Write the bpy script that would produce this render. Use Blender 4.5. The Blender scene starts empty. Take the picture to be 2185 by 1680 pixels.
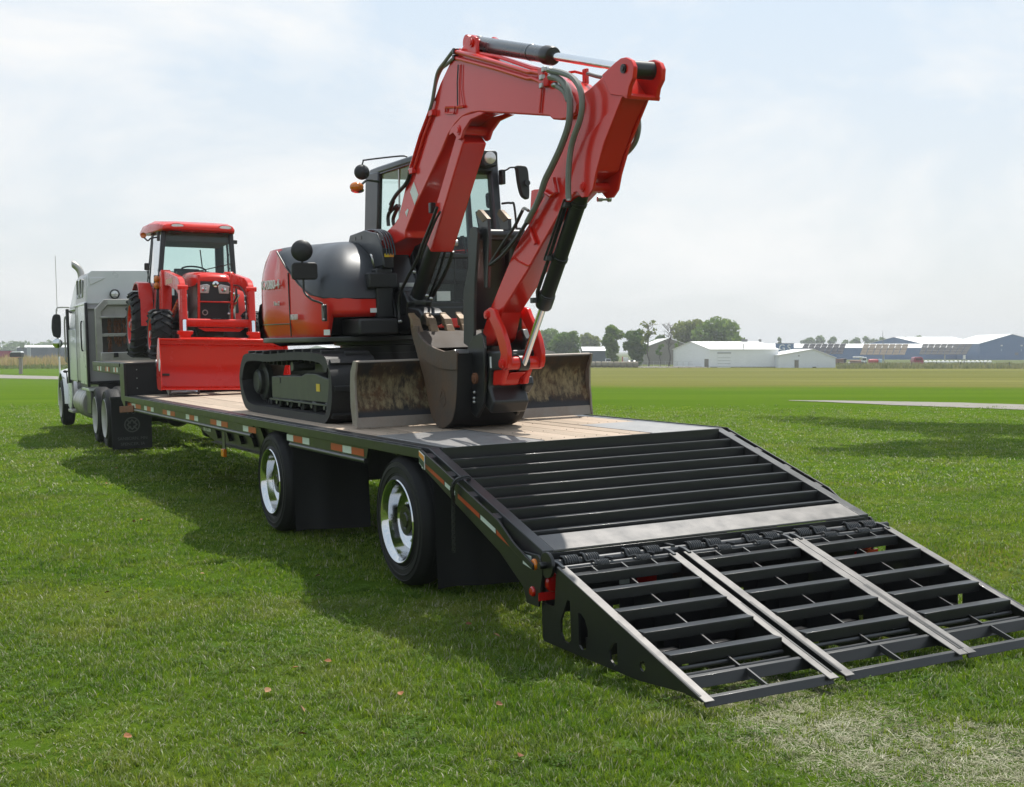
import bpy, bmesh, math, random
import numpy as np
from mathutils import Matrix, Vector, noise
from mathutils.geometry import tessellate_polygon
random.seed(7); np.random.seed(7)
R = math.radians
S = bpy.context.scene
COL = S.collection

# ------------------------------------------------------------------ camera, sky, sun, exposure
CAM = Vector((-3.5409, -8.1704, 1.6834)); YAW, PIT, FPX = -0.47704, -0.032513, 2772.1
Fd = Vector((-math.sin(YAW)*math.cos(PIT), math.cos(YAW)*math.cos(PIT), math.sin(PIT)))
Rd = Fd.cross(Vector((0, 0, 1))).normalized(); Ud = Rd.cross(Fd)
cd = bpy.data.cameras.new('camera'); cam = bpy.data.objects.new('camera', cd); COL.objects.link(cam)
cam.matrix_world = Matrix((( Rd.x, Ud.x, -Fd.x, CAM.x), (Rd.y, Ud.y, -Fd.y, CAM.y), (Rd.z, Ud.z, -Fd.z, CAM.z), (0, 0, 0, 1)))
cd.sensor_width = 36; cd.lens = 36*FPX/2185; cd.clip_start = .1; cd.clip_end = 6000
S.camera = cam
S.render.resolution_x, S.render.resolution_y = 1024, 787

SUNV = Vector((.40, .32, 1.0)).normalized()            # direction towards the sun
SUN_EL = math.asin(SUNV.z); SUN_AZ = math.atan2(SUNV.x, SUNV.y)
W = bpy.data.worlds.new('World'); S.world = W; W.use_nodes = True
nt = W.node_tree; nt.nodes.clear()
def N(nt, t, **k):
    n = nt.nodes.new(t)
    for a, b in k.items(): setattr(n, a, b)
    return n
sky = N(nt, 'ShaderNodeTexSky', sky_type='NISHITA', sun_disc=False, sun_elevation=SUN_EL, sun_rotation=SUN_AZ, altitude=200, air_density=1.0, dust_density=2.2, ozone_density=1.0)
tc = N(nt, 'ShaderNodeTexCoord')
mp = N(nt, 'ShaderNodeMapping'); mp.inputs['Scale'].default_value = (1, 1, 2.3)
n1 = N(nt, 'ShaderNodeTexNoise'); n1.inputs['Scale'].default_value = 4.2; n1.inputs['Detail'].default_value = 9; n1.inputs['Roughness'].default_value = .58; n1.inputs['Distortion'].default_value = .35
r1 = N(nt, 'ShaderNodeValToRGB'); r1.color_ramp.elements[0].position = .45; r1.color_ramp.elements[1].position = .70
K = 1/.11
def mixn(f, a, b):
    x = N(nt, 'ShaderNodeMix', data_type='RGBA')
    for i, q in ((0, f), (6, a), (7, b)):
        if isinstance(q, tuple): x.inputs[i].default_value = (q[0]*K, q[1]*K, q[2]*K, 1)
        elif isinstance(q, float): x.inputs[i].default_value = q
        else: nt.links.new(q, x.inputs[i])
    return x.outputs[2]
L = nt.links.new
sz_ = N(nt, 'ShaderNodeSeparateXYZ'); L(tc.outputs['Generated'], sz_.inputs[0])
el = N(nt, 'ShaderNodeMapRange'); el.interpolation_type = 'SMOOTHSTEP'; el.inputs['From Min'].default_value = 0; el.inputs['From Max'].default_value = .42; L(sz_.outputs[2], el.inputs['Value'])
L(tc.outputs['Generated'], mp.inputs['Vector']); L(mp.outputs[0], n1.inputs['Vector']); L(n1.outputs['Fac'], r1.inputs['Fac'])
hazec = mixn(el.outputs[0], (.80,.83,.84), (.655,.80,.94))      # humid summer sky: milky low down, pale blue above
veil = mixn(.82, sky.outputs[0], hazec)
cl = N(nt, 'ShaderNodeMath', operation='MULTIPLY'); L(r1.outputs['Color'], cl.inputs[0]); cl.inputs[1].default_value = .95
allc = mixn(cl.outputs[0], veil, (.905,.907,.90))
bg = N(nt, 'ShaderNodeBackground'); bg.inputs['Strength'].default_value = .121
wo = N(nt, 'ShaderNodeOutputWorld')
L(allc, bg.inputs['Color']); L(bg.outputs[0], wo.inputs['Surface'])
sd = bpy.data.lights.new('sun', 'SUN'); sd.energy = 5.0; sd.angle = R(.55); sd.color = (1, .955, .88)
so = bpy.data.objects.new('sun', sd); COL.objects.link(so); so.rotation_euler = SUNV.to_track_quat('Z', 'Y').to_euler(); so.location = (20, 16, 50)
S.view_settings.view_transform = 'Standard'; S.view_settings.look = 'None'; S.view_settings.exposure = 0; S.view_settings.gamma = 1; S.view_settings.use_curve_mapping = False
S.render.engine = 'CYCLES'
S.cycles.max_bounces = 8; S.cycles.transparent_max_bounces = 24; S.cycles.volume_bounces = 0
S.cycles.use_denoising = True; S.cycles.caustics_reflective = False; S.cycles.caustics_refractive = False; S.cycles.sample_clamp_indirect = 6

# ------------------------------------------------------------------ frames and measuring helpers
T_ROLL, T_PITCH = -0.029427, 0.003939
TRF = Matrix.Rotation(T_PITCH, 4, 'X') @ Matrix.Rotation(T_ROLL, 4, 'Y')   # the rig stands on a gentle cross slope
TRI = TRF.inverted()
WF = Matrix.Identity(4)
def ray(x, y): return Fd + ((x-1092.5)*Rd - (y-840)*Ud)/FPX
def on(x, y, axis, val, fr=None):
    """Point where the sight line meets a plane of the given frame."""
    o, d = CAM.copy(), ray(x, y)
    inv = (fr or TRF).inverted()
    o = inv @ o; d = inv.to_3x3() @ d
    return o + d*((val-o[axis])/d[axis])
def YZ(x, pts): return [tuple(on(a, b, 0, x)[1:3]) for a, b in pts]
def XZ(y, pts, fr=None): return [(p[0], p[2]) for p in (on(a, b, 1, y, fr) for a, b in pts)]
def at(x, y, depth): return CAM + ray(x, y)*depth
def zc(z, pts):                                                       # crop coordinates to picture coordinates
    return [((z[0]+a/z[2])/1.44757, (z[1]+b/z[2])/1.44757) for a, b in pts]

# ------------------------------------------------------------------ mesh builder
class G:
    def __init__(s): s.v = []; s.f = []
    def add(s, vs, fs):
        o = len(s.v); s.v += [tuple(v) for v in vs]; s.f += [tuple(i+o for i in f) for f in fs]; return s
    def box(s, x0, x1, y0, y1, z0, z1):
        return s.add([(x0,y0,z0),(x1,y0,z0),(x1,y1,z0),(x0,y1,z0),(x0,y0,z1),(x1,y0,z1),(x1,y1,z1),(x0,y1,z1)],
                     [(0,3,2,1),(4,5,6,7),(0,1,5,4),(1,2,6,5),(2,3,7,6),(3,0,4,7)])
    def cbox(s, c, d, rot=None):
        hx, hy, hz = d[0]/2, d[1]/2, d[2]/2; vs = []
        for z in (-hz, hz):
            for x, y in ((-hx,-hy),(hx,-hy),(hx,hy),(-hx,hy)):
                v = Vector((x, y, z))
                if rot is not None: v = rot @ v
                vs.append(v+Vector(c))
        return s.add(vs, [(0,3,2,1),(4,5,6,7),(0,1,5,4),(1,2,6,5),(2,3,7,6),(3,0,4,7)])
    def beam(s, p0, p1, w, h, up=(0,0,1), w1=None, h1=None):
        p0, p1, up = Vector(p0), Vector(p1), Vector(up); d = (p1-p0).normalized(); a = d.cross(up)
        if a.length < 1e-4: a = d.cross(Vector((1,0,0)))
        a.normalize(); b = a.cross(d); w1 = w if w1 is None else w1; h1 = h if h1 is None else h1; vs = []
        for p, ww, hh in ((p0,w,h),(p1,w1,h1)):
            for i, j in ((-1,-1),(1,-1),(1,1),(-1,1)): vs.append(p+a*(i*ww/2)+b*(j*hh/2))
        return s.add(vs, [(0,3,2,1),(4,5,6,7),(0,1,5,4),(1,2,6,5),(2,3,7,6),(3,0,4,7)])
    def prism(s, poly, axis, a, b, holes=()):
        loops = [list(poly)]+[list(h) for h in holes]
        def P(q, t): return {'x': (t,q[0],q[1]), 'y': (q[0],t,q[1]), 'z': (q[0],q[1],t)}[axis]
        flat = [q for l in loops for q in l]; n = len(flat)
        tri = tessellate_polygon([[Vector((q[0],q[1],0)) for q in l] for l in loops])
        fs = [tuple(t) for t in tri]+[tuple(i+n for i in reversed(t)) for t in tri]
        if not holes: fs = [tuple(range(n-1,-1,-1)), tuple(range(n,2*n))]
        k = 0
        for l in loops:
            m = len(l)
            for i in range(m):
                j = (i+1) % m; fs.append((k+i, k+j, n+k+j, n+k+i))
            k += m
        return s.add([P(q,a) for q in flat]+[P(q,b) for q in flat], fs)
    def loft(s, rings, closed=True, caps=True):
        n = len(rings[0]); vs = [v for r in rings for v in r]; fs = []
        for k in range(len(rings)-1):
            for i in range(n if closed else n-1):
                j = (i+1) % n; fs.append((k*n+i, k*n+j, (k+1)*n+j, (k+1)*n+i))
        if caps and closed: fs += [tuple(range(n-1,-1,-1)), tuple(range((len(rings)-1)*n, len(rings)*n))]
        return s.add(vs, fs)
    def tube(s, pts, r, n=8, caps=True):
        pts = [Vector(p) for p in pts]; rings = []; a = None
        rr = r if isinstance(r, (list, tuple)) else [r]*len(pts)
        for i, p in enumerate(pts):
            d = (pts[min(i+1,len(pts)-1)]-pts[max(i-1,0)]).normalized()
            if a is None: a = d.orthogonal().normalized()
            else:
                a = a-d*a.dot(d)
                a = a.normalized() if a.length > 1e-6 else d.orthogonal().normalized()
            b = d.cross(a)
            rings.append([p+(a*math.cos(2*math.pi*k/n)+b*math.sin(2*math.pi*k/n))*rr[i] for k in range(n)])
        return s.loft(rings, True, caps)
    def cyl(s, p0, p1, r0, r1=None, n=16): return s.tube([p0,p1], [r0, r0 if r1 is None else r1], n)
    def lathe(s, o, d, prof, n=32):
        o, d = Vector(o), Vector(d).normalized(); a = d.orthogonal().normalized(); b = d.cross(a)
        rings = [[o+d*h+(a*math.cos(2*math.pi*k/n)+b*math.sin(2*math.pi*k/n))*max(r,1e-4) for k in range(n)] for r, h in prof]
        return s.loft(rings, True, False)
    def ball(s, c, r, nu=12, nv=8):
        r = (r,r,r) if not isinstance(r, (tuple,list)) else r
        rings = [[(c[0]+r[0]*math.sin(math.pi*max(min(j/nv,.999),.001))*math.cos(2*math.pi*i/nu), c[1]+r[1]*math.sin(math.pi*max(min(j/nv,.999),.001))*math.sin(2*math.pi*i/nu), c[2]+r[2]*math.cos(math.pi*j/nv)) for i in range(nu)] for j in range(nv+1)]
        return s.loft(rings, True, True)
def smooth(pts, k=4):
    """Catmull-Rom through the points."""
    pts = [Vector(p) for p in pts]; out = []
    for i in range(len(pts)-1):
        p0, p1, p2, p3 = pts[max(i-1,0)], pts[i], pts[i+1], pts[min(i+2,len(pts)-1)]
        for j in range(k):
            t = j/k; out.append(.5*((2*p1)+(p2-p0)*t+(2*p0-5*p1+4*p2-p3)*t*t+(3*p1-p0-3*p2+p3)*t**3))
    return out+[pts[-1]]
def smooth2(pts, k=4): return [(p.x, p.y) for p in smooth([(a,b,0) for a,b in pts], k)]
def circ(c, r, n=20, a0=0, a1=360): return [(c[0]+r*math.cos(R(a0+(a1-a0)*i/n)), c[1]+r*math.sin(R(a0+(a1-a0)*i/n))) for i in range(n if a1-a0 == 360 else n+1)]
def rrect(x0, x1, y0, y1, r, n=4):
    o = []
    for cx, cy, a in ((x1-r,y0+r,-90),(x1-r,y1-r,0),(x0+r,y1-r,90),(x0+r,y0+r,180)): o += circ((cx,cy), r, n, a, a+90)
    return o

ORG = {}
def build(name, g, m, origin=(0,0,0), sm=35):
    me = bpy.data.meshes.new(name); o = Vector(origin)
    me.from_pydata([tuple(Vector(v)-o) for v in g.v], [], g.f); me.update()
    bm = bmesh.new(); bm.from_mesh(me); bmesh.ops.recalc_face_normals(bm, faces=bm.faces); bm.to_mesh(me); bm.free()
    if sm: me.shade_smooth(); me.set_sharp_from_angle(angle=R(sm))
    if m: me.materials.append(m)
    return me
def link(name, me, parent=None, loc=None, bevel=0):
    o = bpy.data.objects.new(name, me); COL.objects.link(o)
    if parent is not None: o.parent = parent; ORG[o] = ORG.get(parent, Vector((0,0,0)))
    if loc is not None: o.location = loc
    if bevel:
        b = o.modifiers.new('bevel', 'BEVEL'); b.width = bevel; b.segments = 2; b.limit_method = 'ANGLE'; b.angle_limit = R(32); b.use_clamp_overlap = True
    return o
def part(name, g, m, parent, bevel=0, sm=35, label=None):
    o = link(name, build(name, g, m, ORG[parent], sm), parent, None, bevel)
    if label: o['label'] = label
    return o
def tag(o, label=None, cat=None, group=None, kind=None):
    for k, v in (('label',label),('category',cat),('group',group),('kind',kind)):
        if v: o[k] = v
    return o
def thing(name, label, cat, origin=(0,0,0), fr=None, group=None):
    o = bpy.data.objects.new(name, None); COL.objects.link(o); o.empty_display_size = .2
    o.matrix_basis = (fr or WF) @ Matrix.Translation(origin); ORG[o] = Vector(origin)
    return tag(o, label, cat, group)
def single(name, g, m, label, cat, origin=(0,0,0), fr=None, group=None, bevel=0, sm=35):
    o = link(name, build(name, g, m, origin, sm), None, None, bevel); o.matrix_basis = (fr or WF) @ Matrix.Translation(origin)
    return tag(o, label, cat, group)
def struct(name, g, m, sm=35): return tag(link(name, build(name, g, m, (0,0,0), sm)), kind='structure')
def copytree(o, parent=None):
    c = o.copy(); COL.objects.link(c)
    if parent is not None: c.parent = parent
    for ch in o.children: copytree(ch, c)
    return c
def text(name, body, size, m, parent, mat4, ext=.001, align='CENTER'):
    cu = bpy.data.curves.new(name, 'FONT'); cu.body = body; cu.size = size; cu.extrude = ext; cu.align_x = align; cu.resolution_u = 4
    tmp = bpy.data.objects.new(name, cu); me = bpy.data.meshes.new_from_object(tmp); bpy.data.objects.remove(tmp); bpy.data.curves.remove(cu)
    me.name = name; me.materials.clear(); me.materials.append(m)
    o = bpy.data.objects.new(name, me); COL.objects.link(o); o.parent = parent
    o.matrix_local = Matrix.Translation(-ORG[parent]) @ mat4; ORG[o] = ORG[parent]
    return o
def basis(o, x, y):
    """Matrix with local x along x and local y along y at o (for lettering)."""
    x = Vector(x).normalized(); z = x.cross(Vector(y)).normalized(); y = z.cross(x)
    return Matrix(((x.x,y.x,z.x,o[0]),(x.y,y.y,z.y,o[1]),(x.z,y.z,z.z,o[2]),(0,0,0,1)))

# ------------------------------------------------------------------ materials
def mat(name, col, rough=.5, metal=0., var=.12, vs=3., coat=0., dirt=0., dcol=(.16,.13,.09), ds=6., bump=0., bs=60., spec=.5, rvar=.12, stretch=None):
    m = bpy.data.materials.new(name); m.use_nodes = True; t = m.node_tree; b = t.nodes['Principled BSDF']; l = t.links.new
    b.inputs['Roughness'].default_value = rough; b.inputs['Metallic'].default_value = metal; b.inputs['Specular IOR Level'].default_value = spec
    b.inputs['Coat Weight'].default_value = coat; b.inputs['Coat Roughness'].default_value = .08
    c = N(t, 'ShaderNodeTexCoord'); vec = c.outputs['Object']
    if stretch:
        mpn = N(t, 'ShaderNodeMapping'); mpn.inputs['Scale'].default_value = stretch; l(vec, mpn.inputs['Vector']); vec = mpn.outputs[0]
    n = N(t, 'ShaderNodeTexNoise'); n.inputs['Scale'].default_value = vs; n.inputs['Detail'].default_value = 6; n.inputs['Roughness'].default_value = .6; l(vec, n.inputs['Vector'])
    x = N(t, 'ShaderNodeMix', data_type='RGBA'); l(n.outputs['Fac'], x.inputs[0])
    x.inputs[6].default_value = (*[max(0, q*(1-var*1.6)) for q in col], 1); x.inputs[7].default_value = (*[min(1, q*(1+var*1.6)) for q in col], 1)
    last = x.outputs[2]
    if dirt:
        n2 = N(t, 'ShaderNodeTexNoise'); n2.inputs['Scale'].default_value = ds; n2.inputs['Detail'].default_value = 8; n2.inputs['Roughness'].default_value = .7; l(vec, n2.inputs['Vector'])
        rp = N(t, 'ShaderNodeMapRange'); rp.inputs['From Min'].default_value = .62-.3*dirt; rp.inputs['From Max'].default_value = .80; rp.inputs['To Max'].default_value = min(1, dirt*1.3); l(n2.outputs['Fac'], rp.inputs['Value'])
        x2 = N(t, 'ShaderNodeMix', data_type='RGBA'); l(rp.outputs[0], x2.inputs[0]); l(last, x2.inputs[6]); x2.inputs[7].default_value = (*dcol, 1); last = x2.outputs[2]
    l(last, b.inputs['Base Color'])
    if rvar:
        rr = N(t, 'ShaderNodeMapRange'); rr.inputs['To Min'].default_value = max(.02, rough-rvar); rr.inputs['To Max'].default_value = min(1, rough+rvar); l(n.outputs['Fac'], rr.inputs['Value']); l(rr.outputs[0], b.inputs['Roughness'])
    if bump:
        n3 = N(t, 'ShaderNodeTexNoise'); n3.inputs['Scale'].default_value = bs; n3.inputs['Detail'].default_value = 5; l(vec, n3.inputs['Vector'])
        bp = N(t, 'ShaderNodeBump'); bp.inputs['Strength'].default_value = bump; bp.inputs['Distance'].default_value = .01; l(n3.outputs['Fac'], bp.inputs['Height']); l(bp.outputs[0], b.inputs['Normal'])
    return m
def glassmat(name, tint, rough=.02, dark=0.):
    m = bpy.data.materials.new(name); m.use_nodes = True; t = m.node_tree; t.nodes.clear(); l = t.links.new
    o = N(t, 'ShaderNodeOutputMaterial'); tr = N(t, 'ShaderNodeBsdfTransparent'); tr.inputs[0].default_value = (*tint, 1)
    gl = N(t, 'ShaderNodeBsdfGlossy'); gl.inputs['Roughness'].default_value = rough
    fr = N(t, 'ShaderNodeFresnel'); fr.inputs['IOR'].default_value = 1.45; mi = N(t, 'ShaderNodeMixShader')
    l(fr.outputs[0], mi.inputs[0]); l(tr.outputs[0], mi.inputs[1]); l(gl.outputs[0], mi.inputs[2]); l(mi.outputs[0], o.inputs['Surface'])
    return m
M = {}
M['exred'] = mat('excavator_red_paint', (.66,.021,.012), .20, 0, .05, 2, .28, .03, (.34,.12,.08), 5, rvar=.06, spec=.32)
M['trred'] = mat('tractor_red_paint', (.62,.018,.007), .26, 0, .05, 2, .16, spec=.26)
M['graphite'] = mat('graphite_paint', (.019,.022,.028), .40, .2, .08, 3, .1, spec=.75)
M['black'] = mat('black_paint', (.009,.009,.010), .38, 0, .2, 5, .15, .1, (.06,.052,.04), 7)
M['blackpl'] = mat('black_plastic', (.014,.014,.015), .5, 0, .15, 6, bump=.1, bs=200)
M['railworn'] = mat('worn_steel_rail', (.125,.12,.116), .40, .5, .3, 9, .1, .2, (.2,.18,.16), 8)
M['rubber'] = mat('rubber', (.016,.016,.0165), .72, 0, .25, 5, 0, .22, (.075,.066,.052), 9, bump=.15, bs=90)
M['rubberclean'] = mat('clean_rubber', (.008,.008,.0085), .62, 0, .2, 6, 0, .1, (.03,.028,.024), 12, bump=.1, bs=120, spec=.3)
M['trail'] = mat('trailer_paint', (.010,.0108,.0112), .34, 0, .15, 4, .08, .08, (.07,.065,.055), 10)
M['trailtop'] = mat('trailer_worn_top', (.05,.051,.053), .36, .45, .22, 7, .1, .2, (.12,.11,.1), 9)
M['flap'] = mat('mud_flap_rubber', (.006,.0065,.008), .6, 0, .15, 4, bump=.06, bs=60)
M['chrome'] = mat('polished_aluminium', (.62,.63,.64), .10, 1, .03, 5, rvar=.03)
M['rod'] = mat('chromed_rod', (.78,.79,.80), .12, 1, .04, 9, rvar=.05)
M['steel'] = mat('bare_steel', (.42,.42,.41), .36, 1, .12, 8)
M['alu'] = mat('ribbed_aluminium', (.70,.71,.72), .33, 1, .1, 10)
M['dcyl'] = mat('grey_cylinder_paint', (.045,.052,.06), .28, .2, .08, 4, .4)
M['hose'] = mat('hose_rubber', (.17,.178,.16), .5, 0, .2, 14, 0, .2, (.17,.17,.15), 20)
M['hoseblk'] = mat('black_hose', (.012,.012,.012), .45, 0, .2, 14)
M['amber'] = mat('amber_lens', (.62,.17,.01), .18, 0, .05, 10, .5)
M['redlens'] = mat('red_lens', (.42,.008,.006), .16, 0, .05, 10, .5)
M['tapered'] = mat('red_reflective_tape', (.46,.055,.018), .35, 0, .12, 40)
M['tapewhite'] = mat('white_reflective_tape', (.62,.68,.64), .35, 0, .06, 40)
M['white'] = mat('white_decal', (.74,.74,.72), .4, 0, .05, 20)
M['yellow'] = mat('yellow_decal', (.70,.48,.02), .4, 0, .05, 20)
M['orange'] = mat('orange_decal', (.72,.28,.03), .4, 0, .05, 20)
M['lens'] = mat('clear_lamp_lens', (.62,.62,.60), .12, .35, .25, 30, .8)
M['mirror'] = mat('mirror_glass', (.55,.58,.6), .04, 1, .02, 3, rvar=.01)
M['glass'] = glassmat('tinted_window', (.76,.90,.87))
M['glassdk'] = glassmat('tinted_window_rear', (.83,.93,.91))
M['seat'] = mat('seat_fabric', (.03,.033,.036), .8, 0, .15, 12)
M['truckpaint'] = mat('pale_grey_truck_paint', (.68,.675,.69), .30, .1, .07, 2, .4, .1, (.3,.28,.24), 4)
M['truckgrey'] = mat('grey_truck_panel', (.37,.355,.36), .38, .1, .1, 3, .2, .2, (.17,.14,.11), 4)
M['weatheralu'] = mat('weathered_aluminium', (.40,.385,.36), .45, .75, .2, 6, 0, .25, (.14,.12,.10), 5)
M['rust'] = mat('rust', (.16,.062,.028), .8, 0, .45, 9, 0, .4, (.05,.025,.015), 14, bump=.3, bs=40)
M['tread'] = mat('deck_tread_plate', (.27,.265,.26), .46, .25, .2, 8, .1, .35, (.22,.19,.15), 6, bump=.25, bs=160)
# ------------------------------------------------------------------ ground
def sstep(a, b, x):
    t = min(1, max(0, (x-a)/(b-a))); return t*t*(3-2*t)
FX = Vector((Fd.x, Fd.y, 0)).normalized(); RX = Vector((FX.y, -FX.x, 0))
def tz(x, y):
    d = math.hypot(x-1, y-5); f = math.exp(-(max(0, d-16)/16)**2)
    z = (-.035+.0294*x*math.exp(-((x-1.3)/6)**2)+.0039*y)*f
    D = math.hypot(x-CAM.x, y-CAM.y)
    return z - 1.0*sstep(45, 130, D) + .03*noise.noise((x*.11, y*.11, 0))*min(1, max(0, (D-25)/30))
def gp(px, py):
    """Picture point -> point on the ground."""
    d = ray(px, py); t = 5.
    for _ in range(60):
        p = CAM+d*t; dz = p.z-tz(p.x, p.y)
        t += dz/max(.004, -d.z)*.7
        t = min(max(t, 1), 2500)
    p = CAM+d*t; return Vector((p.x, p.y, tz(p.x, p.y)))
def gd(px, depth, dz=0):
    """Ground point under picture column px at a depth."""
    d = ray(px, 750); p = CAM+d*depth; return Vector((p.x, p.y, tz(p.x, p.y)+dz))
g = G(); NA = 240; rad = [.01]+[.6*1.055**i for i in range(160)]
for r in rad:
    for k in range(NA):
        a = 2*math.pi*k/NA; x, y = CAM.x+r*math.cos(a), CAM.y+r*math.sin(a); g.v.append((x, y, tz(x, y)))
for i in range(len(rad)-1):
    for k in range(NA):
        j = (k+1) % NA; g.f.append((i*NA+k, i*NA+j, (i+1)*NA+j, (i+1)*NA+k))
# ground colours: short lawn near, drier mown field beyond the path
gm = bpy.data.materials.new('lawn_ground'); gm.use_nodes = True; t = gm.node_tree; b = t.nodes['Principled BSDF']; l = t.links.new
b.inputs['Roughness'].default_value = .95; b.inputs['Specular IOR Level'].default_value = .0
geo = N(t, 'ShaderNodeNewGeometry')
def vmath(op, a, v):
    n = N(t, 'ShaderNodeVectorMath', operation=op); l(a, n.inputs[0]); n.inputs[1].default_value = v; return n
rel = vmath('SUBTRACT', geo.outputs['Position'], tuple(CAM))
dep = vmath('DOT_PRODUCT', rel.outputs[0], tuple(FX)).outputs['Value']; lat = vmath('DOT_PRODUCT', rel.outputs[0], tuple(RX)).outputs['Value']
def noi(scale, detail=6, vec=None, sc=None, rough=.6):
    n = N(t, 'ShaderNodeTexNoise'); n.inputs['Scale'].default_value = scale; n.inputs['Detail'].default_value = detail; n.inputs['Roughness'].default_value = rough
    v = vec or geo.outputs['Position']
    if sc: m_ = N(t, 'ShaderNodeMapping'); m_.inputs['Scale'].default_value = sc; l(v, m_.inputs[0]); v = m_.outputs[0]
    l(v, n.inputs['Vector']); return n.outputs['Fac']
def mixc(f, a, bb):
    x = N(t, 'ShaderNodeMix', data_type='RGBA'); l(f, x.inputs[0]) if not isinstance(f, float) else setattr(x.inputs[0], 'default_value', f)
    for s_, q in ((x.inputs[6], a), (x.inputs[7], bb)):
        if isinstance(q, tuple): s_.default_value = (*q, 1)
        else: l(q, s_)
    return x.outputs[2]
def rng(v, a, bb, c=0., d=1., sm=False):
    n = N(t, 'ShaderNodeMapRange'); n.interpolation_type = 'SMOOTHSTEP' if sm else 'LINEAR'
    for nm, q in (('From Min',a),('From Max',bb),('To Min',c),('To Max',d)): n.inputs[nm].default_value = q
    l(v, n.inputs['Value']); return n.outputs[0]
def madd(a, k, bb):
    n = N(t, 'ShaderNodeMath', operation='MULTIPLY_ADD'); l(a, n.inputs[0]); n.inputs[1].default_value = k; l(bb, n.inputs[2]); return n.outputs[0]
cv = N(t, 'ShaderNodeCombineXYZ'); l(dep, cv.inputs[0]); l(lat, cv.inputs[1]); fv = cv.outputs[0]
near = mixc(rng(noi(1.3, 8), .35, .68), (.046,.095,.010), (.088,.142,.016))
near = mixc(rng(noi(55, 4), .38, .72), near, (.068,.118,.013))
near = mixc(rng(noi(.32, 5), .50, .72), near, (.125,.128,.030))
mid = mixc(rng(noi(.5, 7, fv, (.5,.12,1)), .35, .7), (.066,.125,.009), (.095,.150,.014))
tan = mixc(rng(noi(.35, 7, fv, (.9,.03,1)), .38, .62), (.098,.108,.022), (.185,.178,.052))
tan = mixc(rng(noi(.3, 4, fv, (1,.06,1)), .6, .72), tan, (.085,.125,.018))
edge = madd(noi(.08, 3, fv, (.2,1,1)), 16., dep)
c1 = mixc(rng(madd(noi(.4, 3), 8., dep), 16, 34, sm=True), near, mid)
tm = N(t, 'ShaderNodeMath', operation='MULTIPLY'); l(rng(edge, 62, 92, sm=True), tm.inputs[0]); l(rng(madd(noi(.05, 3), 14., lat), -2, 14, sm=True), tm.inputs[1]); c2 = mixc(tm.outputs[0], c1, tan)
c2 = mixc(rng(dep, 215, 240, sm=True), c2, (.11,.13,.05))
l(c2, b.inputs['Base Color'])
bp = N(t, 'ShaderNodeBump'); bp.inputs['Strength'].default_value = .8; bp.inputs['Distance'].default_value = .05; l(noi(9, 9, rough=.75), bp.inputs['Height']); l(bp.outputs[0], b.inputs['Normal'])
M['ground'] = gm
struct('ground', g, gm)

# gravel path that crosses the lawn behind the rig
M['gravel'] = mat('gravel', (.225,.205,.178), .95, 0, .22, 1.5, 0, .3, (.3,.28,.22), 4, bump=.8, bs=25)
def path(top, bot, dz):
    g = G(); A = [gp(*p) for p in top]; B = [gp(*p) for p in bot]; k = 0
    rows = []
    for a, c in zip(A, B): rows.append((a, c))
    out = []
    for (a, c), (a2, c2) in zip(rows, rows[1:]):
        n = 8
        for i in range(n):
            f = i/n; out.append((a.lerp(a2, f), c.lerp(c2, f)))
    out.append(rows[-1])
    for a, c in out:
        ja, jc = random.uniform(-.12, .12), random.uniform(-.10, .10)
        a = a+FX*ja; c = c+FX*jc
        for f in (0, .33, .67, 1): q = a.lerp(c, f); g.v.append((q.x, q.y, tz(q.x, q.y)+dz))
    for i in range(len(out)-1):
        for j in range(3): g.f.append((i*4+j, i*4+j+1, i*4+j+5, i*4+j+4))
    return g
struct('gravel_path', path([(1682,855.0),(1760,855.4),(1900,857.5),(2040,860),(2185,864.5),(2420,871),(2800,880)], [(1682,855.6),(1760,858.5),(1900,865),(2040,870),(2185,875.5),(2420,884),(2800,896)], .014), M['gravel'])
struct('gravel_path', path([(-420,795),(-150,798),(0,800),(62,802),(122,803.5),(200,805),(300,806)], [(-420,803),(-150,806),(0,807.6),(62,808.8),(122,810),(200,811),(300,812)], .016), M['gravel'])
# ------------------------------------------------------------------ step deck trailer (rig frame: x right, y forward, z up)
WD, HD = 2.59, 1.0205
LFR = 10.4
tr = thing('flatbed_trailer', 'black step deck trailer with wooden deck, beavertail and lowered ramps', 'trailer', (1.295, 5, 0), TRF)
# deck: long boards, with tread plate over the rear axle
wood = mat('weathered_deck_wood', (.43,.335,.25), .75, 0, .2, 3.2, 0, .35, (.25,.19,.14), 5, bump=.35, bs=14, stretch=(9,.55,9))
wood2 = mat('weathered_deck_wood_dark', (.37,.29,.215), .78, 0, .22, 3.0, 0, .4, (.22,.17,.12), 5, bump=.35, bs=14, stretch=(9,.55,9))
edges = [.165+.19*i for i in range(13)]; edges[-1] = 2.43
for i in range(12):
    a, c = edges[i]+.002, edges[i+1]-.002
    if i == 8: c = 1.843
    if i == 9: a = 1.853
    y0 = 1.235 if c < .95 else (-.06 if c < 1.85 else 1.02)
    joints = sorted([y0, LFR-.02]+[y0+q for q in ([3.7] if i % 2 else [5.6])])
    for j in range(len(joints)-1):
        gq = G().box(a, c, joints[j]+.002, joints[j+1]-.002, HD-.045, HD+random.uniform(-.002,.002))
        part('deck_plank', gq, wood if random.random() < .6 else wood2, tr, .003)
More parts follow.
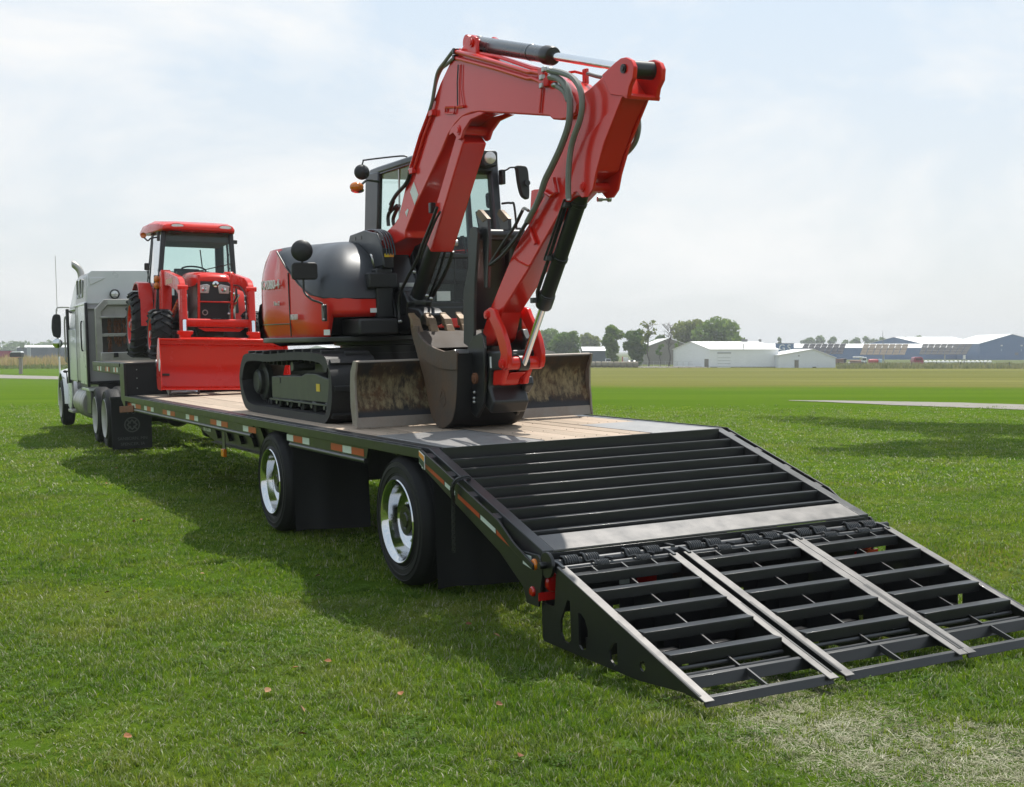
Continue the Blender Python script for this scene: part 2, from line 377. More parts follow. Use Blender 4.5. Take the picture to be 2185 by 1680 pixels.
# nail heads near the rear ends of the boards
gq = G()
for i in range(12):
    for q in (.12,.75,1.5,2.6):
        y0 = 1.235 if edges[i+1] < .95 else (-.06 if edges[i+1] < 1.9 else 1.02)
        for dx in (.05+random.uniform(-.015,.015),.14+random.uniform(-.015,.015)): gq.cyl((edges[i]+dx, y0+q, HD+.0005), (edges[i]+dx, y0+q, HD+.003), .0042, n=6)
tag(part('screw_heads', gq, M['black'], tr), kind='stuff')
for x0, x1, y0, y1 in ((.165,.93,-.07,1.23), (1.853,2.43,-.07,1.015)):
    part('tread_plate', G().box(x0, x1, y0, y1, HD-.012, HD+.003), M['tread'], tr, .003)
for x in (.936, 1.846): part('deck_joint_strip', G().box(x-.004, x+.004, -.06, 4.5, HD-.02, HD+.004), M['trailtop'], tr)
for sx, nm in ((0,1),(1,-1)):
    X = lambda v: WD-v if sx else v
    def bx(g, a, c, *r): return g.box(min(X(a),X(c)), max(X(a),X(c)), *r)
    part('side_frame_rail', bx(G(), .062, .163, -.02, LFR, HD-.055, HD-.0015), M['trailtop'], tr, .004)
    part('rub_rail', bx(G(), 0, .014, -.02, LFR, HD-.072, HD-.001), M['trail'], tr, .004)
    y = .18; me = build('stake_pocket', bx(G(), .012, .064, -.04, .04, HD-.066, HD-.010), M['trailtop'], (1.295, 0, 0))
    for k_ in range(34):
        o_ = link('stake_pocket', me, tr, (0, y-ORG[tr].y, 0)); y += .305
    segs = [(1.10,3.12),(4.22,LFR)]
    for a, c in segs:                                             # channel below the rub rail, cut away over the tyres
        gq = G(); poly = [(a,HD-.075),(a+.05,HD-.165),(c-.06 if c < 9 else c,HD-.165),(c,HD-.075)]
        gq.prism(poly, 'x', X(.045), X(.062)); part('side_channel', gq, M['trail'], tr, .002)
        part('lower_pipe', G().cyl((X(.052), a+.07, HD-.182), (X(.052), c-.08 if c < 9 else c, HD-.182), .021, n=14), M['trailtop'], tr)
    part('side_channel', G().prism([(-.02,HD-.075),(-.02,HD-.155),(.07,HD-.155),(.13,HD-.075)], 'x', X(.045), X(.062)), M['trail'], tr, .002)
    if not sx:                                                    # reflective tape where the photo shows it
        def tape(d0, d1, cols):
            y0, y1 = on(d0, 900, 0, .0445).y, on(d1, 900, 0, .0445).y
            n = len(cols); ws = [1.35 if q == 'r' else 1 for q in cols]; tot = sum(ws); y = y0
            for q, w_ in zip(cols, ws):
                y2 = y+(y1-y0)*w_/tot
                part('reflector_tape', G().box(.0425, .0445, min(y,y2)+.003, max(y,y2)-.003, HD-.150, HD-.094), M['tapered' if q == 'r' else 'tapewhite'], tr); y = y2
        for d0, d1, cs in ((272,302,'rwr'),(309,329,'wrw'),(348,374,'rwr'),(397,423,'wrw'),(449,486,'rwr'),(518,546,'wr'),(611,659,'wrw'),(704.6,775,'rwr')): tape(d0, d1, cs)
        part('reflector_tape', G().box(.0425, .0445, -.005, .075, HD-.145, HD-.085), M['tapewhite'], tr)
# under frame
gq = G()
for x in (.80, 1.79):
    gq.prism([(-.3,.86),(-.3,.60),(3.9,.46),(8.6,.46),(9.6,.62),(LFR+2.2,1.22),(LFR+2.2,1.36),(LFR-.1,1.30),(LFR-.5,.94)], 'x', x-.01, x+.01)
    for z in (.46,): gq.box(x-.07, x+.07, 3.9, 8.6, z-.012, z)
part('main_beam', gq, M['trail'], tr)
gq = G(); y = .4
while y < LFR: gq.box(.165, 2.425, y-.03, y+.03, HD-.12, HD-.05); y += .45
part('cross_members', gq, M['black'], tr)
for x in (.80,):
    for i in range(7):
        y = 5.0+.55*i; part('lattice_brace', G().beam((.775,y,.52),(.775,y+.42,.88),.02,.06,(1,0,0)), M['trailtop'], tr)
part('air_tank', G().lathe((1.0,7.2,.62),(1,0,0),[(0,0),(.1,.01),(.14,.05),(.14,.65),(.1,.69),(0,.7)],20), M['black'], tr)
text('frame_sign', 'DEMCO', .10, M['tapewhite'], tr, basis((.786, 5.98, .60), (0,-1,0), (0,0,1)), .001) if False else None
# hanging side marker lamp
yl = on(480, 952, 0, .16).y
part('marker_bracket', G().box(.145, .155, yl-.055, yl+.055, .60, .84), M['trailtop'], tr, .002)
part('marker_lamp', G().box(.125, .165, yl-.055, yl+.055, .515, .605), M['amber'], tr, .008)
gq = G(); ys = on(443, 934, 0, .788).y
sg = part('frame_sticker', G().box(.783, .789, ys-.19, ys+.19, .565, .665), M['tapewhite'], tr, .002)
text('sticker_print', 'PJ 43', .085, M['black'], sg, basis((.7822, ys, .585), (0,-1,0), (0,0,1)), .0006)
# upper deck over the gooseneck
UZ = 1.475
part('step_bulkhead', G().box(.03, 2.56, LFR, LFR+.03, HD-.02, UZ-.02), M['flap'], tr, .004)
for x in (.18,.56,.95,1.6,2.0,2.4):
    for z in (HD+.10, HD+.24, HD+.36): part('bulkhead_bolt', G().ball((x, LFR-.004, z), .009, 8, 5), M['steel'], tr)
part('step_edge_plate', G().box(.02, 2.57, LFR-.012, LFR+.09, UZ-.02, UZ+.004), M['trailtop'], tr, .004)
part('corner_post', G().prism([(LFR-.03,HD-.20),(LFR+.25,HD-.05),(LFR+.28,UZ-.2),(LFR+.22,UZ),(LFR-.02,UZ)], 'x', .0, .03), M['trail'], tr, .004)
part('corner_post', G().prism([(LFR-.03,HD-.20),(LFR+.25,HD-.05),(LFR+.28,UZ-.2),(LFR+.22,UZ),(LFR-.02,UZ)], 'x', 2.56, 2.59), M['trail'], tr, .004)
for i in range(12):
    part('deck_plank', G().box(edges[i]+.002, edges[i+1]-.002, LFR+.09, 12.95, UZ-.05, UZ), wood2, tr, .003)
part('upper_side_rail', G().prism([(LFR+.25,UZ),(12.9,UZ),(12.98,UZ-.05),(12.98,UZ-.15),(LFR+.28,UZ-.17)], 'x', .02, .16), M['trail'], tr, .01)
part('upper_side_rail', G().prism([(LFR+.25,UZ),(12.9,UZ),(12.98,UZ-.05),(12.98,UZ-.15),(LFR+.28,UZ-.17)], 'x', 2.43, 2.57), M['trail'], tr, .01)
part('upper_rub_rail', G().box(.0, .012, LFR+.3, 12.9, UZ-.055, UZ-.003), M['trailtop'], tr, .003)
for k, yb in enumerate((12.62, 11.95, 11.30)):
    for j, q in enumerate('wrw' if k != 1 else 'rwr'): part('reflector_tape', G().box(.0165, .0195, yb-.06-.11*j-.11, yb-.06-.11*j-.004, UZ-.135, UZ-.068), M['tapered' if q == 'r' else 'tapewhite'], tr)
part('front_crossmember', G().box(.1, 2.49, 12.7, 12.98, UZ-.16, UZ-.05), M['black'], tr)
part('strap_winch', G().beam((-.04, LFR+.06, .83), (.05, LFR-.45, .86), .05, .09), M['rust'], tr, .006)
part('landing_leg', G().box(1.97, 2.09, 9.75, 9.87, .20, .95), M['trail'], tr, .006)
# ---- wheels
def ring_prof(): return [(.285,.02),(.292,0),(.300,-.004),(.306,.004),(.330,.016),(.338,.0125),(.343,.016),(.350,.0105),(.385,.009),(.389,.004),(.396,.004),(.400,.010),(.428,.014),(.432,.009),(.437,.013),(.440,.020),(.462,.045),(.470,.075),(.470,.175),(.462,.205),(.440,.230),(.40,.24),(.300,.248),(.29,.23)]
def dish_prof(): return [(.306,-.002),(.300,-.010),(.292,-.006),(.288,.004),(.272,.020),(.266,.040),(.262,.10),(.240,.145),(.205,.165),(.196,.170),(.120,.168),(.118,.140),(.112,.085),(.105,.078),(.03,.074),(.001,.074)]
def make_wheel(name, origin, d, parent, rimm, r_scale=1., inner=True, hubm=None):
    """d=+1: outer face looks to -x, -1: to +x."""
    w = link(name, None, parent, Vector(origin)-ORG[parent]); return w
def wheel_meshes(rimm, hubm):
    ty = build('tyre', G().lathe((0,0,0),(1,0,0),ring_prof(),56), M['rubberclean'])
    gt = G()
    for rr_ in (.47,):
        for xg in (.10,.125,.15): gt.lathe((xg,0,0),(1,0,0),[(.4712,-.004),(.4665,0),(.4712,.004)],56)
    tg = build('tread_groove', gt, M['black'])
    rim = build('rim', G().lathe((0,0,0),(1,0,0),dish_prof(),56), rimm, sm=50)
    gn = G()
    for k in range(10):
        a = 2*math.pi*k/10; c = (0, .168*math.cos(a), .168*math.sin(a))
        gn.cyl((.168,c[1],c[2]), (.128,c[1],c[2]), .018, .016, 6); gn.ball((.126,c[1],c[2]), (.008,.014,.014), 6, 4)
    nuts = build('lug_nuts', gn, rimm)
    hub = build('hub', G().lathe((0,0,0),(1,0,0),[(.115,.17),(.115,.072),(.108,.062),(.06,.060),(.05,.052),(.001,.052)],28), hubm)
    return ty, tg, rim, nuts, hub
WM = wheel_meshes(M['chrome'], mat('dark_hub_cap', (.05,.05,.05), .25, .8, .15, 8))
def put_wheel(parent, pos, flip, ms, dual=True, name='wheel', scale=1.):
    w = bpy.data.objects.new(name, ms[0]); COL.objects.link(w); w.parent = parent; w.location = Vector(pos)-ORG[parent]
    w.scale = (scale,)*3
    if flip: w.rotation_euler.z = math.pi
    for nm, me in zip(('tread_groove','rim','lug_nuts','hub'), ms[1:]):
        o = bpy.data.objects.new(nm, me); COL.objects.link(o); o.parent = w
    if dual:
        o = bpy.data.objects.new('inner_tyre', ms[0]); COL.objects.link(o); o.parent = w; o.location = (.285,0,0)
    return w
for y in (.531, 3.646):
    put_wheel(tr, (.035, y, .452), False, WM); put_wheel(tr, (2.555, y, .452), True, WM)
    part('axle', G().cyl((.3,y,.452),(2.29,y,.452),.065,n=14), M['black'], tr)
    part('suspension_arm', G().beam((.72,y+.5,.62),(.72,y-.1,.40),.1,.12), M['black'], tr, .01)
for y, x1 in ((3.06,.78),(-.06,.80)):                             # flaps hang behind the tyres
    for sx in (0,1):
        gq = G(); n = 10; ring = []
        for i in range(n+1):
            x = .075+(x1-.075)*i/n; xx = WD-x if sx else x
            ring.append((xx, .018*math.sin(i*1.1)))
        rows = []
        for k in range(7):
            z = .045+.80*k/6
            rows.append([(x, y+w_*(1-k/6)*1.3-.02*(1-k/6), z+(.012*math.sin(x*7) if k == 0 else 0)) for x, w_ in ring])
        back = [[(x,yy+.009,z) for x,yy,z in r] for r in rows]
        for q in (rows, back):
            o_ = len(gq.v); gq.v += [v for r in q for v in r]; m_ = n+1
            for k in range(6):
                for i in range(n): gq.f.append((o_+k*m_+i, o_+k*m_+i+1, o_+(k+1)*m_+i+1, o_+(k+1)*m_+i))
        part('mud_flap', gq, M['flap'], tr)
# ---- beavertail
YE, ZE = -1.615, .533
def zt(y): return HD+(ZE-HD)*(y/YE) if y < 0 else HD
sl = Vector((0, YE, ZE-HD)).normalized(); nrm = Vector((0, -sl.z, sl.y)) if sl.y > 0 else Vector((0, sl.z, -sl.y)); nrm = nrm if nrm.z > 0 else -nrm
for sx in (0,1):
    X = lambda v: WD-v if sx else v
    def slab(a, c, t0, t1, y0=0., y1=YE):
        q = [(y0,zt(y0)+t1),(y1,zt(y1)+t1),(y1,zt(y1)+t0),(y0,zt(y0)+t0)]; return G().prism(q, 'x', min(X(a),X(c)), max(X(a),X(c)))
    part('tail_rail', slab(.062, .135, -.12, .002), M['trailtop'], tr, .004)
    part('tail_rub_rail', G().prism([(.0,HD-.002),(-1.17,zt(-1.17)-.004),(-1.36,zt(-1.36)-.055),(-1.60,zt(-1.6)-.075),(-1.60,zt(-1.6)-.11),(-1.34,zt(-1.34)-.105),(-1.15,zt(-1.15)-.070),(0,HD-.072)], 'x', X(0), X(.014)), M['trail'], tr, .003)
    for y in (-.10,-.42,-.75,-1.08): part('stake_pocket', slab(.012, .064, -.062, -.012, y+.035, y-.035), M['trailtop'], tr, .003)
    part('tail_side_plate', G().prism([(.0,HD-.075),(-1.15,zt(-1.15)-.072),(-1.36,zt(-1.36)-.1),(-1.61,zt(-1.61)-.02),(-1.66,.47),(-1.66,.40),(-1.60,.21),(-1.46,.21),(-1.42,.30),(-1.12,zt(-1.12)-.22),(0,HD-.15)], 'x', X(.03), X(.046)), M['trail'], tr, .003)
    if not sx:
        def tt(y0, y1, q):
            part('reflector_tape', G().prism([(y0,zt(y0)-.085),(y1,zt(y1)-.085),(y1,zt(y1)-.125),(y0,zt(y0)-.125)], 'x', .0272, .0292), M['tapered' if q == 'r' else 'tapewhite'], tr)
        ty_ = [ (0,-.33,'r'),(-.33,-.50,'w'),(-.53,-.86,'r'),(-.86,-1.08,'w'),(-1.08,-1.42,'r') ]
        for a, c, q in ty_: tt(a-.01, c+.004, q)
        part('reflector_tape', G().prism([(-1.43,zt(-1.43)-.09),(-1.535,zt(-1.535)-.06),(-1.535,zt(-1.535)-.135),(-1.43,zt(-1.43)-.150)], 'x', .0272, .0292), M['tapewhite'], tr)
# warning plate at the deck corner
wp = part('warning_plate', G().prism([(.005,HD-.015),(-.085,zt(-.085)-.02),(-.085,zt(-.085)-.115),(.005,HD-.100)], 'x', -.006, -.001), M['white'], tr)
part('warning_print', G().prism([(.000,HD-.020),(-.080,zt(-.08)-.025),(-.080,zt(-.08)-.060),(.000,HD-.050)], 'x', -.008, -.0065), M['orange'], wp)
part('warning_print', G().prism([(.000,HD-.054),(-.080,zt(-.08)-.064),(-.080,zt(-.08)-.11),(.000,HD-.095)], 'x', -.008, -.0065), mat('green_print', (.03,.06,.035), .5), wp)
part('tail_header', G().box(.135, 2.455, -.075, -.062, HD-.10, HD-.001), M['trail'], tr, .002)
# slats of the beavertail: angle irons, vertical leg towards the ramps
ys = [-.215-.163*i for i in range(8)]
for y in ys:
    gq = G().box(.136, 2.454, y-.012, y+.012, zt(y)-.128, zt(y)-.010)
    gq.box(.136, 2.454, y-.012, y+.038, zt(y)-.012, zt(y)-.004)
    part('tail_slat', gq, M['trail'], tr, .003)
gq = G()
for x in (.70, 1.295, 1.89):
    gq.prism([(-.02,HD-.14),(-1.45,zt(-1.45)-.085),(-1.45,zt(-1.45)-.2),(-.02,HD-.30)], 'x', x-.006, x+.006)
part('tail_stringers', gq, M['black'], tr)
q0 = [(-1.42,zt(-1.42)+.001),(YE,ZE+.001),(YE,ZE-.012),(-1.42,zt(-1.42)-.012)]
part('tail_end_plate', G().prism(q0, 'x', .136, 2.454), M['railworn'], tr, .003)
part('tail_end_channel', G().box(.10, 2.49, YE-.012, YE+.0, ZE-.16, ZE-.013), M['trail'], tr, .003)
gq = G()
for x in (.9, 1.72): gq.box(x-.012, x+.012, YE-.10, YE-.012, ZE-.09, ZE-.03)
part('shaft_bracket', gq, M['trailtop'], tr)
# hinge shafts and torsion springs
YS, ZS = -1.70, .468
part('hinge_shaft', G().cyl((.06,YS,ZS),(2.53,YS,ZS),.026,n=18), M['trailtop'], tr)
part('shaft_end_cap', G().cyl((-.012,YS,ZS),(.06,YS,ZS),.02,n=14), M['trail'], tr)
part('shaft_end_cap', G().cyl((2.53,YS,ZS),(2.61,YS,ZS),.02,n=14), M['trail'], tr)
part('corner_lobe', G().prism(circ((YS,ZS),.075,24), 'x', .035, .055), M['trail'], tr, .003)
part('side_marker_lamp', G().lathe((.03,-1.575,.455),(-1,0,0),[(.034,0),(.034,.008),(.026,.018),(.001,.020)],18), M['amber'], tr)
part('side_marker_lamp', G().lathe((.03,-1.545,.292),(-1,0,0),[(.030,0),(.030,.008),(.022,.016),(.001,.018)],18), M['redlens'], tr)
def spring(name, x0, x1, y, z, r, wr, turns):
    n = int(turns*14); pts = [(x0+(x1-x0)*i/n, y+r*math.cos(2*math.pi*turns*i/n), z+r*math.sin(2*math.pi*turns*i/n)) for i in range(n+1)]
    part(name, G().tube(pts, wr, 6), M['trail'], tr)
RX0 = [(.055,.868),(.918,1.752),(1.762,2.545)]
YR, ZR = -1.775, .452
for a, c in RX0:
    w_ = c-a
    for f in (.10, .27, .62, .79):
        x = a+w_*f; spring('torsion_spring', x, x+.10, YS, ZS, .038, .0075, 7)
    for f in (.27, .62):
        x = a+w_*f
        part('spring_clip', G().tube(smooth([(x-.012,YS,ZS+.045),(x-.008,YS-.02,ZS+.045),(x+.004,YS-.045,ZS+.005),(x+.025,YR-.01,ZR+.032),(x+.03,YR-.03,ZR+.01)],4), .007, 6), M['trailtop'], tr)
        spring('torsion_spring', x+.04, x+.125, YR, ZR, .026, .006, 8)
        part('spring_clip', G().tube(smooth([(x+.145,YR+.05,ZR+.03),(x+.15,YR+.02,ZR+.032),(x+.16,YR-.012,ZR+.03)],4), .008, 6), M['trailtop'], tr)
    part('ramp_shaft', G().cyl((a+.02,YR,ZR),(c-.02,YR,ZR),.017,n=14), M['trailtop'], tr)
    for x in (a+.015, c-.045): part('hinge_ear', G().prism([(YR+.06,ZR+.04),(YR+.01,ZR+.036),(YR-.05,ZR+.02),(YR-.05,ZR-.03),(YR+.03,ZR-.03)], 'x', x, x+.022), M['trailtop'], tr, .003)
# rear lamps in the box under the hinge
part('lamp_box', G().box(.06, 2.53, YS+.06, YS+.10, .17, .40), M['trail'], tr)
lx = on(1181,1243,1,YS+.055)
for x in (lx.x, WD-lx.x):
    part('tail_lamp', G().lathe((x,YS+.058,lx.z),(0,-1,0),[(.056,0),(.056,.01),(.045,.022),(.001,.026)],24), M['redlens'], tr)
    part('red_reflector_strip', G().box(x-.10, x+.10, YS+.052, YS+.059, lx.z-.098, lx.z-.050), M['tapered'] if False else M['redlens'], tr)
part('licence_bracket', G().box(.56,.66,YS+.05,YS+.058,.29,.37), M['tapewhite'], tr)
part('rear_sticker', G().box(.68,.82,YS+.05,YS+.058,.28,.385), M['redlens'], tr)
# ---- three ramps
YT, ZT = -3.17, .055
def zr(y): return ZR+(ZT-ZR)*((y-YR)/(YT-YR))
plate = [(YR-.02,zr(YR)+.018),(YT+.02,ZT+.006),(YT,ZT-.02),(-3.02,.045),(-2.62,.012),(-1.62,.012),(-1.60,.03),(-1.60,.235),(-1.74,.235),(-1.755,.25),(YR,.40)]
def hole(cy, y0, y1, zlo, zhi):
    n = 12; return [(cy+(y1-y0)/2*math.cos(2*math.pi*i/n), (zlo+zhi)/2+(zhi-zlo)/2*math.sin(2*math.pi*i/n)) for i in range(n)]
hd1 = [(-1.90,.30),(-1.93,.30),(-1.935,.08),(-1.90,.055),(-1.85,.06),(-1.82,.10),(-1.82,.17)]
hd2 = [(-2.02,.25),(-2.02,.07),(-2.05,.05),(-2.09,.06),(-2.115,.10),(-2.12,.17),(-2.09,.225),(-2.05,.25)]
hd3 = [(-2.42,.17),(-2.42,.05),(-2.39,.035),(-2.35,.06),(-2.34,.11),(-2.37,.15)]
hd4 = circ((-2.66,.095),.028,10)
for a, c in RX0:
    rp = part('ramp', G().box(a+.05, c-.05, YR-.075, YR-.067, zr(YR-.07)-.055, zr(YR-.07)), M['trail'], tr)
    for x in (a, c-.012):
        part('side_plate', G().prism(plate, 'x', x, x+.012, [hd1,hd2,hd3,hd4]), M['trail'], rp)
    for x, x2 in ((a-.004, a+.056),(c-.056, c+.004)):
        q = [(YR-.02,zr(YR-.02)+.026),(YT-.03,ZT-.012),(YT-.028,ZT-.018),(YR-.02,zr(YR-.02)+.018)]
        part('top_rail', G().prism(q, 'x', x, x2), M['railworn'], rp, .003)
    for i, y in enumerate([-1.87,-2.07,-2.305,-2.54,-2.775]):
        z = zr(y); gq = G().box(a+.056, c-.056, y-.055, y-.045, z-.045, z+.006); gq.box(a+.056, c-.056, y-.055, y+.022, z+.004, z+.011)
        part('cross_bar', gq, M['trail'], rp, .002)
    y = -1.80; z = zr(y); part('cross_bar', G().box(a+.056, c-.056, y-.006, y+.006, z-.05, z+.01), M['trail'], rp, .002)
    for f in (.27,.52,.77):
        x = a+(c-a)*f; part('rib', G().prism([(-1.80,zr(-1.8)+.012),(-1.90,zr(-1.9)+.012),(-1.90,zr(-1.9)-.03),(-1.80,zr(-1.8)-.03)], 'x', x-.005, x+.005), M['trailtop'], rp)
    x = a+(c-a)*.5
    part('centre_web', G().prism([(-1.92,zr(-1.92)-.02),(-2.93,zr(-2.93)-.02),(-2.96,.03),(-1.90,.03)], 'x', x-.005, x+.005), M['black'], rp)
    for y, zz in ((-2.02,.10),(-2.45,.10)):
        gq = G(); n = 4; w2 = (c-a-.12)/n
        for k in range(n):
            x0 = a+.06+k*w2; gq.box(x0, x0+w2*.70, y-.03, y+.03, zz-.05, zz)
        part('lower_brace', gq, M['black'], rp, .003)
    for y in (-1.96,-2.16,-2.40,-2.63):
        z = zr(y)-.07; n = 3; w2 = (c-a-.03)/n
        gq = G().box(a+.014, c-.014, y-.004, y+.004, z-.03, z)
        for k in range(n):
            x0 = a+.014+k*w2; gq.box(x0+w2*.12, x0+w2*.94, y-.004, y+.004, .03, z-.03)
        part('under_plate', gq, M['black'], rp)
    for y in (-2.835, -2.90): part('tip_bar', G().cyl((a+.06,y,zr(y)-.045),(c-.06,y,zr(y)-.045),.011,n=10), M['trailtop'], rp)
    for y, hgt in ((-2.975,.055),(-3.155,.04)):
        z = zr(y); gq = G().prism([(y+.012,z-.004),(y-.012,z-.010),(y-.03,z-hgt-.01),(y-.022,z-hgt-.01)], 'x', a+.014, c-.014)
        part('cross_bar', gq, M['trail'], rp, .002)
    part('rib', G().prism([(-2.99,zr(-2.99)-.005),(-3.15,zr(-3.15)-.005),(-3.15,zr(-3.15)-.025),(-2.99,zr(-2.99)-.04)], 'x', x-.005, x+.005), M['trailtop'], rp)
# chain hung from the tail rail
pts = smooth([(.10,-.57,zt(-.57)+.01),(.06,-.60,zt(-.6)+.035),(-.012,-.60,zt(-.6)+.015),(-.03,-.58,.80),(-.02,-.57,.72),(-.02,-.56,.56),(-.018,-.555,.40)],8)
gq = G(); acc = 0; k = 0
for i in range(len(pts)-1):
    a, c = pts[i], pts[i+1]; s_ = (c-a).length; n = max(1, round(s_/.03))
    for j in range(n):
        p, q = a.lerp(c, j/n), a.lerp(c, (j+1)/n); d = (q-p).normalized(); e = d.orthogonal().normalized(); f = d.cross(e)
        if k % 2: e, f = f, e
        k += 1; m_ = (p+q)/2; lp = [m_+d*(.022*math.cos(w_))+e*(.012*math.sin(w_)) for w_ in [2*math.pi*u/8 for u in range(8)]]
        gq.tube(lp+[lp[0]], .0042, 5)
single('tie_down_chain', gq, M['black'], 'black link chain with hook draped over the beavertail rail', 'chain', (.06,-.6,.85), TRF)
# aluminium tread ramps leaning on the step
def step_ramp(nm, lab, x0, x1, fr=TRF):
    p0, p1 = (LFR-.80, HD+.015), (LFR-.02, UZ+.0)
    t = thing(nm, lab, 'loading ramp', (x0, p0[0], HD), fr, 'aluminium loading ramps at the step')
    for x in (x0, x1-.03): part('side_rail', G().beam((x+.015,p0[0],p0[1]+.03),(x+.015,p1[0],p1[1]),.03,.085), M['alu'], t, .003)
    for i in range(11):
        f = (i+.4)/11; y, z = p0[0]+(p1[0]-p0[0])*f, p0[1]+(p1[1]-p0[1])*f+.045
        z -= .03; part('rung', G().cbox(((x0+x1)/2,y,z),(x1-x0-.05,.07,.025),Matrix.Rotation(.35,3,'X')), M['alu'], t, .003)
        for xx in (.28,.72): part('tread_pad', G().cbox((x0+(x1-x0)*xx,y,z+.014),((x1-x0)*.28,.06,.01),Matrix.Rotation(.35,3,'X')), M['alu'], t)
step_ramp('loading_ramp', 'silver aluminium ramp leaning on the deck step beside the left end of the red bucket', .44, .86)
step_ramp('loading_ramp', 'silver aluminium ramp hidden behind the right half of the red bucket', 1.74, 2.16)
# ------------------------------------------------------------------ excavator (rig frame)
DK = HD
exc = thing('excavator', 'red tracked excavator with folded boom, bucket and thumb parked on the trailer deck', 'excavator', (1.395, 4.05, DK), TRF)
zB, zL, zK, zA, zC = (1150,50,2.3), (1050,650,4.2), (1250,900,3.7333), (1400,600,4.2), (1050,450,1.867)
def yz(x, z, pts): return YZ(x, zc(z, pts))
def P3(x, z, p): a = zc(z, [p])[0]; return on(a[0], a[1], 0, x)
# ---- undercarriage
def track_loop(inset):
    yf, yr, z0, z1 = 2.60+inset, 5.535-inset, DK+.002+inset, 1.640-inset
    pts = [(yr-.50,z0),(3.0,z0),(2.80,z0+.01),(yf+.06,z0+.10),(yf,z0+.26),(yf+.01,z0+.42),(yf+.09,z1-.09),(yf+.25,z1-.005),(3.6,z1+.015),(4.5,z1-.012),(yr-.30,z1-.01),(yr-.11,z1-.08),(yr-.01,z1-.22),(yr,z0+.30),(yr-.06,z0+.15),(yr-.22,z0+.03)]
    return [(p.x,p.y) for p in smooth([(a,c,0) for a,c in pts+[pts[0]]], 5)][:-1]
M['trackrub'] = mat('track_rubber', (.012,.012,.0125), .60, 0, .3, 4, 0, .3, (.055,.048,.038), 8, bump=.2, bs=60)
M['frame'] = mat('undercarriage_paint', (.040,.044,.040), .42, .1, .2, 5, .1, .3, (.13,.11,.085), 7)
for tx in (.295, 2.045):
    out, inn = track_loop(0), track_loop(.075)
    tk = part('rubber_track', G().prism(out, 'x', tx, tx+.45, [inn]), M['trackrub'], exc, .012, 40)
    # tread bars
    gq = G(); Lp = [Vector((0,a,c)) for a,c in out]; n = len(Lp); tot = sum((Lp[(i+1)%n]-Lp[i]).length for i in range(n)); step = tot/52; acc = 0; nxt = 0; k = 0
    for i in range(n):
        p, q = Lp[i], Lp[(i+1)%n]; s_ = (q-p).length; d = (q-p).normalized(); nv = Vector((0, d.z, -d.y))
        c_ = Vector((0,4.07,1.33)); nv = nv if nv.dot(p-c_) > 0 else -nv
        while nxt < acc+s_:
            m_ = p+d*(nxt-acc); xa, xb = (tx+.02, tx+.25) if k % 2 else (tx+.20, tx+.43)
            if m_.z > DK+.03:
                rt = Matrix(((1,0,0),(0,d.y,nv.y),(0,d.z,nv.z))).to_3x3()
                gq.cbox(((xa+xb)/2, m_.y+nv.y*.012, m_.z+nv.z*.012), (xb-xa,.052,.034), rt)
            nxt += step; k += 1
        acc += s_
    tag(part('tread_bars', gq, M['trackrub'], tk, .006), kind='stuff')
    gq = G()
    for i in range(0, n, 1):
        p, q = Vector((0,*inn[i])), Vector((0,*inn[(i+1)%n])); m_ = (p+q)/2; c_ = Vector((0,4.07,1.33)); d = (q-p).normalized(); nv = Vector((0,d.z,-d.y)); nv = nv if nv.dot(c_-p) > 0 else -nv
        rt = Matrix(((1,0,0),(0,d.y,nv.y),(0,d.z,nv.z))).to_3x3(); gq.cbox((tx+.225,m_.y+nv.y*.02,m_.z+nv.z*.02),(.10,.04,.045),rt)
    tag(part('drive_lugs', gq, M['trackrub'], tk), kind='stuff')
    sgn = tx+.10
    part('track_frame', G().prism([(2.92,1.19),(4.70,1.175),(4.70,1.40),(4.45,1.415),(3.75,1.425),(3.60,1.455),(3.30,1.455),(3.12,1.43),(2.90,1.41)], 'x', sgn, sgn+.25), M['frame'], exc, .012)
    part('frame_lip', G().box(sgn-.03, sgn+.02, 2.95, 4.70, 1.165, 1.182), M['frame'], exc, .003)
    for i in range(5):
        y = 3.05+.36*i; part('track_roller', G().lathe((sgn-.02,y,1.155),(1,0,0),[(0,0),(.028,0),(.03,.02),(.062,.03),(.062,.10),(.045,.11),(.045,.18),(.062,.19),(.062,.26)],18), M['frame'], exc)
    part('idler', G().lathe((sgn+.02,2.915,1.33),(1,0,0),[(0,0),(.06,0),(.07,.03),(.19,.05),(.205,.05),(.205,.16),(.19,.16)],30), M['frame'], exc)
    part('sprocket', G().lathe((sgn-.01,5.22,1.335),(1,0,0),[(0,0),(.11,0),(.13,.02),(.13,.06),(.19,.07),(.20,.08),(.20,.13)],30), M['frame'], exc)
    part('carrier_roller', G().cyl((sgn-.02,3.95,1.51),(sgn+.2,3.95,1.51),.045,n=16), M['frame'], exc)
    part('tensioner_cover', G().box(sgn-.006, sgn, 4.40, 4.64, 1.335, 1.395), M['frame'], exc, .003)
    if tx < 1: part('warning_sticker', G().box(sgn-.004, sgn-.001, 3.20, 3.30, 1.29, 1.36), M['yellow'], exc)
part('centre_frame', G().prism([(2.95,1.24),(5.05,1.24),(5.05,1.45),(4.7,1.54),(3.4,1.54),(2.95,1.45)], 'x', .70, 2.09), M['frame'], exc, .02)
part('slew_ring', G().lathe((1.395,4.05,1.52),(0,0,1),[(.50,0),(.50,.10),(.46,.10),(.46,.17),(.52,.18),(.52,.26)],40), M['black'], exc)
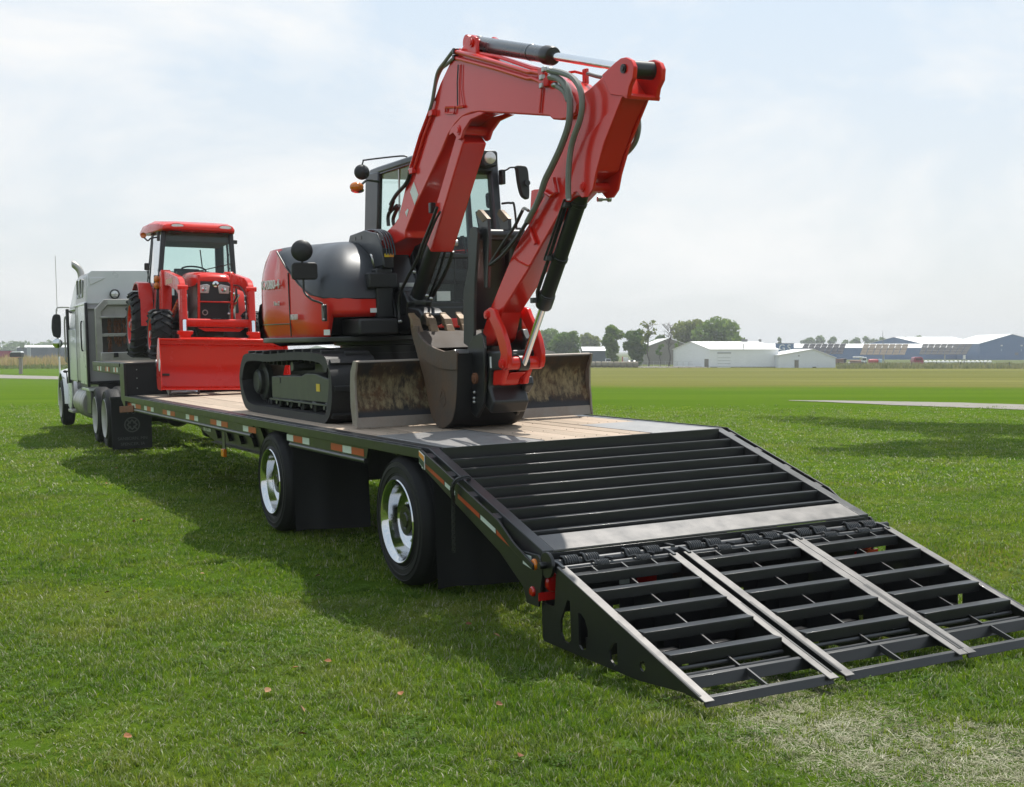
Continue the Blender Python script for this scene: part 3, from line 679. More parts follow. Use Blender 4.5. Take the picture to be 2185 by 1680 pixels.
# ---- dozer blade
bm_ = bpy.data.materials.new('muddy_blade_steel'); bm_.use_nodes = True; t = bm_.node_tree; b = t.nodes['Principled BSDF']; l = t.links.new
b.inputs['Roughness'].default_value = .72
tcn = N(t, 'ShaderNodeTexCoord'); geo = N(t, 'ShaderNodeNewGeometry'); ob = tcn.outputs['Object']
sx_ = N(t, 'ShaderNodeSeparateXYZ'); l(ob, sx_.inputs[0]); hz = sx_.outputs[2]
st = noi(3.0, 8, ob, (3.2,1,.8)); fine = noi(16, 8, ob, (1.6,1,.55), .75); blot = noi(3.6, 7, ob, (1,1,1.2), .65)
base = mixc(rng(blot, .42, .62), (.014,.012,.011), (.050,.026,.012))
mudz = mixc(rng(fine, .35, .7), (.15,.112,.056), (.27,.215,.118))
hs = madd(st, .26, hz); hs2 = madd(fine, .14, hs)
lo = rng(hs2, .345, .40, sm=True); hi = rng(hs2, .66, .60, sm=True)
mm = N(t, 'ShaderNodeMath', operation='MULTIPLY'); l(lo, mm.inputs[0]); l(hi, mm.inputs[1])
m3 = N(t, 'ShaderNodeMath', operation='MULTIPLY'); l(mm.outputs[0], m3.inputs[0]); l(rng(fine, .36, .56), m3.inputs[1])
spl = rng(noi(7, 9, ob, (1.2,1,.7), .78), .56, .64); m4 = N(t, 'ShaderNodeMath', operation='MAXIMUM'); l(m3.outputs[0], m4.inputs[0])
ms_ = N(t, 'ShaderNodeMath', operation='MULTIPLY'); l(spl, ms_.inputs[0]); ms_.inputs[1].default_value = .55; l(ms_.outputs[0], m4.inputs[1])
rst = mixc(rng(noi(5, 7, ob), .50, .64), base, (.065,.028,.011))
rs2 = mixc(rng(noi(4.2, 8, ob, (1,1,.8), .7), .54, .62), mudz, (.10,.044,.014)); cb_ = mixc(m4.outputs[0], rst, rs2); cb_ = mixc(rng(hz, .165, .12, sm=True), cb_, (.022,.023,.028))
l(cb_, b.inputs['Base Color'])
bp = N(t, 'ShaderNodeBump'); bp.inputs['Strength'].default_value = .55; bp.inputs['Distance'].default_value = .012; l(fine, bp.inputs['Height']); l(bp.outputs[0], b.inputs['Normal'])
M['blade'] = bm_
M['bladeedge'] = mat('worn_cutting_edge', (.27,.235,.20), .55, .3, .2, 4, 0, .5, (.20,.12,.075), 5, bump=.2, bs=30)
bl = [(1.955,1.115),(1.975,1.18),(2.01,1.26),(2.03,1.34),(2.025,1.42),(1.985,1.50),(1.945,1.55),(1.94,1.572),(1.965,1.574),(2.01,1.52),(2.05,1.43),(2.06,1.34),(2.045,1.25),(2.00,1.115)]
blade = part('dozer_blade', G().prism(bl, 'x', .285, 2.525), M['blade'], exc, .003, 50)
blade['label'] = 'dozer blade caked with dried brown mud'
part('cutting_edge', G().prism([(1.938,1.032),(1.956,1.118),(1.974,1.118),(1.962,1.032)], 'x', .280, 2.530), M['bladeedge'], blade, .003)
for x in (.272, 2.520): part('end_plate', G().prism([(1.93,1.03),(1.945,1.12),(1.95,1.20),(1.965,1.30),(1.96,1.45),(1.93,1.52),(1.915,1.582),(1.99,1.588),(2.06,1.50),(2.08,1.38),(2.08,1.2),(2.04,1.05)], 'x', x, x+.018), M['bladeedge'], blade, .003)
part('top_tube', G().cyl((.285,1.963,1.572),(2.525,1.963,1.572),.018,n=12), M['bladeedge'], blade)
for x in (.78, 1.93): part('blade_arm', G().beam((x,2.05,1.28),(x,3.1,1.36),.12,.15), M['frame'], exc, .012)
part('blade_cylinder', G().cyl((1.395,2.08,1.42),(1.395,2.9,1.46),.06,n=18), M['black'], exc)
# ---- house: lower shell, dome hood
pl = [(.90,2.93),(.70,2.94),(.53,2.98),(.41,3.09),(.345,3.28),(.318,3.55),(.290,3.85),(.262,4.14),(.256,4.40),(.315,4.68),(.44,4.97),(.66,5.18),(.98,5.30),(1.395,5.34),(1.81,5.30),(2.13,5.18),(2.35,4.97),(2.475,4.68),(2.53,4.38),(2.54,4.0),(2.53,3.6),(2.50,3.2),(2.46,2.98),(2.36,2.93)]
pl = smooth2(pl, 4)
def zb(x, y):
    if x > 1.5: return 1.97
    if x > 1.0: return 2.66
    tab = [(2.0,2.125),(3.0,2.135),(3.22,2.17),(3.5,2.28),(3.78,2.45),(4.0,2.60),(4.14,2.655),(9,2.66)]
    for (a,va),(c,vc) in zip(tab, tab[1:]):
        if a <= y <= c: return va+(vc-va)*(y-a)/(c-a)
def z0f(x, y):
    if y < 3.05 and x > .46 and x < 1.2: return 1.965
    if x > .47 and y < 3.2 and x < 1.2: return 1.965
    return 1.775-.02*max(0,(y-4.4))
ring = lambda f: [f(x,y) for x,y in pl]
gq = G(); rows = []
for k in range(9):
    s_ = k/8; row = []
    for x, y in pl:
        a, c = z0f(x,y), zb(x,y); z = a+(c-a)*s_
        cx, cy = 1.395, 4.05; ins = .05*(1-min(1,s_/.25))**2 + (.10*max(0,(s_-.55)/.45)**2.2 if (x < 1.1 and y > 4.05) else 0)
        d = Vector((cx-x, cy-y)).normalized(); row.append((x+d.x*ins, y+d.y*ins, z))
    rows.append(row)
gq.loft(rows, False, False)
house = part('house_shell', gq, M['exred'], exc, 0, 50)
sp = lambda x, y: Vector((min(max(x,.90),1.1), min(max(y,3.78),4.75)))
gq = G(); idx = [i for i,(x,y) in enumerate(pl) if x <= 1.0 or y > 4.6]; rows = []
idx = [i for i,(x,y) in enumerate(pl) if i <= 4*13]
for k in range(11):
    th = R(90)*k/10; row = []
    for i in idx:
        x, y, z = house.data.vertices[8*len(pl)+i].co+ORG[exc]; q = sp(x, y); zt_ = 2.70
        cs, sn = 1-math.cos(th), math.sin(th)
        w_ = sstep(3.7, 4.6, y); cs = cs*(1-w_)+k/10*w_
        row.append((x+(q.x-x)*cs, y+(q.y-y)*cs, z+(zt_-z)*sn))
    rows.append(row)
gq.loft(rows, False, False)
hood = part('engine_hood', gq, M['graphite'], exc, 0, 60)
hood.data.materials.append(M['exred'])
for p in hood.data.polygons:
    c_ = p.center+ORG[exc]
    if c_.y > 4.16 or (c_.y > 4.0 and c_.z < 2.60): p.material_index = 1 if c_.x < .8 else 0
part('seam', G().tube([(x-.002,y,z) for x,y,z in [(.306,3.72,1.80),(.299,3.725,2.1),(.298,3.73,2.40)]], .006, 6), M['black'], exc)
part('seam', G().tube([(.298,3.74,1.92),(.262,4.1,1.92),(.256,4.40,1.92),(.32,4.7,1.92),(.45,4.985,1.92)], .005, 6), M['black'], exc)
part('panel_line', G().tube([(.276,4.0,2.62),(.292,3.78,2.455),(.318,3.5,2.285),(.345,3.25,2.18),(.41,3.08,2.145),(.52,2.985,2.137),(.70,2.935,2.133),(.9,2.925,2.13)], .007, 6), M['black'], exc)
part('counterweight', G().loft([[(1.395+(x-1.395)*f, 4.05+(y-4.05)*f, z) for x,y in pl[4*9:4*17]] for f,z in ((.86,1.70),(1.02,1.79),(1.035,2.02),(1.02,2.12),(.98,2.16))], False, False), M['graphite'], exc, 0, 50)
part('house_floor', G().prism(pl[::2], 'z', 1.74, 1.79), M['black'], exc, .01)
part('rear_deck', G().prism([(.95,3.5),(.95,5.1),(2.2,5.1),(2.45,4.5),(2.45,4.4),(1.3,4.4),(1.3,3.5)], 'z', 2.60, 2.66), M['exred'], exc, .01)
part('engine_mass', G().box(.62, 2.2, 3.5, 5.0, 1.79, 2.55), M['black'], exc, .02)
txm = M['white']
text('model_lettering', 'KX080-4', .125, txm, exc, basis((.249, 4.30, 2.262), (.06,-1,0), (0,0,1)) if False else basis((.238, 4.12, 2.262), (.085,-1,0), (0,0,1)), .006)
text('side_lettering', 'Tier 2', .055, txm, exc, basis((.252, 3.98, 2.10), (.09,-1,0), (0,0,1)), .006)
text('side_lettering', '1610', .075, txm, exc, basis((.282, 3.55, 1.955), (.10,-1,0), (0,0,1)), .008)
part('small_decal', G().beam((.405,3.075,1.83),(.45,3.035,1.83),.004,.05), M['white'], exc)
part('small_decal', G().box(.80,.88,2.915,2.925,2.0,2.04), M['white'], exc)
# black boxes and steps ahead of the engine bay
part('tool_box', G().box(.62,1.00,2.74,3.2,1.80,1.945), M['blackpl'], exc, .02)
part('front_panel', G().box(.86,1.02,2.90,3.5,1.95,2.40), M['blackpl'], exc, .015)
part('front_panel', G().box(.78,1.06,2.88,3.0,2.22,2.36), M['blackpl'], exc, .015)
part('grab_bar', G().tube(smooth([(.80,2.87,2.52),(.79,2.82,2.50),(.80,2.82,2.44),(.83,2.87,2.40)],5), .009, 8), M['steel'], exc)
# cooling vent hood with slats
vb = part('vent_hood', G().loft([[(x,y,z) for y,z in ((3.72,2.40),(3.72,2.70),(3.68,2.755),(3.3,2.775),(2.98,2.72),(2.88,2.60),(2.84,2.42))] for x in (.905,.925)]), M['graphite'], exc, .008)
part('vent_hood', G().box(.925,1.025,2.88,3.70,2.40,2.58), M['black'], exc, .01)
for i in range(4):
    x = .95+.027*i
    part('vent_slat', G().tube(smooth([(x,3.70,2.70),(x,3.5,2.762),(x,3.2,2.772),(x,2.98,2.715),(x,2.88,2.60),(x,2.86,2.52)],4), .008, 8), M['graphite'], vb)
for y in (3.52,3.36): part('vent_slot', G().box(.902,.908,y,y+.11,2.695,2.73), M['black'], vb)
part('warning_sticker', G().box(.93,.975,2.862,2.868,2.50,2.53), M['yellow'], exc)
part('warning_sticker', G().box(.975,1.02,2.862,2.868,2.50,2.53), M['orange'], exc)
# ---- swing post between engine bay and cab
part('swing_post', G().prism([(3.45,1.95),(3.45,2.62),(3.20,2.66),(3.05,2.40),(2.8,2.06),(2.45,2.02),(2.36,1.97),(2.40,1.88),(2.9,1.80)], 'x', 1.07, 1.29), M['black'], exc, .02)
for x in (1.03,1.30): part('post_ear', G().prism([(2.9,1.95),(3.42,1.95),(3.42,2.60),(3.27,2.68),(3.14,2.58)], 'x', x, x+.03), M['black'], exc, .01)
part('hose_bundle_cover', G().box(1.02,1.36,3.35,3.5,1.9,2.7), M['blackpl'], exc, .02)
part('silver_bracket', G().box(1.06,1.30,2.83,2.85,2.225,2.265), M['steel'], exc, .004)
# ---- cab
CX0, CX1, CY0, CY1, CZ0, CZ1 = 1.36, 2.22, 3.0, 4.5, 1.95, 3.50
cabm = M['graphite']
cab = part('cab_base', G().box(CX0, CX1, CY0-.02, CY1, CZ0-.10, CZ0+.10), M['black'], exc, .02)
part('red_sill', G().box(CX0+.02, CX1-.04, CY0-.14, CY0-.02, 1.845, 1.935), M['exred'], exc, .015)
part('cab_lower_panel', G().box(CX0, CX0+.03, CY0+.05, CY1, CZ0, 2.80), M['blackpl'], exc, .01)
part('cab_lower_panel', G().box(CX1-.03, CX1, CY0+.05, CY1, CZ0, 2.45), M['blackpl'], exc, .01)
def pil(nm, p0, p1, w, h, m=cabm): part(nm, G().beam(p0, p1, w, h, (0,1,0)), m, exc, .015)
pil('cab_pillar', (CX0+.03,CY0+.02,CZ0+.05), (CX0+.05,CY0+.16,CZ1-.08), .06, .08)
pil('cab_pillar', (CX1-.035,CY0+.0,CZ0+.05), (CX1-.06,CY0+.10,CZ1-.06), .085, .10)
pil('cab_pillar', (CX0+.03,CY1-.18,2.75), (CX0+.05,CY1-.22,CZ1-.06), .055, .36)
pil('cab_pillar', (CX1-.03,CY1-.10,2.35), (CX1-.05,CY1-.12,CZ1-.06), .07, .18)
pil('cab_pillar', (CX1-.03,CY0+.68,2.4), (CX1-.05,CY0+.70,CZ1-.06), .04, .07)
part('cab_roof', G().loft([[(x,y,z) for x,y in rrect(CX0+.03-i,CX1-.05+i,CY0+.06-i,CY1-.04+i,.12,5)] for z,i in ((3.40,-.02),(3.43,0),(3.475,-.005),(3.50,-.06),(3.515,-.2))]), cabm, exc, .006)
part('roof_visor', G().prism([(CY0+.10,3.30),(CY0+.04,3.33),(CY0+.05,3.44),(CY0+.14,3.44)], 'x', CX0+.05, CX1-.07), M['black'], exc, .01)
part('front_sill_bar', G().box(CX0+.05, CX1-.06, CY0+.01, CY0+.05, 2.50, 2.545), M['black'], exc, .008)
part('front_lower_bar', G().box(CX0+.05, CX1-.06, CY0-.01, CY0+.05, CZ0+.05, 2.085), M['black'], exc, .008)
part('windscreen', G().add([(CX0+.06,CY0+.03,2.545),(CX1-.07,CY0+.03,2.545),(CX1-.09,CY0+.10,3.33),(CX0+.08,CY0+.10,3.33)],[(0,1,2,3)]), M['glass'], exc, 0, 0)
part('lower_window', G().add([(CX0+.06,CY0+.015,2.08),(CX1-.07,CY0+.015,2.08),(CX1-.07,CY0+.025,2.50),(CX0+.06,CY0+.025,2.50)],[(0,1,2,3)]), M['glass'], exc, 0, 0)
part('side_window', G().add([(CX0+.03,CY0+.10,2.80),(CX0+.03,CY1-.33,2.80),(CX0+.055,CY1-.38,3.41),(CX0+.055,CY0+.18,3.41)],[(0,1,2,3)]), M['glassdk'], exc, 0, 0)
part('side_window', G().add([(CX1-.02,CY0+.06,2.45),(CX1-.02,CY1-.15,2.45),(CX1-.05,CY1-.18,3.41),(CX1-.05,CY0+.12,3.41)],[(0,1,2,3)]), M['glassdk'], exc, 0, 0)
part('rear_window', G().add([(CX0+.06,CY1-.05,2.80),(CX1-.06,CY1-.05,2.80),(CX1-.08,CY1-.08,3.41),(CX0+.08,CY1-.08,3.41)],[(0,1,2,3)]), M['glassdk'], exc, 0, 0)
part('window_seal', G().tube([(CX0+.022,CY0+.10,2.80),(CX0+.022,CY1-.33,2.80),(CX0+.047,CY1-.38,3.41),(CX0+.047,CY0+.18,3.41),(CX0+.022,CY0+.10,2.80)], .014, 6), M['black'], exc)
part('window_rail', G().beam((CX0+.03,CY0+.60,2.80),(CX0+.05,CY0+.62,3.41),.012,.02,(0,1,0)), M['steel'], exc)
part('rear_lower_panel', G().box(CX0+.03, CX1-.03, CY1-.05, CY1, CZ0, 2.80), mat('cab_trim_grey', (.20,.23,.23), .7), exc, .01)
part('cab_floor', G().box(CX0+.05, CX1-.05, CY0+.06, CY1-.06, CZ0+.10, CZ0+.13), bpy.data.materials['cab_trim_grey'], exc)
part('operator_seat', G().loft([[(x,y,z) for x,y in rrect(1.62,2.02,3.62+o,3.80+o,.06,4)] for z,o in ((2.40,0),(2.75,.06),(3.02,.12))]), M['seat'], exc, .01)
part('seat_cushion', G().box(1.60,2.04,3.35,3.75,2.28,2.42), M['seat'], exc, .04)
part('headrest', G().box(1.72,1.92,3.76,3.84,3.04,3.20), M['seat'], exc, .03)
for x in (1.56, 2.08):
    part('arm_console', G().box(x-.06,x+.06,3.22,3.75,2.40,2.52), M['blackpl'], exc, .02)
    part('control_lever', G().tube([(x,3.28,2.50),(x,3.24,2.62),(x,3.235,2.70)], [.012,.016,.02], 10), M['blackpl'], exc)
for x in (1.74,1.88):
    part('travel_lever', G().tube([(x,3.12,2.10),(x,3.10,2.5),(x-.03,3.12,2.66)], .010, 8), M['black'], exc)
    part('lever_knob', G().cyl((x-.03,3.12,2.62),(x-.045,3.125,2.72),.016,.02,10), M['blackpl'], exc)
    part('pedal', G().box(x-.05,x+.05,3.06,3.16,2.10,2.12), M['black'], exc, .006)
part('monitor', G().box(2.05,2.14,3.14,3.20,2.62,2.82), M['blackpl'], exc, .01)
part('monitor_post', G().cyl((2.09,3.18,2.45),(2.09,3.18,2.64),.012,n=8), M['black'], exc)
part('floor_sticker', G().box(1.50,1.64,3.002,3.006,2.10,2.19), M['tapewhite'], exc)
# lamps and mirrors
wl = part('work_lamp', G().loft([[(x,y,z) for x,z in rrect(1.985,2.14,3.365,3.515,.03,4)] for y in (2.93,3.08)]), M['black'], exc, .01)
part('lamp_lens', G().lathe((2.058,2.930,3.445),(0,-1,0),[(.060,0),(.058,.008),(.04,.016),(.001,.02)],20), M['lens'], wl)
part('roof_lamp', G().box(1.47,1.60,3.02,3.12,3.50,3.56), M['black'], exc, .015)
part('roof_lamp_lens', G().box(1.485,1.585,3.012,3.02,3.51,3.55), M['lens'], exc, .006)
part('mirror_arm', G().tube(smooth([(2.20,2.98,3.32),(2.20,2.86,3.33),(2.22,2.81,3.345),(2.36,2.80,3.345)],5), .008, 8), M['black'], exc)
part('mirror_bracket', G().box(2.175,2.215,2.92,3.0,3.20,3.34), M['black'], exc, .008)
part('mirror', G().loft([[(x,y,z) for x,z in smooth2([(2.275,3.32),(2.27,3.36),(2.33,3.365),(2.385,3.34),(2.40,3.20),(2.395,3.06),(2.35,3.06),(2.315,3.10),(2.29,3.2),(2.275,3.32)],4)[:-1]] for y in (2.79,2.85)]), M['blackpl'], exc, .012)
part('mirror_knuckle', G().cyl((2.365,2.79,3.20),(2.365,2.76,3.20),.028,n=14), M['black'], exc)
part('cab_handle', G().tube(smooth([(2.19,2.97,3.02),(2.25,2.90,3.02),(2.29,2.90,2.98),(2.31,2.90,2.60),(2.27,2.95,2.5)],5), .011, 8), M['black'], exc)
def round_mirror(cx, cy, cz, r, label=None):
    part('round_mirror', G().lathe((cx,cy,cz),(-.25,-.9,.05),[(.001,.045),(r*.5,.040),(r*.85,.024),(r,.004),(r,-.006),(r*.9,-.01),(.001,-.01)],28), M['blackpl'], exc)
round_mirror(.25, 3.16, 2.572, .098)
part('side_mirror', G().loft([[(x,y,z) for x,z in rrect(.145,.385,2.31,2.465,.03,4)] for y in (3.13,3.17)]), M['blackpl'], exc, .01)
part('mirror_arm', G().tube(smooth([(.25,3.16,2.50),(.255,3.17,2.42),(.26,3.17,2.28),(.262,3.165,2.20),(.30,3.08,2.13),(.345,2.99,2.10),(.37,2.97,2.07),(.385,2.98,1.95)],5), .010, 8), M['black'], exc)
part('mirror_clamp', G().box(.37,.40,2.95,3.03,1.93,2.08), M['black'], exc, .008)
for z in (1.945,2.07): part('clamp_bolt', G().ball((.365,2.95,z),.012,8,6), M['steel'], exc)
round_mirror(1.14, 3.92, 3.395, .076)
part('mirror_arm', G().tube(smooth([(1.14,3.93,3.41),(1.16,3.93,3.50),(1.19,3.90,3.515),(1.40,3.55,3.515),(1.45,3.5,3.50)],4), .008, 8), M['black'], exc)
part('turn_signal', G().ball((1.10,3.97,3.255),(.072,.05,.05),16,10), M['amber'], exc)
part('turn_signal_base', G().ball((1.115,3.99,3.225),(.07,.05,.03),14,8), M['chrome'], exc)
part('lamp_stalk', G().tube([(1.14,3.97,3.27),(1.22,4.0,3.33),(1.38,4.1,3.33)], .012, 8), M['black'], exc)
# ---- boom
BX0, BX1 = 1.05, 1.31
bp_ = yz(BX0, zL, [(490,785),(466,720),(470,640),(505,520),(545,380),(600,270),(700,180),(755,95)])+yz(BX0, zB, [(205,1340),(255,1120),(330,850),(420,640),(480,480),(560,310),(600,240),(720,262),(1230,430),(1330,470),(1430,550),(1458,620),(1445,690),(1395,730),(1340,740),(1280,735),(1255,712),(990,695),(760,682),(700,690),(640,715),(590,765),(540,840),(490,960),(430,1090),(350,1260),(310,1340)])+yz(BX0, zL, [(850,275),(850,360),(640,470),(600,560),(560,700),(520,785)])
boom = part('boom', G().prism(bp_, 'x', BX0, BX1), M['exred'], exc, .012, 30)
lug = yz(BX0, zB, [(600,250),(640,200),(662,150),(690,132),(714,150),(722,275),(660,330)])
for x in (BX0+.02, BX1-.055): part('cylinder_lug', G().prism(lug, 'x', x, x+.035), M['exred'], boom, .006)
lug2 = yz(BX0, zB, [(640,712),(560,800),(545,850),(575,830),(590,850),(612,880),(632,868),(650,810),(700,735),(800,688),(760,680)])
for x in (BX0-.004, BX1-.02): part('lift_lug', G().prism(lug2, 'x', x, x+.026), M['exred'], boom, .004)
def pin(nm, p, x0, x1, r, m, par): part(nm, G().lathe((x0,p.y,p.z),(1,0,0),[(.001,-.012),(r*.55,-.012),(r*.6,-.004),(r,-.004),(r,x1-x0+.004),(r*.6,x1-x0+.012),(.001,x1-x0+.012)],22), m, par)
pf, pc, pl2, pa = P3(BX0,zL,(520,555)), P3(BX0,zB,(690,190)), P3(BX0,zB,(615,810)), P3(BX0,zB,(1455,625))
pin('boom_foot_pin', pf, BX0-.02, BX1+.02, .055, M['steel'], boom); pin('lug_pin', pc, BX0+.01, BX1-.01, .035, M['exred'], boom); pin('lift_pin', pl2, BX0-.008, BX1+.008, .04, M['exred'], boom)
pin('foot_cap', P3(BX0,zL,(487,700)), BX0-.015, BX1+.015, .045, M['black'], boom)
dz = G().beam(P3(BX0-.003,zB,(300,1195)), P3(BX0-.003,zB,(290,1325)), .002, .075, (0,1,.3)); part('white_decal', G().prism(yz(BX0,zB,[(296,1178),(328,1270),(303,1342),(270,1250)]), 'x', BX0-.003, BX0-.0008), M['white'], boom)
part('white_decal', G().prism(yz(BX0,zL,[(850,30),(885,0),(890,-40),(878,80)]) if False else yz(BX0,zL,[(850,25),(880,-20),(893,-5),(868,82)]), 'x', BX0-.003, BX0-.0008), M['white'], boom)
# clamp bars and thin lines on the boom side
part('line_clamp', G().tube([P3(BX0-.012,zB,q) for q in ((520,650),(590,648),(580,690),(520,690),(520,650))], .010, 6), M['exred'], boom)
part('line_clamp', G().tube([P3(BX0-.012,zB,q) for q in ((600,648),(650,642))], .012, 6), M['exred'], boom)
part('thin_line', G().tube([P3(BX0-.01,zB,q) for q in ((610,345),(603,470),(605,640))], .005, 6), M['hoseblk'], boom)
part('thin_line', G().tube([P3(BX0-.01,zB,q) for q in ((632,345),(628,520),(645,640))], .005, 6), M['exred'], boom)
part('drain_tube', G().tube([P3(BX0-.01,zB,q) for q in ((1205,510),(1188,690))], .008, 6), M['exred'], boom)
# ---- arm
AX0, AX1 = 1.09, 1.27
ap_ = yz(AX0, zB, [(1450,600),(1500,545),(1545,510),(1690,378),(1740,470),(1770,520),(1790,570),(1690,800),(1620,1010),(1592,1105),(1490,1165),(1440,1260)])+yz(AX0, zA, [(1450,130),(1130,690),(960,1000),(620,1540)])+yz(AX0, zK, [(1080,420),(1050,560),(1000,620),(930,640),(890,600),(880,520),(905,430),(985,190)])+yz(AX0, zA, [(590,1200),(800,700),(870,560),(970,400),(1060,180),(1110,60)])+yz(AX0, zB, [(1230,1180),(1290,1000),(1390,770),(1430,690)])
arm = part('arm', G().prism(ap_, 'x', AX0, AX1), M['exred'], exc, .012, 30)
lg = yz(AX0, zB, [(1640,420),(1735,330),(1775,300),(1810,293),(1850,315),(1868,360),(1862,440),(1835,500),(1822,575),(1700,560)])
# arm head: two cheek plates beside the pin, and a cross plate
for x in (AX0-.012, AX1+.045-.02): part('head_cheek', G().prism(lg, 'x', x, x+.032), M['exred'], arm, .005)
pt = P3(AX0,zB,(1800,375)); pin('head_pin', pt, AX0-.02, AX1+.07, .03, M['black'], arm)
part('pin_sleeve', G().cyl((AX0+.04,pt.y,pt.z),(AX1+.02,pt.y,pt.z),.058,n=20), M['black'], arm)
q = yz(AX0, zB, [(1800,545),(1822,562),(1815,590),(1785,572)]); part('head_plate', G().prism(q, 'x', AX0-.01, AX1+.065), M['exred'], arm, .004)
# lug plates for the bucket cylinder
lp = yz(AX0, zB, [(1640,1010),(1600,1040),(1560,1250),(1525,1292),(1490,1287),(1465,1248),(1440,1255),(1430,1200),(1500,1080),(1580,960)])
lp2 = yz(AX0, zB, [(1790,570),(1660,900),(1600,1120),(1580,1230),(1545,1285),(1500,1290),(1470,1250),(1440,1255),(1420,1190),(1500,900)])
for x in (AX0-.016, AX1): part('lug_cheek', G().prism(lp2, 'x', x, x+.018), M['exred'], arm, .004)
pin('cylinder_pin', P3(AX0,zB,(1508,1215)), AX0-.02, AX1+.022, .035, M['exred'], arm)
part('grease_fitting', G().lathe(P3(AX1+.03,zB,(1600,1300)),(1,-.2,0),[(.001,0),(.02,0),(.02,.03),(.012,.04),(.012,.07),(.022,.08),(.02,.10),(.001,.105)],12), M['steel'], arm)
part('side_boss', G().prism(yz(AX0,zB,[(1120,1240),(1140,1232),(1195,1228),(1230,1300),(1150,1420),(1110,1400)]), 'x', AX0+.01, AX0+.04), M['exred'], arm, .004)
part('arm_step', G().beam(P3(AX0-.015,zA,(985,430)), P3(AX0-.015,zA,(1065,650)), .02, .028, (0,1,0)), M['exred'], arm, .003)
part('line_bracket', G().tube([P3(AX0-.02,zB,q) for q in ((1210,1240),(1270,1280),(1310,1250),(1290,1150))], .014, 8), M['exred'], arm)
part('weld_seam', G().tube([P3(AX0-.001,zA,q) for q in ((790,820),(860,880),(960,930),(1000,920))], .008, 6), M['exred'], arm)
# ---- hydraulic cylinders
def cylinder(nm, p0, p1, r, split, mb, parent, cap=True):
    p0, p1 = Vector(p0), Vector(p1); s_ = p0.lerp(p1, split); d = (p1-p0).normalized()
    c = part(nm, G().lathe(p0,d,[(.001,-.01),(r*.9,-.01),(r,.02),(r,(s_-p0).length),(.001,(s_-p0).length)],26), mb, parent)
    if cap: part('gland', G().lathe(s_-d*.10,d,[(r*1.02,0),(r*1.16,.006),(r*1.16,.095),(r*1.05,.11),(r*.55,.115)],26), M['black'], c)
    part('piston_rod', G().cyl(s_,p1,r*.50,n=20), M['rod'], c)
    return c
CXm = (AX0+AX1)/2
a0, a1 = P3(CXm,zB,(690+15,190)), P3(CXm,zB,(1860,378))
ac = cylinder('arm_cylinder', a0.lerp(a1,.05), a1, .060, .53, M['dcyl'], exc)
part('cylinder_eye', G().cyl((CXm-.05,a0.y,a0.z),(CXm+.05,a0.y,a0.z),.062,n=20), M['exred'], ac)
part('cylinder_band', G().lathe(a0.lerp(a1,.42),(a1-a0),[(.0605,0),(.063,.004),(.063,.02),(.0605,.024)],26), M['dcyl'], ac)
part('cylinder_base', G().lathe(a0.lerp(a1,.045),(a1-a0),[(.061,0),(.064,.004),(.064,.05),(.061,.055)],26), M['black'], ac)
b0, b1 = P3(CXm,zA,(1660,20)), P3(CXm,zK,(1372,835))
bc = cylinder('bucket_cylinder', b0, b1, .055, .635, M['black'], exc)
for k in (.03,.34,.56): part('cylinder_band', G().lathe(b0.lerp(b1,k),(b1-b0),[(.056,0),(.062,.004),(.062,.03),(.056,.034)],22), M['black'], bc)
off = Vector((-.075,.03,0))
part('cylinder_line', G().tube([b0.lerp(b1,.0)+off*.9+Vector((0,.03,0)), b0.lerp(b1,.3)+off, b0.lerp(b1,.55)+off, b0.lerp(b1,.60)+off*.7], .014, 8), M['black'], bc)
part('cylinder_line', G().tube([b0.lerp(b1,.02)+off*1.35, b0.lerp(b1,.36)+off*1.35], .010, 8), M['black'], bc)
for k in (.05,.35,.60): part('line_clamp', G().cbox(b0.lerp(b1,k)+off*.8,(.09,.05,.04)), M['black'], bc, .005)
l0, l1 = P3(CXm,zB,(715,840)), P3(CXm,zL,(985,1190))
lc = part('lift_cylinder', G().cyl(l0.lerp(l1,.05), l1, .068, n=24), M['black'], exc)
ge = P3(CXm,zL,(1285,480))
gd_ = part('cylinder_guard', G().beam(l0.lerp(ge,.03), ge, .215, .15, (0,-1,.2)), M['exred'], exc, .012)
part('guard_lip', G().beam(l0.lerp(ge,.05)+Vector((-.10,-.08,0)), ge+Vector((-.10,-.08,0)), .012, .02, (0,-1,.2)), M['exred'], gd_, .003)
part('cylinder_foot', G().ball(l1, (.11,.11,.10), 16, 10), M['black'], lc)
part('foot_bracket', G().prism([(l1.y+.35,l1.z-.15),(l1.y+.35,l1.z+.12),(l1.y,l1.z+.10),(l1.y-.1,l1.z),(l1.y-.02,l1.z-.12)], 'x', 1.06, 1.30), M['black'], exc, .015)
part('rod_pin', G().lathe(P3(1.33,zL,(1450,425)),(1,-.15,0),[(.001,-.1),(.02,-.1),(.02,0),(.03,.004),(.03,.05),(.001,.055)],12), M['steel'], exc)
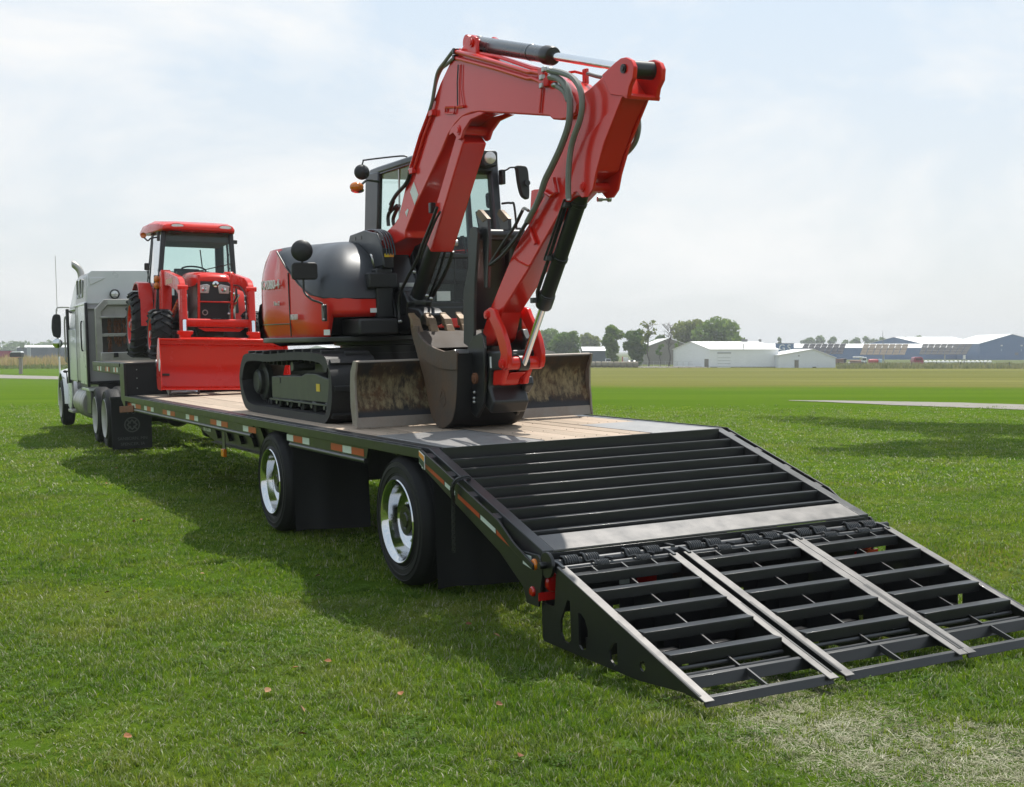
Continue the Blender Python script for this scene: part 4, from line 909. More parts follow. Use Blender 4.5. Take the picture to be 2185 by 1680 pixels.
# ---- linkage
lk = yz(1.02, zK, [(930,280),(935,215),(985,185),(1030,205),(1060,290),(1120,420),(1170,570),(1195,700),(1195,830),(1180,890),(1130,910),(1095,870),(1095,800),(1110,730),(1080,600),(1040,460),(980,340)])
for x in (1.015, 1.305): part('link_bar', G().prism(lk, 'x', x, x+.04), M['exred'], exc, .008)
q1 = P3(1.02,zK,(1135,835)); q0_ = P3(1.02,zK,(957,272))
pin('link_pin', q0_, 1.005, 1.36, .032, M['exred'], exc); pin('link_pin', q1, 1.0, 1.355, .034, M['exred'], exc)
part('link_tube', G().cyl((1.04,q1.y,q1.z),(1.145,q1.y,q1.z),.052,n=22), M['exred'], exc)
part('link_tube', G().cyl((1.225,q1.y,q1.z),(1.345,q1.y,q1.z),.052,n=22), M['exred'], exc)
part('rod_eye', G().cyl((1.145,q1.y,q1.z),(1.225,q1.y,q1.z),.060,n=22), M['black'], exc)
tl = yz(1.06, zK, [(1090,800),(1170,850),(1160,930),(1130,1010),(1120,1080),(960,1095),(940,1000),(950,920),(1040,905)])
part('tipping_link', G().prism(tl, 'x', 1.05, 1.10), M['exred'], exc, .012); part('tipping_link', G().prism(tl, 'x', 1.25, 1.30), M['exred'], exc, .012)
tm = yz(1.18, zK, [(1000,960),(1330,930),(1250,1010),(1225,1085),(1100,1080),(1010,1085)]); part('tipping_link_web', G().prism(tm, 'x', 1.10, 1.25), M['exred'], exc, .015)
# ---- bucket
bmud = mat('rusty_bucket_steel', (.070,.064,.058), .58, .2, .35, 2.2, 0, 1.0, (.165,.085,.038), 2.4, bump=.25, bs=30)
btan = mat('worn_tooth_steel', (.13,.08,.042), .5, .25, .35, 7, 0, .6, (.25,.17,.085), 5, bump=.2, bs=40)
KX0, KX1 = .85, 1.50
sp_ = yz(KX0, zK, [(62,400),(145,398),(150,480),(190,545),(250,605),(340,655),(450,695),(520,690),(560,680),(600,712),(602,900),(598,1100),(580,1350),(545,1490),(500,1545),(430,1585),(375,1560),(310,1450),(275,1300),(220,1000),(150,760),(90,540)])
bk = part('bucket_side_plate', G().prism(sp_, 'x', KX0, KX0+.022), bmud, exc, .004, 40)
part('bucket_side_plate', G().prism(sp_, 'x', KX1-.022, KX1), bmud, exc, .004, 40)
ck = yz(KX0-.012, zK, [(85,430),(148,400),(150,480),(190,545),(250,605),(340,655),(450,695),(560,680),(600,720),(598,905),(540,912),(400,895),(290,840),(200,760),(130,640)])
part('side_cutter', G().prism(ck, 'x', KX0-.014, KX0-.001), bmud, bk, .004)
sh = yz(KX0, zK, [(90,440),(100,560),(150,760),(220,1000),(275,1300),(310,1450),(375,1555),(430,1580),(500,1545),(545,1490),(580,1350),(598,1100),(602,900),(600,720)])
cn = (sum(p[0] for p in sh)/len(sh), sum(p[1] for p in sh)/len(sh))
gq = G(); rows = []
for x in (KX0+.004, KX1-.004): rows.append([(x,a,c) for a,c in smooth2(sh,3)])
inner = [(x,a+(cn[0]-a)*.06,c+(cn[1]-c)*.06) for x,a,c in rows[0]]; inner2 = [(KX1-.004,a,c) for _,a,c in inner]
gq.loft([rows[0],rows[1],inner2,inner,rows[0]], False, False); part('bucket_shell', gq, mat('shaded_bucket_steel', (.008,.008,.009), .55, .1, .3, 4, 0, .2, (.03,.022,.016), 4), exc, 0, 50)  # near-black shell colour: shade on the bucket back is painted in
tr_ = yz(KX0-.02, zK, [(365,1270),(405,1110),(440,1180),(452,1290),(420,1340)])
part('bucket_emblem', G().prism(tr_, 'x', KX0-.006, KX0-.001, [yz(KX0-.02,zK,[(380,1265),(408,1150),(425,1195),(436,1280),(415,1315)])]), bmud, bk)
part('bucket_emblem', G().prism(yz(KX0-.02,zK,[(372,1245),(438,1195),(440,1215),(376,1265)]), 'x', KX0-.006, KX0-.001), bmud, bk)
# lip and teeth
lipA = yz(KX0, zK, [(90,455),(140,470),(240,660),(205,690),(105,530)]); part('bucket_lip', G().prism(lipA, 'x', KX0+.004, KX1-.004), mat('rusty_bucket_floor', (.035,.022,.014), .7, .1, .35, 5, 0, .5, (.06,.04,.022), 5), exc, .004)
yb_, zb_ = yz(KX0,zK,[(110,430)])[0]; yt_, zt2 = yz(KX0,zK,[(38,250)])[0]; ya_, za_ = yz(KX0,zK,[(210,640)])[0]; ym_, zm_ = yz(KX0,zK,[(98,390)])[0]
for i in range(5):
    x = KX0+.03+.148*i
    ad = part('tooth_adaptor', G().loft([[(x+dx*w_,y+dy,z+dz_) for dx,dy,dz_ in ((-1,-.026,0),(1,-.026,0),(1,.026,0),(-1,.026,0))] for y,z,w_ in ((yb_-.10,zb_-.17,.036),(yb_-.045,zb_-.07,.040),(yb_,zb_,.038),(ym_,zm_,.030))]), btan, exc, .006)
    part('bucket_tooth', G().loft([[(x+dx*w_,y+dy*t_,z+dz_) for dx,dy,dz_ in ((-1,-1,0),(1,-1,0),(1,1,0),(-1,1,0))] for y,z,w_,t_ in ((ym_+.005,zm_-.012,.038,.034),(ym_+.03,zm_+.05,.036,.028),(yt_-.005,zt2-.015,.030,.012),(yt_,zt2,.026,.008))]), btan, ad, .004)
# coupler and thumb
cp = yz(.98, zK, [(720,640),(780,520),(860,480),(900,520),(910,900),(900,1300),(820,1460),(760,1400),(740,1000),(690,760)])
for x in (.985, 1.335): part('coupler_plate', G().prism(cp, 'x', x, x+.03), M['black'], exc, .006)
pb = P3(.98,zK,(815,1005)); pin('bucket_pin', pb, .97, 1.38, .045, M['rust'], exc)
part('coupler_block', G().prism(yz(1.0,zK,[(890,690),(1085,685),(1090,900),(960,920),(950,1100),(1000,1290),(960,1420),(880,1300)]), 'x', 1.02, 1.34), M['black'], exc, .02)
part('coupler_frame', G().prism(yz(1.3,zK,[(1180,560),(1330,430),(1390,560),(1330,740),(1250,1000),(1380,980),(1395,1080),(1340,1180),(1240,1150)]), 'x', 1.30, 1.38), M['black'], exc, .015)
part('coupler_slot', G().beam(P3(1.015,zK,(990,755)), P3(1.015,zK,(995,885)), .006, .02, (0,1,0)), M['white'], exc)
for zz in ((805,1165),(803,1232),(803,1278)): part('bolt_head', G().ball(P3(.975,zK,zz),.014,8,6), M['steel'], exc)
part('bucket_ear', G().cyl(P3(.87,zK,(570,715)), P3(1.0,zK,(760,715)) if False else P3(.87,zK,(570,715))+Vector((.12,0,0)), .03, n=16), M['steel'], exc)
tp = yz(1.0, zC, [(752,480),(768,468),(790,474),(797,505),(780,760),(775,900),(775,1080),(768,1140),(740,1158),(715,1140),(716,1060),(713,900),(716,830),(742,700),(740,560)])
th_ = part('thumb_plate', G().prism(tp, 'x', .995, 1.02), mat('thumb_steel', (.045,.047,.047), .5, .2, .2, 5, 0, .3, (.12,.09,.06), 5), exc, .005)
part('thumb_plate', G().prism(tp, 'x', 1.40, 1.425), M['black'], exc, .005)
tc_ = P3(1.0,zC,(780,492)); part('thumb_cross_tube', G().cyl((1.02,tc_.y,tc_.z-.03),(1.40,tc_.y,tc_.z-.03),.045,n=20), M['black'], exc)
gq = G(); fr_ = [P3(1.0,zC,q) for q in ((790,520),(775,760),(772,900),(772,1060))]; ba_ = [v+Vector((0,.02,0)) for v in fr_]
gq.loft([[(1.02,v.y+.05,v.z) for v in fr_],[(1.40,v.y+.05,v.z) for v in fr_],[(1.40,v.y+.07,v.z) for v in fr_],[(1.02,v.y+.07,v.z) for v in fr_]], False, False); part('thumb_face', gq, M['black'], exc)
for q, x in (((800,365),1.06),((920,365),1.30)):
    b_ = P3(x,zC,(q[0]+45,q[1]+125)); c_ = P3(x,zC,(q[0]+50,q[1]+60)); a_ = P3(x,zC,(q[0]+14,q[1]+6)); e_ = P3(x,zC,(q[0]+8,q[1]+45))
    part('thumb_tine', G().prism([(a_.y+.02,a_.z),(a_.y-.005,a_.z-.004),(c_.y-.03,c_.z),(b_.y-.06,b_.z-.10),(b_.y-.02,b_.z-.45),(b_.y+.04,b_.z-.45),(b_.y+.05,b_.z-.06),(e_.y+.02,e_.z-.03),(e_.y+.03,e_.z+.02)], 'x', x-.014, x+.014), M['black'], exc, .004)
    part('tine_tip', G().prism([(a_.y+.024,a_.z+.004),(a_.y-.012,a_.z-.002),(c_.y-.036,c_.z+.0),(c_.y+.05,c_.z-.02),(e_.y+.035,e_.z+.02)], 'x', x-.018, x+.018), btan, exc, .003)
# ---- hoses and hard lines
def hose(pts, r, m, x=None, z=None, k=6, nm='hose'):
    pts = [P3(x if not isinstance(q, tuple) or len(q) == 2 else q[2], z, q[:2]) for q in pts]
    part(nm, G().tube(smooth(pts, k), r, 8), m, exc)
for o in (0, 46):
    part('hard_line', G().tube([P3(BX0-.02,zB,q) for q in ((590,252+o),(880,330+o*.98),(1110,400+o),(1140,396+o),(1235,420+o*1.5))], .016, 8), M['exred'], boom)
    part('line_fitting', G().cbox(P3(BX0-.02,zB,(590,250+o)),(.05,.035,.045)), M['black'], boom, .006)
part('hard_line', G().tube([P3(BX0+.05,zB,q) for q in ((620,240),(900,290),(1130,370),(1250,390))], .014, 8), M['exred'], boom)
part('line_manifold', G().prism(yz(BX0,zB,[(1208,370),(1245,370),(1262,500),(1225,510)]), 'x', BX0-.045, BX0-.003), M['exred'], boom, .005)
for q in ((1222,378),(1205,436),(1205,495)): part('line_fitting', G().cbox(P3(BX0-.045,zB,q),(.03,.04,.035)), M['steel'], boom, .004)
hose([(572,250),(520,320),(465,400),(440,520),(425,610),(405,680)], .015, M['hose'], BX0-.025, zB)
hose([(575,300),(530,345),(490,380),(455,470),(432,600)], .013, M['hose'], BX0-.01, zB)
for o in (0,30): part('hard_line', G().tube([P3(BX0-.012,zB,q) for q in ((405+o,680),(340+o,850),(265+o,1100))], .014, 8), M['exred'], boom)
part('line_clamp', G().cbox(P3(BX0-.02,zB,(425,690)),(.04,.08,.05)), M['exred'], boom, .006); part('line_clamp', G().cbox(P3(BX0-.02,zB,(285,1100)),(.04,.08,.05)), M['exred'], boom, .006)
hose([(268,1120),(240,1190),(170,1270),(130,1340)], .018, M['hoseblk'], BX0-.02, zB)
hose([(740,-60),(650,20),(625,90),(630,200)], .018, M['hoseblk'], BX0+.02, zL); hose([(770,-60),(720,30),(690,120),(700,190)], .018, M['hoseblk'], BX0+.04, zL)
hose([(150,1310),(125,1380)], .018, M['hoseblk'], BX0-.02, zB)
HX = 1.0
hose([(1250,385),(1350,405),(1430,445),(1480,530),(1490,640),(1475,740),(1435,850),(1408,960),(1395,1100),(1392,1230),(1395,1300)], .021, M['hose'], HX, zB)
hose([(1262,432),(1320,445),(1370,490),(1398,560),(1405,660),(1392,780),(1340,930),(1280,1060),(1230,1160),(1205,1235)], .024, M['hose'], HX, zB)
hose([(1285,490),(1330,510),(1365,540),(1390,600)], .018, M['hose'], HX, zB)
for q in ((1275,430),(1305,492),(1265,385)): part('hose_fitting', G().ball(P3(HX,zB,q),(.03,.022,.022),10,6), M['steel'], exc)
part('hose_fitting', G().cyl(P3(HX,zB,(1392,1230)),P3(HX,zB,(1396,1310)),.016,n=8), M['steel'], exc)
hose([(1205,1235),(1180,1300),(1150,1375)], .020, M['hose'], HX, zB)
part('hard_line', G().tube([P3(1.04,zA,q) for q in ((1150,0),(1050,190),(955,370))], .022, 8), M['hose'], exc)
hose([(955,370),(800,600),(640,790),(500,905),(478,910),(500,870),(640,650),(790,430),(870,270),(905,200)], .013, M['hoseblk'], 1.03, zA)
hose([(970,330),(860,510),(700,690),(560,800)], .014, M['hoseblk'], 1.05, zA)
hose([(905,195),(930,185),(975,215)], .012, M['hose'], 1.06, zA)
hose([(1888,720),(1892,800),(1870,890),(1820,960),(1775,992)], .018, M['hose'], AX1+.06, zB); hose([(1862,770),(1850,850),(1800,940)], .014, M['hose'], AX1+.05, zB)
hose([(1880,720),(1840,620),(1830,600)], .018, M['hose'], AX1+.06, zB)
part('far_line', G().tube([P3(BX1,zB,q) for q in ((1400,400),(1440,395),(1500,410))], .010, 8), M['exred'], exc)
hose([(1530,410),(1600,430),(1660,440)], .014, M['hose'], AX1+.02, zB)
part('far_clamp', G().cbox(P3(BX1,zB,(1515,430)),(.03,.05,.11)), M['exred'], exc, .006)
hose([(1260,-40),(1200,130),(1090,400),(1000,640),(880,870),(790,1060),(765,1230),(775,1440)], .014, M['hoseblk'], 1.02, zL)
hose([(1300,20),(1240,130),(1130,400),(1050,620)], .010, M['hoseblk'], 1.03, zL)
hose([(1460,530),(1420,680),(1330,880),(1190,1130),(1110,1330)], .016, M['hoseblk'], 1.30, zL); hose([(1370,520),(1300,760),(1190,1050),(1150,1140)], .012, M['hoseblk'], 1.28, zL)
for q in ((965,800),(1130,1108),(1183,1145),(770,1445),(790,1440)): part('hose_fitting', G().ball(P3(1.0,zL,q),.015,8,6), M['steel'], exc)
part('line_clamp', G().cbox(P3(1.05,zL,(1195,-30)),(.05,.05,.09)), M['black'], exc, .006)
# ------------------------------------------------------------------ tractor on the upper deck (own frame, turned slightly)
TF = TRF @ Matrix.Translation((1.33, 11.0, 0)) @ Matrix.Rotation(-.095, 4, 'Z') @ Matrix.Translation((0,0,UZ)) @ Matrix.Rotation(.038, 4, 'Y') @ Matrix.Translation((0,0,-UZ))
trc = thing('tractor', 'red cab tractor with front loader bucket standing on the raised front deck', 'tractor', (0, 1.0, UZ), TF)
zE, zG = (450,850,4.2), (380,660,4.94)
# wheels with lugged tyres
def lug_tyre(rad, w, rim_r, nl, name):
    g = G(); h = rad-.028
    prof = [(rim_r,.03),(rim_r+.02,.005),(rim_r+.06,0),((rim_r+h)/2,-.005),(h-.06,.01),(h-.01,.04),(h,.08),(h+.004,w/2),(h,w-.08),(h-.01,w-.04),(h-.06,w-.01),(rim_r+.02,w-.005),(rim_r,w-.03)]
    ty = build(name, g.lathe((0,0,0),(1,0,0),prof,44), M['rubber'])
    gl = G()
    for i in range(nl):
        for side in (0,1):
            a0 = 2*math.pi*(i+.5*side)/nl; pts = []
            for k in range(5):
                f = k/4; x = w*(.5+.04-.54*f) if side == 0 else w*(.5-.04+.54*f)
                a = a0+f*.26; rr = h+(.008 if k < 4 else -.03); pts.append(Vector((x, rr*math.cos(a), rr*math.sin(a))))
            for k in range(4):
                p, q = pts[k], pts[k+1]; up = Vector((0, p.y, p.z)); gl.beam(p, q+(q-p)*.12, .042, .040, up)
    return ty, build('tyre_lugs', gl, M['rubber'])
def tract_rim(r, w):
    return build('rim', G().lathe((0,0,0),(1,0,0),[(r+.012,.015),(r+.014,.005),(r,.01),(r-.012,.05),(r-.03,.10),(r*.62,.12),(r*.55,.10),(r*.36,.09),(r*.34,.03),(r*.2,.02),(.001,.02)],40), M['trred'], sm=45)
def tract_hub(r): 
    g = G().cyl((-.0,0,0),(.06,0,0),.05,n=18)
    for k in range(8): a = 2*math.pi*k/8; g.cyl((.095,r*.45*math.cos(a),r*.45*math.sin(a)),(.075,r*.45*math.cos(a),r*.45*math.sin(a)),.013,n=6)
    return build('wheel_hub', g, M['steel'])
for nm, rad, w, rr, nl, v, z, u in (('rear_wheel',.535,.40,.30,20,2.25,2.01,.90),('front_wheel',.368,.30,.21,16,0,1.843,.83)):
    ty, lg_ = lug_tyre(rad, w, rr, nl, 'tyre'); rim = tract_rim(rr, w); hb = tract_hub(rr)
    for sgn in (-1, 1):
        o = bpy.data.objects.new(nm, ty); COL.objects.link(o); o.parent = trc; o.location = Vector((sgn*u, v, z))-ORG[trc]
        if sgn > 0: o.rotation_euler.z = math.pi
        for n_, me in (('tyre_lugs',lg_),('rim',rim),('wheel_hub',hb)):
            c = bpy.data.objects.new(n_, me); COL.objects.link(c); c.parent = o
            if n_ == 'tyre_lugs': c['kind'] = 'stuff'
part('front_axle', G().beam((-.55,0,1.84),(.55,0,1.84),.14,.14), M['black'], trc, .02)
part('chassis', G().box(-.20,.20,-.35,2.3,1.82,2.15), M['black'], trc, .03)
part('rear_axle', G().cyl((-.55,2.25,2.0),(.55,2.25,2.0),.11,n=18), M['black'], trc)
part('front_weight_bracket', G().box(-.26,.30,-.50,-.30,1.90,2.08), M['black'], trc, .02)
# hood
def hsec(v, hw, z0, z1, r, side=0): return [(u, v, z) for u, z in [(-hw,z0),(-hw*1.0,z0+(z1-z0)*.45),(-hw*.99,z1-r),(-hw*.93,z1-r*.45),(-hw*.72,z1-r*.12),(-hw*.35,z1),(hw*.35,z1),(hw*.72,z1-r*.12),(hw*.93,z1-r*.45),(hw*.99,z1-r),(hw,z0+(z1-z0)*.45),(hw,z0)]]
hsx = [hsec(-.46,.20,2.62,2.675,.03), hsec(-.42,.235,2.575,2.715,.06), hsec(-.30,.255,2.555,2.745,.07), hsec(.1,.262,2.55,2.775,.08), hsec(.6,.265,2.54,2.80,.09), hsec(1.05,.265,2.53,2.81,.09)]
part('hood', G().loft([[(u+.02,v,z) for u,v,z in r] for r in hsx]), M['trred'], trc, .008, 50)
part('hood_side_panel', G().loft([[(u+.02,v,z) for u,z in ((-hw,2.06),(-hw,2.56),(hw,2.56),(hw,2.06))] for v,hw in ((-.40,.225),(-.2,.245),(1.05,.25))]), M['black'], trc, .015)
part('nose_mask', G().loft([[(u+.02,v,z) for u,z in ((-.225,2.36),(-.245,2.58),(-.2,2.625),(.2,2.625),(.245,2.58),(.225,2.36),(.17,2.31),(-.17,2.31))] for v in (-.455,-.30)]), M['blackpl'], trc, .015)
part('grille', G().box(-.185,.245,-.425,-.40,2.06,2.33), M['black'], trc, .01)
gq = G()
for i in range(11): gq.box(-.17,.23,-.432,-.426,2.085+.022*i,2.093+.022*i)
part('grille_mesh', gq, M['blackpl'], trc)['kind'] = 'stuff'
for s_ in (-1, 1):
    q = [(.02+s_*.075,2.44),(.02+s_*.055,2.555),(.02+s_*.10,2.575),(.02+s_*.225,2.55),(.02+s_*.215,2.44)]
    hl = part('headlamp', G().prism(q, 'y', -.470, -.44), M['lens'], trc, .008)
    part('headlamp_reflector', G().lathe((.02+s_*.14,-.472,2.50),(0,-1,0),[(.038,0),(.035,.004),(.001,.006)],16), M['chrome'], hl)
bd = part('nose_badge', G().lathe((.045,-.462,2.575),(0,-1,0),[(.046,0),(.046,.006),(.040,.009),(.001,.010)],20), M['chrome'], trc)
part('badge_mark', G().prism([(.020,2.56),(.045,2.60),(.07,2.56),(.055,2.56),(.045,2.578),(.035,2.56)], 'y', -.476, -.472), M['black'], bd)
for u in (-.205, .265):
    part('guard_post', G().beam((u,-.56,1.95),(u,-.52,2.70 if u < 0 else 2.72),.035,.035,(0,1,0)), M['trred'], trc, .005)
part('guard_bar', G().cyl((-.205,-.55,2.315),(.265,-.55,2.315),.012,n=10), M['trred'], trc)
part('guard_bar', G().beam((-.21,-.56,1.98),(.27,-.56,1.98),.05,.06), M['trred'], trc, .006)
part('hook_ring', G().tube([(-.12+.035*math.cos(a),-.57,2.16+.035*math.sin(a)) for a in [R(q) for q in range(0,361,30)]], .008, 6), M['steel'], trc)
part('hose_coupling', G().ball((.215,-.57,2.15),.02,10,8), M['chrome'], trc)
part('air_cleaner', G().cyl((.36,.2,2.2),(.36,.2,2.55),.06,n=16), M['black'], trc)
part('muffler', G().cyl((.36,.15,2.02),(.36,.15,2.30),.075,n=18), M['steel'], trc)
part('muffler_cap', G().ball((.36,.05,2.46),(.05,.05,.05),12,8), M['chrome'], trc)
# loader
def lp_(u0, u1, poly, nm, par, bev=.006, m='trred'): return part(nm, G().prism(poly, 'x', u0, u1), M[m], par, bev)
armp = [(1.0,2.77),(.85,2.805),(.60,2.80),(.1,2.75),(-.72,2.66),(-.93,2.61),(-1.05,2.52),(-1.10,2.40),(-1.24,1.74),(-1.10,1.71),(-.955,2.26),(-.88,2.40),(-.68,2.46),(.1,2.55),(.7,2.58),(1.0,2.60)]
for s_, u0 in ((-1,-.545),(1,.405)):
    ar = lp_(u0, u0+.085, armp, 'loader_arm', trc, .012)
    lp_(u0-.03, u0+.115, [(.58,1.92),(.92,1.92),(1.04,2.5),(1.04,2.80),(.8,2.83),(.66,2.6)], 'loader_post', trc, .012)
    cx = u0+.042
    part('loader_cylinder', G().cyl((cx+ -s_*.075,.60,2.12),(cx-s_*.075,-.15,2.33),.038,n=16), M['trred'], trc)
    part('cylinder_rod', G().cyl((cx-s_*.075,-.15,2.33),(cx-s_*.075,-.48,2.42),.020,n=12), M['rod'], trc)
    bcz = part('bucket_cylinder', G().cyl((cx-s_*.005,-1.135,2.46),(cx+ -s_*.005,-1.235,2.04),.040,n=16), M['trred'], trc)
    part('cylinder_rod', G().cyl((cx-s_*.005,-1.235,2.04),(cx-s_*.005,-1.275,1.86),.026,n=14), M['rod'], bcz)
    part('pivot_knob', G().cyl((u0-.03,-1.05,2.49),(u0+.115,-1.05,2.49),.035,n=14), M['trred'], ar)
    part('linkage_plate', G().prism([(cx-.105,1.885),(cx+.105,1.885),(cx+.10,1.845),(cx+.075,1.83),(cx+.06,1.72),(cx+.03,1.72),(cx+.03,1.80),(cx-.03,1.80),(cx-.03,1.70),(cx-.085,1.70),(cx-.075,1.83),(cx-.105,1.845)], 'y', -1.37, -1.27), M['trred'], trc, .006)
    part('linkage_bar', G().beam((cx-.06,-1.30,1.86),(cx-.06,-1.28,1.66),.035,.06,(0,1,0)), M['trred'], trc, .006)
    part('arm_decal', G().box(u0-.002,u0-.0005,-.3,.45,2.585,2.66), mat('loader_decal',(.55,.24,.12),.4), ar) if s_ < 0 else None
    part('hydraulic_line', G().tube(smooth([(cx-s_*.06,.4,2.60),(cx-s_*.06,-.40,2.56),(cx-s_*.065,-.95,2.40),(cx-s_*.06,-1.07,2.1),(cx-s_*.03,-1.17,2.0)],5), .010, 8), M['hoseblk'], trc)
    part('line_fitting', G().cbox((cx-s_*.065,-.96,2.36),(.03,.03,.07)), M['steel'], trc, .004)
    part('line_fitting', G().cbox((cx-s_*.065,-1.06,2.11),(.025,.025,.09)), M['steel'], trc, .004)
part('torque_tube', G().loft([[(u,v,z) for v,z in rrect(-1.16,-1.02,1.945,2.06,.04,4)] for u in (-.47,.42)]), M['trred'], trc, .004)
dc = part('torque_tube_decal', G().box(-.13,.12,-1.145,-1.04,2.061,2.063), M['black'], trc)
for u in (-.09,-.03): part('decal_mark', G().box(u,u+.04,-1.12,-1.06,2.0635,2.065), M['white'], dc)
part('lower_gusset', G().prism([(-.30,1.935),(.35,1.935),(.28,1.885),(-.2,1.885)], 'y', -1.10, -1.06), M['trred'], trc, .006)
U0, U1 = -.87, .845
DV = -.50
bkp = [(-1.02,1.752),(-.96,1.752),(-.955,1.70),(-.90,1.69),(-.86,1.62),(-.83,1.40),(-.85,1.22),(-.92,1.125),(-1.02,1.105),(-1.30,1.105),(-1.30,1.092),(-1.01,1.09),(-.91,1.11),(-.835,1.215),(-.812,1.40),(-.842,1.63),(-.89,1.71),(-.94,1.772),(-1.02,1.772)]
bkp = [(v+DV,z) for v,z in bkp]
bkt = part('loader_bucket', G().prism(bkp, 'x', U0, U1), M['trred'], trc, .004)
for u in (U0-.012, U1): part('bucket_side', G().prism([(v+DV,z) for v,z in [(-1.04,1.785),(-.93,1.775),(-.84,1.63),(-.81,1.40),(-.83,1.21),(-.91,1.10),(-1.02,1.085),(-1.33,1.085),(-1.345,1.13),(-1.24,1.45),(-1.14,1.62)]], 'x', u, u+.012), M['trred'], bkt, .004)
part('bucket_edge_bar', G().box(U0, U1, -1.045+DV, -.98+DV, 1.752, 1.778), M['trred'], bkt, .006)
part('bucket_top_strip', G().prism([(-.98+DV,1.780),(-.86+DV,1.80),(-.85+DV,1.785),(-.96+DV,1.765)], 'x', U0+.29, U1-.30), M['trred'], bkt, .004)
part('bucket_sticker', G().prism(circ((-1.16+DV,1.42),.085,16), 'x', U0-.0155, U0-.0125), M['white'], bkt)
part('bucket_plate', G().beam((U0+.06,-.865+DV,1.285),(U0+.155,-.865+DV,1.285),.002,.03), M['black'], bkt)
# cab
def cpil(p0, p1, w, h): part('cab_pillar', G().beam(p0, p1, w, h, (0,1,0)), M['black'], trc, .012)
cpil((-.585,1.20,2.05),(-.475,1.30,3.47),.075,.07); cpil((.635,1.20,2.2),(.555,1.30,3.46),.075,.07)
cpil((-.62,1.95,2.6),(-.55,1.95,3.47),.03,.05); cpil((.66,1.95,2.6),(.60,1.95,3.46),.03,.05)
cpil((-.57,2.55,2.65),(-.50,2.52,3.47),.05,.07); cpil((.60,2.55,2.65),(.57,2.52,3.46),.14,.08)
part('windscreen', G().add([(-.575,1.19,2.45),(.62,1.19,2.45),(.54,1.29,3.43),(-.47,1.29,3.43)],[(0,1,2,3)]), M['glass'], trc, 0, 0)
part('rear_window', G().add([(-.56,2.55,2.70),(.60,2.55,2.70),(.55,2.52,3.42),(-.49,2.52,3.42)],[(0,1,2,3)]), M['glassdk'], trc, 0, 0)
part('door_glass', G().add([(-.61,1.22,2.2),(-.63,1.95,2.5),(-.56,1.95,3.43),(-.49,1.30,3.43)],[(0,1,2,3)]), M['glassdk'], trc, 0, 0)
part('door_glass', G().add([(.65,1.22,2.2),(.67,1.95,2.5),(.61,1.95,3.43),(.56,1.30,3.43)],[(0,1,2,3)]), M['glassdk'], trc, 0, 0)
part('quarter_glass', G().add([(-.63,1.97,2.6),(-.585,2.52,2.7),(-.515,2.5,3.42),(-.56,1.97,3.43)],[(0,1,2,3)]), M['glassdk'], trc, 0, 0)
part('quarter_glass', G().add([(.67,1.97,2.6),(.62,2.52,2.7),(.585,2.5,3.42),(.61,1.97,3.43)],[(0,1,2,3)]), M['glassdk'], trc, 0, 0)
part('roof_lining', G().box(-.50,.56,1.30,2.50,3.30,3.46), mat('grey_headlining',(.085,.095,.095),.7), trc, .02)
part('cab_floor', G().box(-.58,.62,1.2,2.5,2.05,2.16), M['black'], trc, .02)
part('firewall', G().box(-.56,.60,1.17,1.24,2.10,2.46), M['black'], trc, .01)
rs = []
for v, hw, z0, z1, c in ((1.02,.50,3.475,3.515,.03),(1.06,.545,3.46,3.56,.03),(1.35,.60,3.455,3.62,.02),(1.9,.64,3.46,3.665,-.01),(2.45,.655,3.47,3.66,-.03),(2.75,.64,3.485,3.60,-.04),(2.84,.60,3.50,3.555,-.04)):
    rs.append([(u+c,v,z) for u,z in [(-hw,z0),(-hw*1.01,(z0*2+z1)/3),(-hw*.97,z0+(z1-z0)*.72),(-hw*.82,z1-.008),(-hw*.5,z1),(hw*.5,z1),(hw*.82,z1-.008),(hw*.97,z0+(z1-z0)*.72),(hw*1.01,(z0*2+z1)/3),(hw,z0)]])
part('cab_roof', G().loft(rs), M['trred'], trc, .01, 50)
for u in (-.30, .43):
    lp3 = part('roof_lamp_pod', G().loft([[(u+a*1.0,v,3.525+c) for a,c in [(.115*math.cos(R(q)),.042*math.sin(R(q))) for q in range(0,360,24)]] for v in (1.03,1.14)]), M['trred'], trc, .006)
    part('roof_lamp', G().loft([[(u+a,v,3.525+c) for a,c in [(f*.105*math.cos(R(q)),f*.034*math.sin(R(q))) for q in range(0,360,24)]] for v,f in ((1.022,.8),(1.04,1))]), M['lens'], lp3)
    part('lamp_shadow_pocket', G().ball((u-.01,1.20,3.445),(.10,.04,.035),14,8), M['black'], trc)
for x in (-1, 1):
    u = x*.62
    fd = [(1.62,2.42),(1.72,2.56),(1.9,2.66),(2.15,2.70),(2.45,2.68),(2.7,2.60),(2.68,2.57),(2.43,2.645),(2.15,2.665),(1.92,2.63),(1.76,2.53),(1.66,2.40)]
    part('fender', G().prism(fd, 'x', min(u,u+x*.19), max(u,u+x*.19)), M['trred'], trc, .01)
    part('fender_side', G().prism([(1.50,2.08),(1.62,2.42),(1.76,2.56),(1.92,2.66),(2.15,2.70),(2.45,2.68),(2.6,2.5),(2.5,2.2),(1.8,1.95)], 'x', min(u,u-x*.03), max(u,u-x*.03)), M['trred'], trc, .008)
    part('fender_flare', G().loft([[(u+x*(.0+.19*f),v,z) for v,z in ((1.30,1.98),(1.40,2.30),(1.52,2.52),(1.72,2.66))] for f in (0,.5,1)], False, False), M['trred'], trc, 0)
sg = part('amber_lamp', G().lathe((-.78,1.30,3.375),(-.1,-1,0),[(.045,.02),(.045,-.005),(.038,-.015),(.001,-.02)],18), M['amber'], trc)
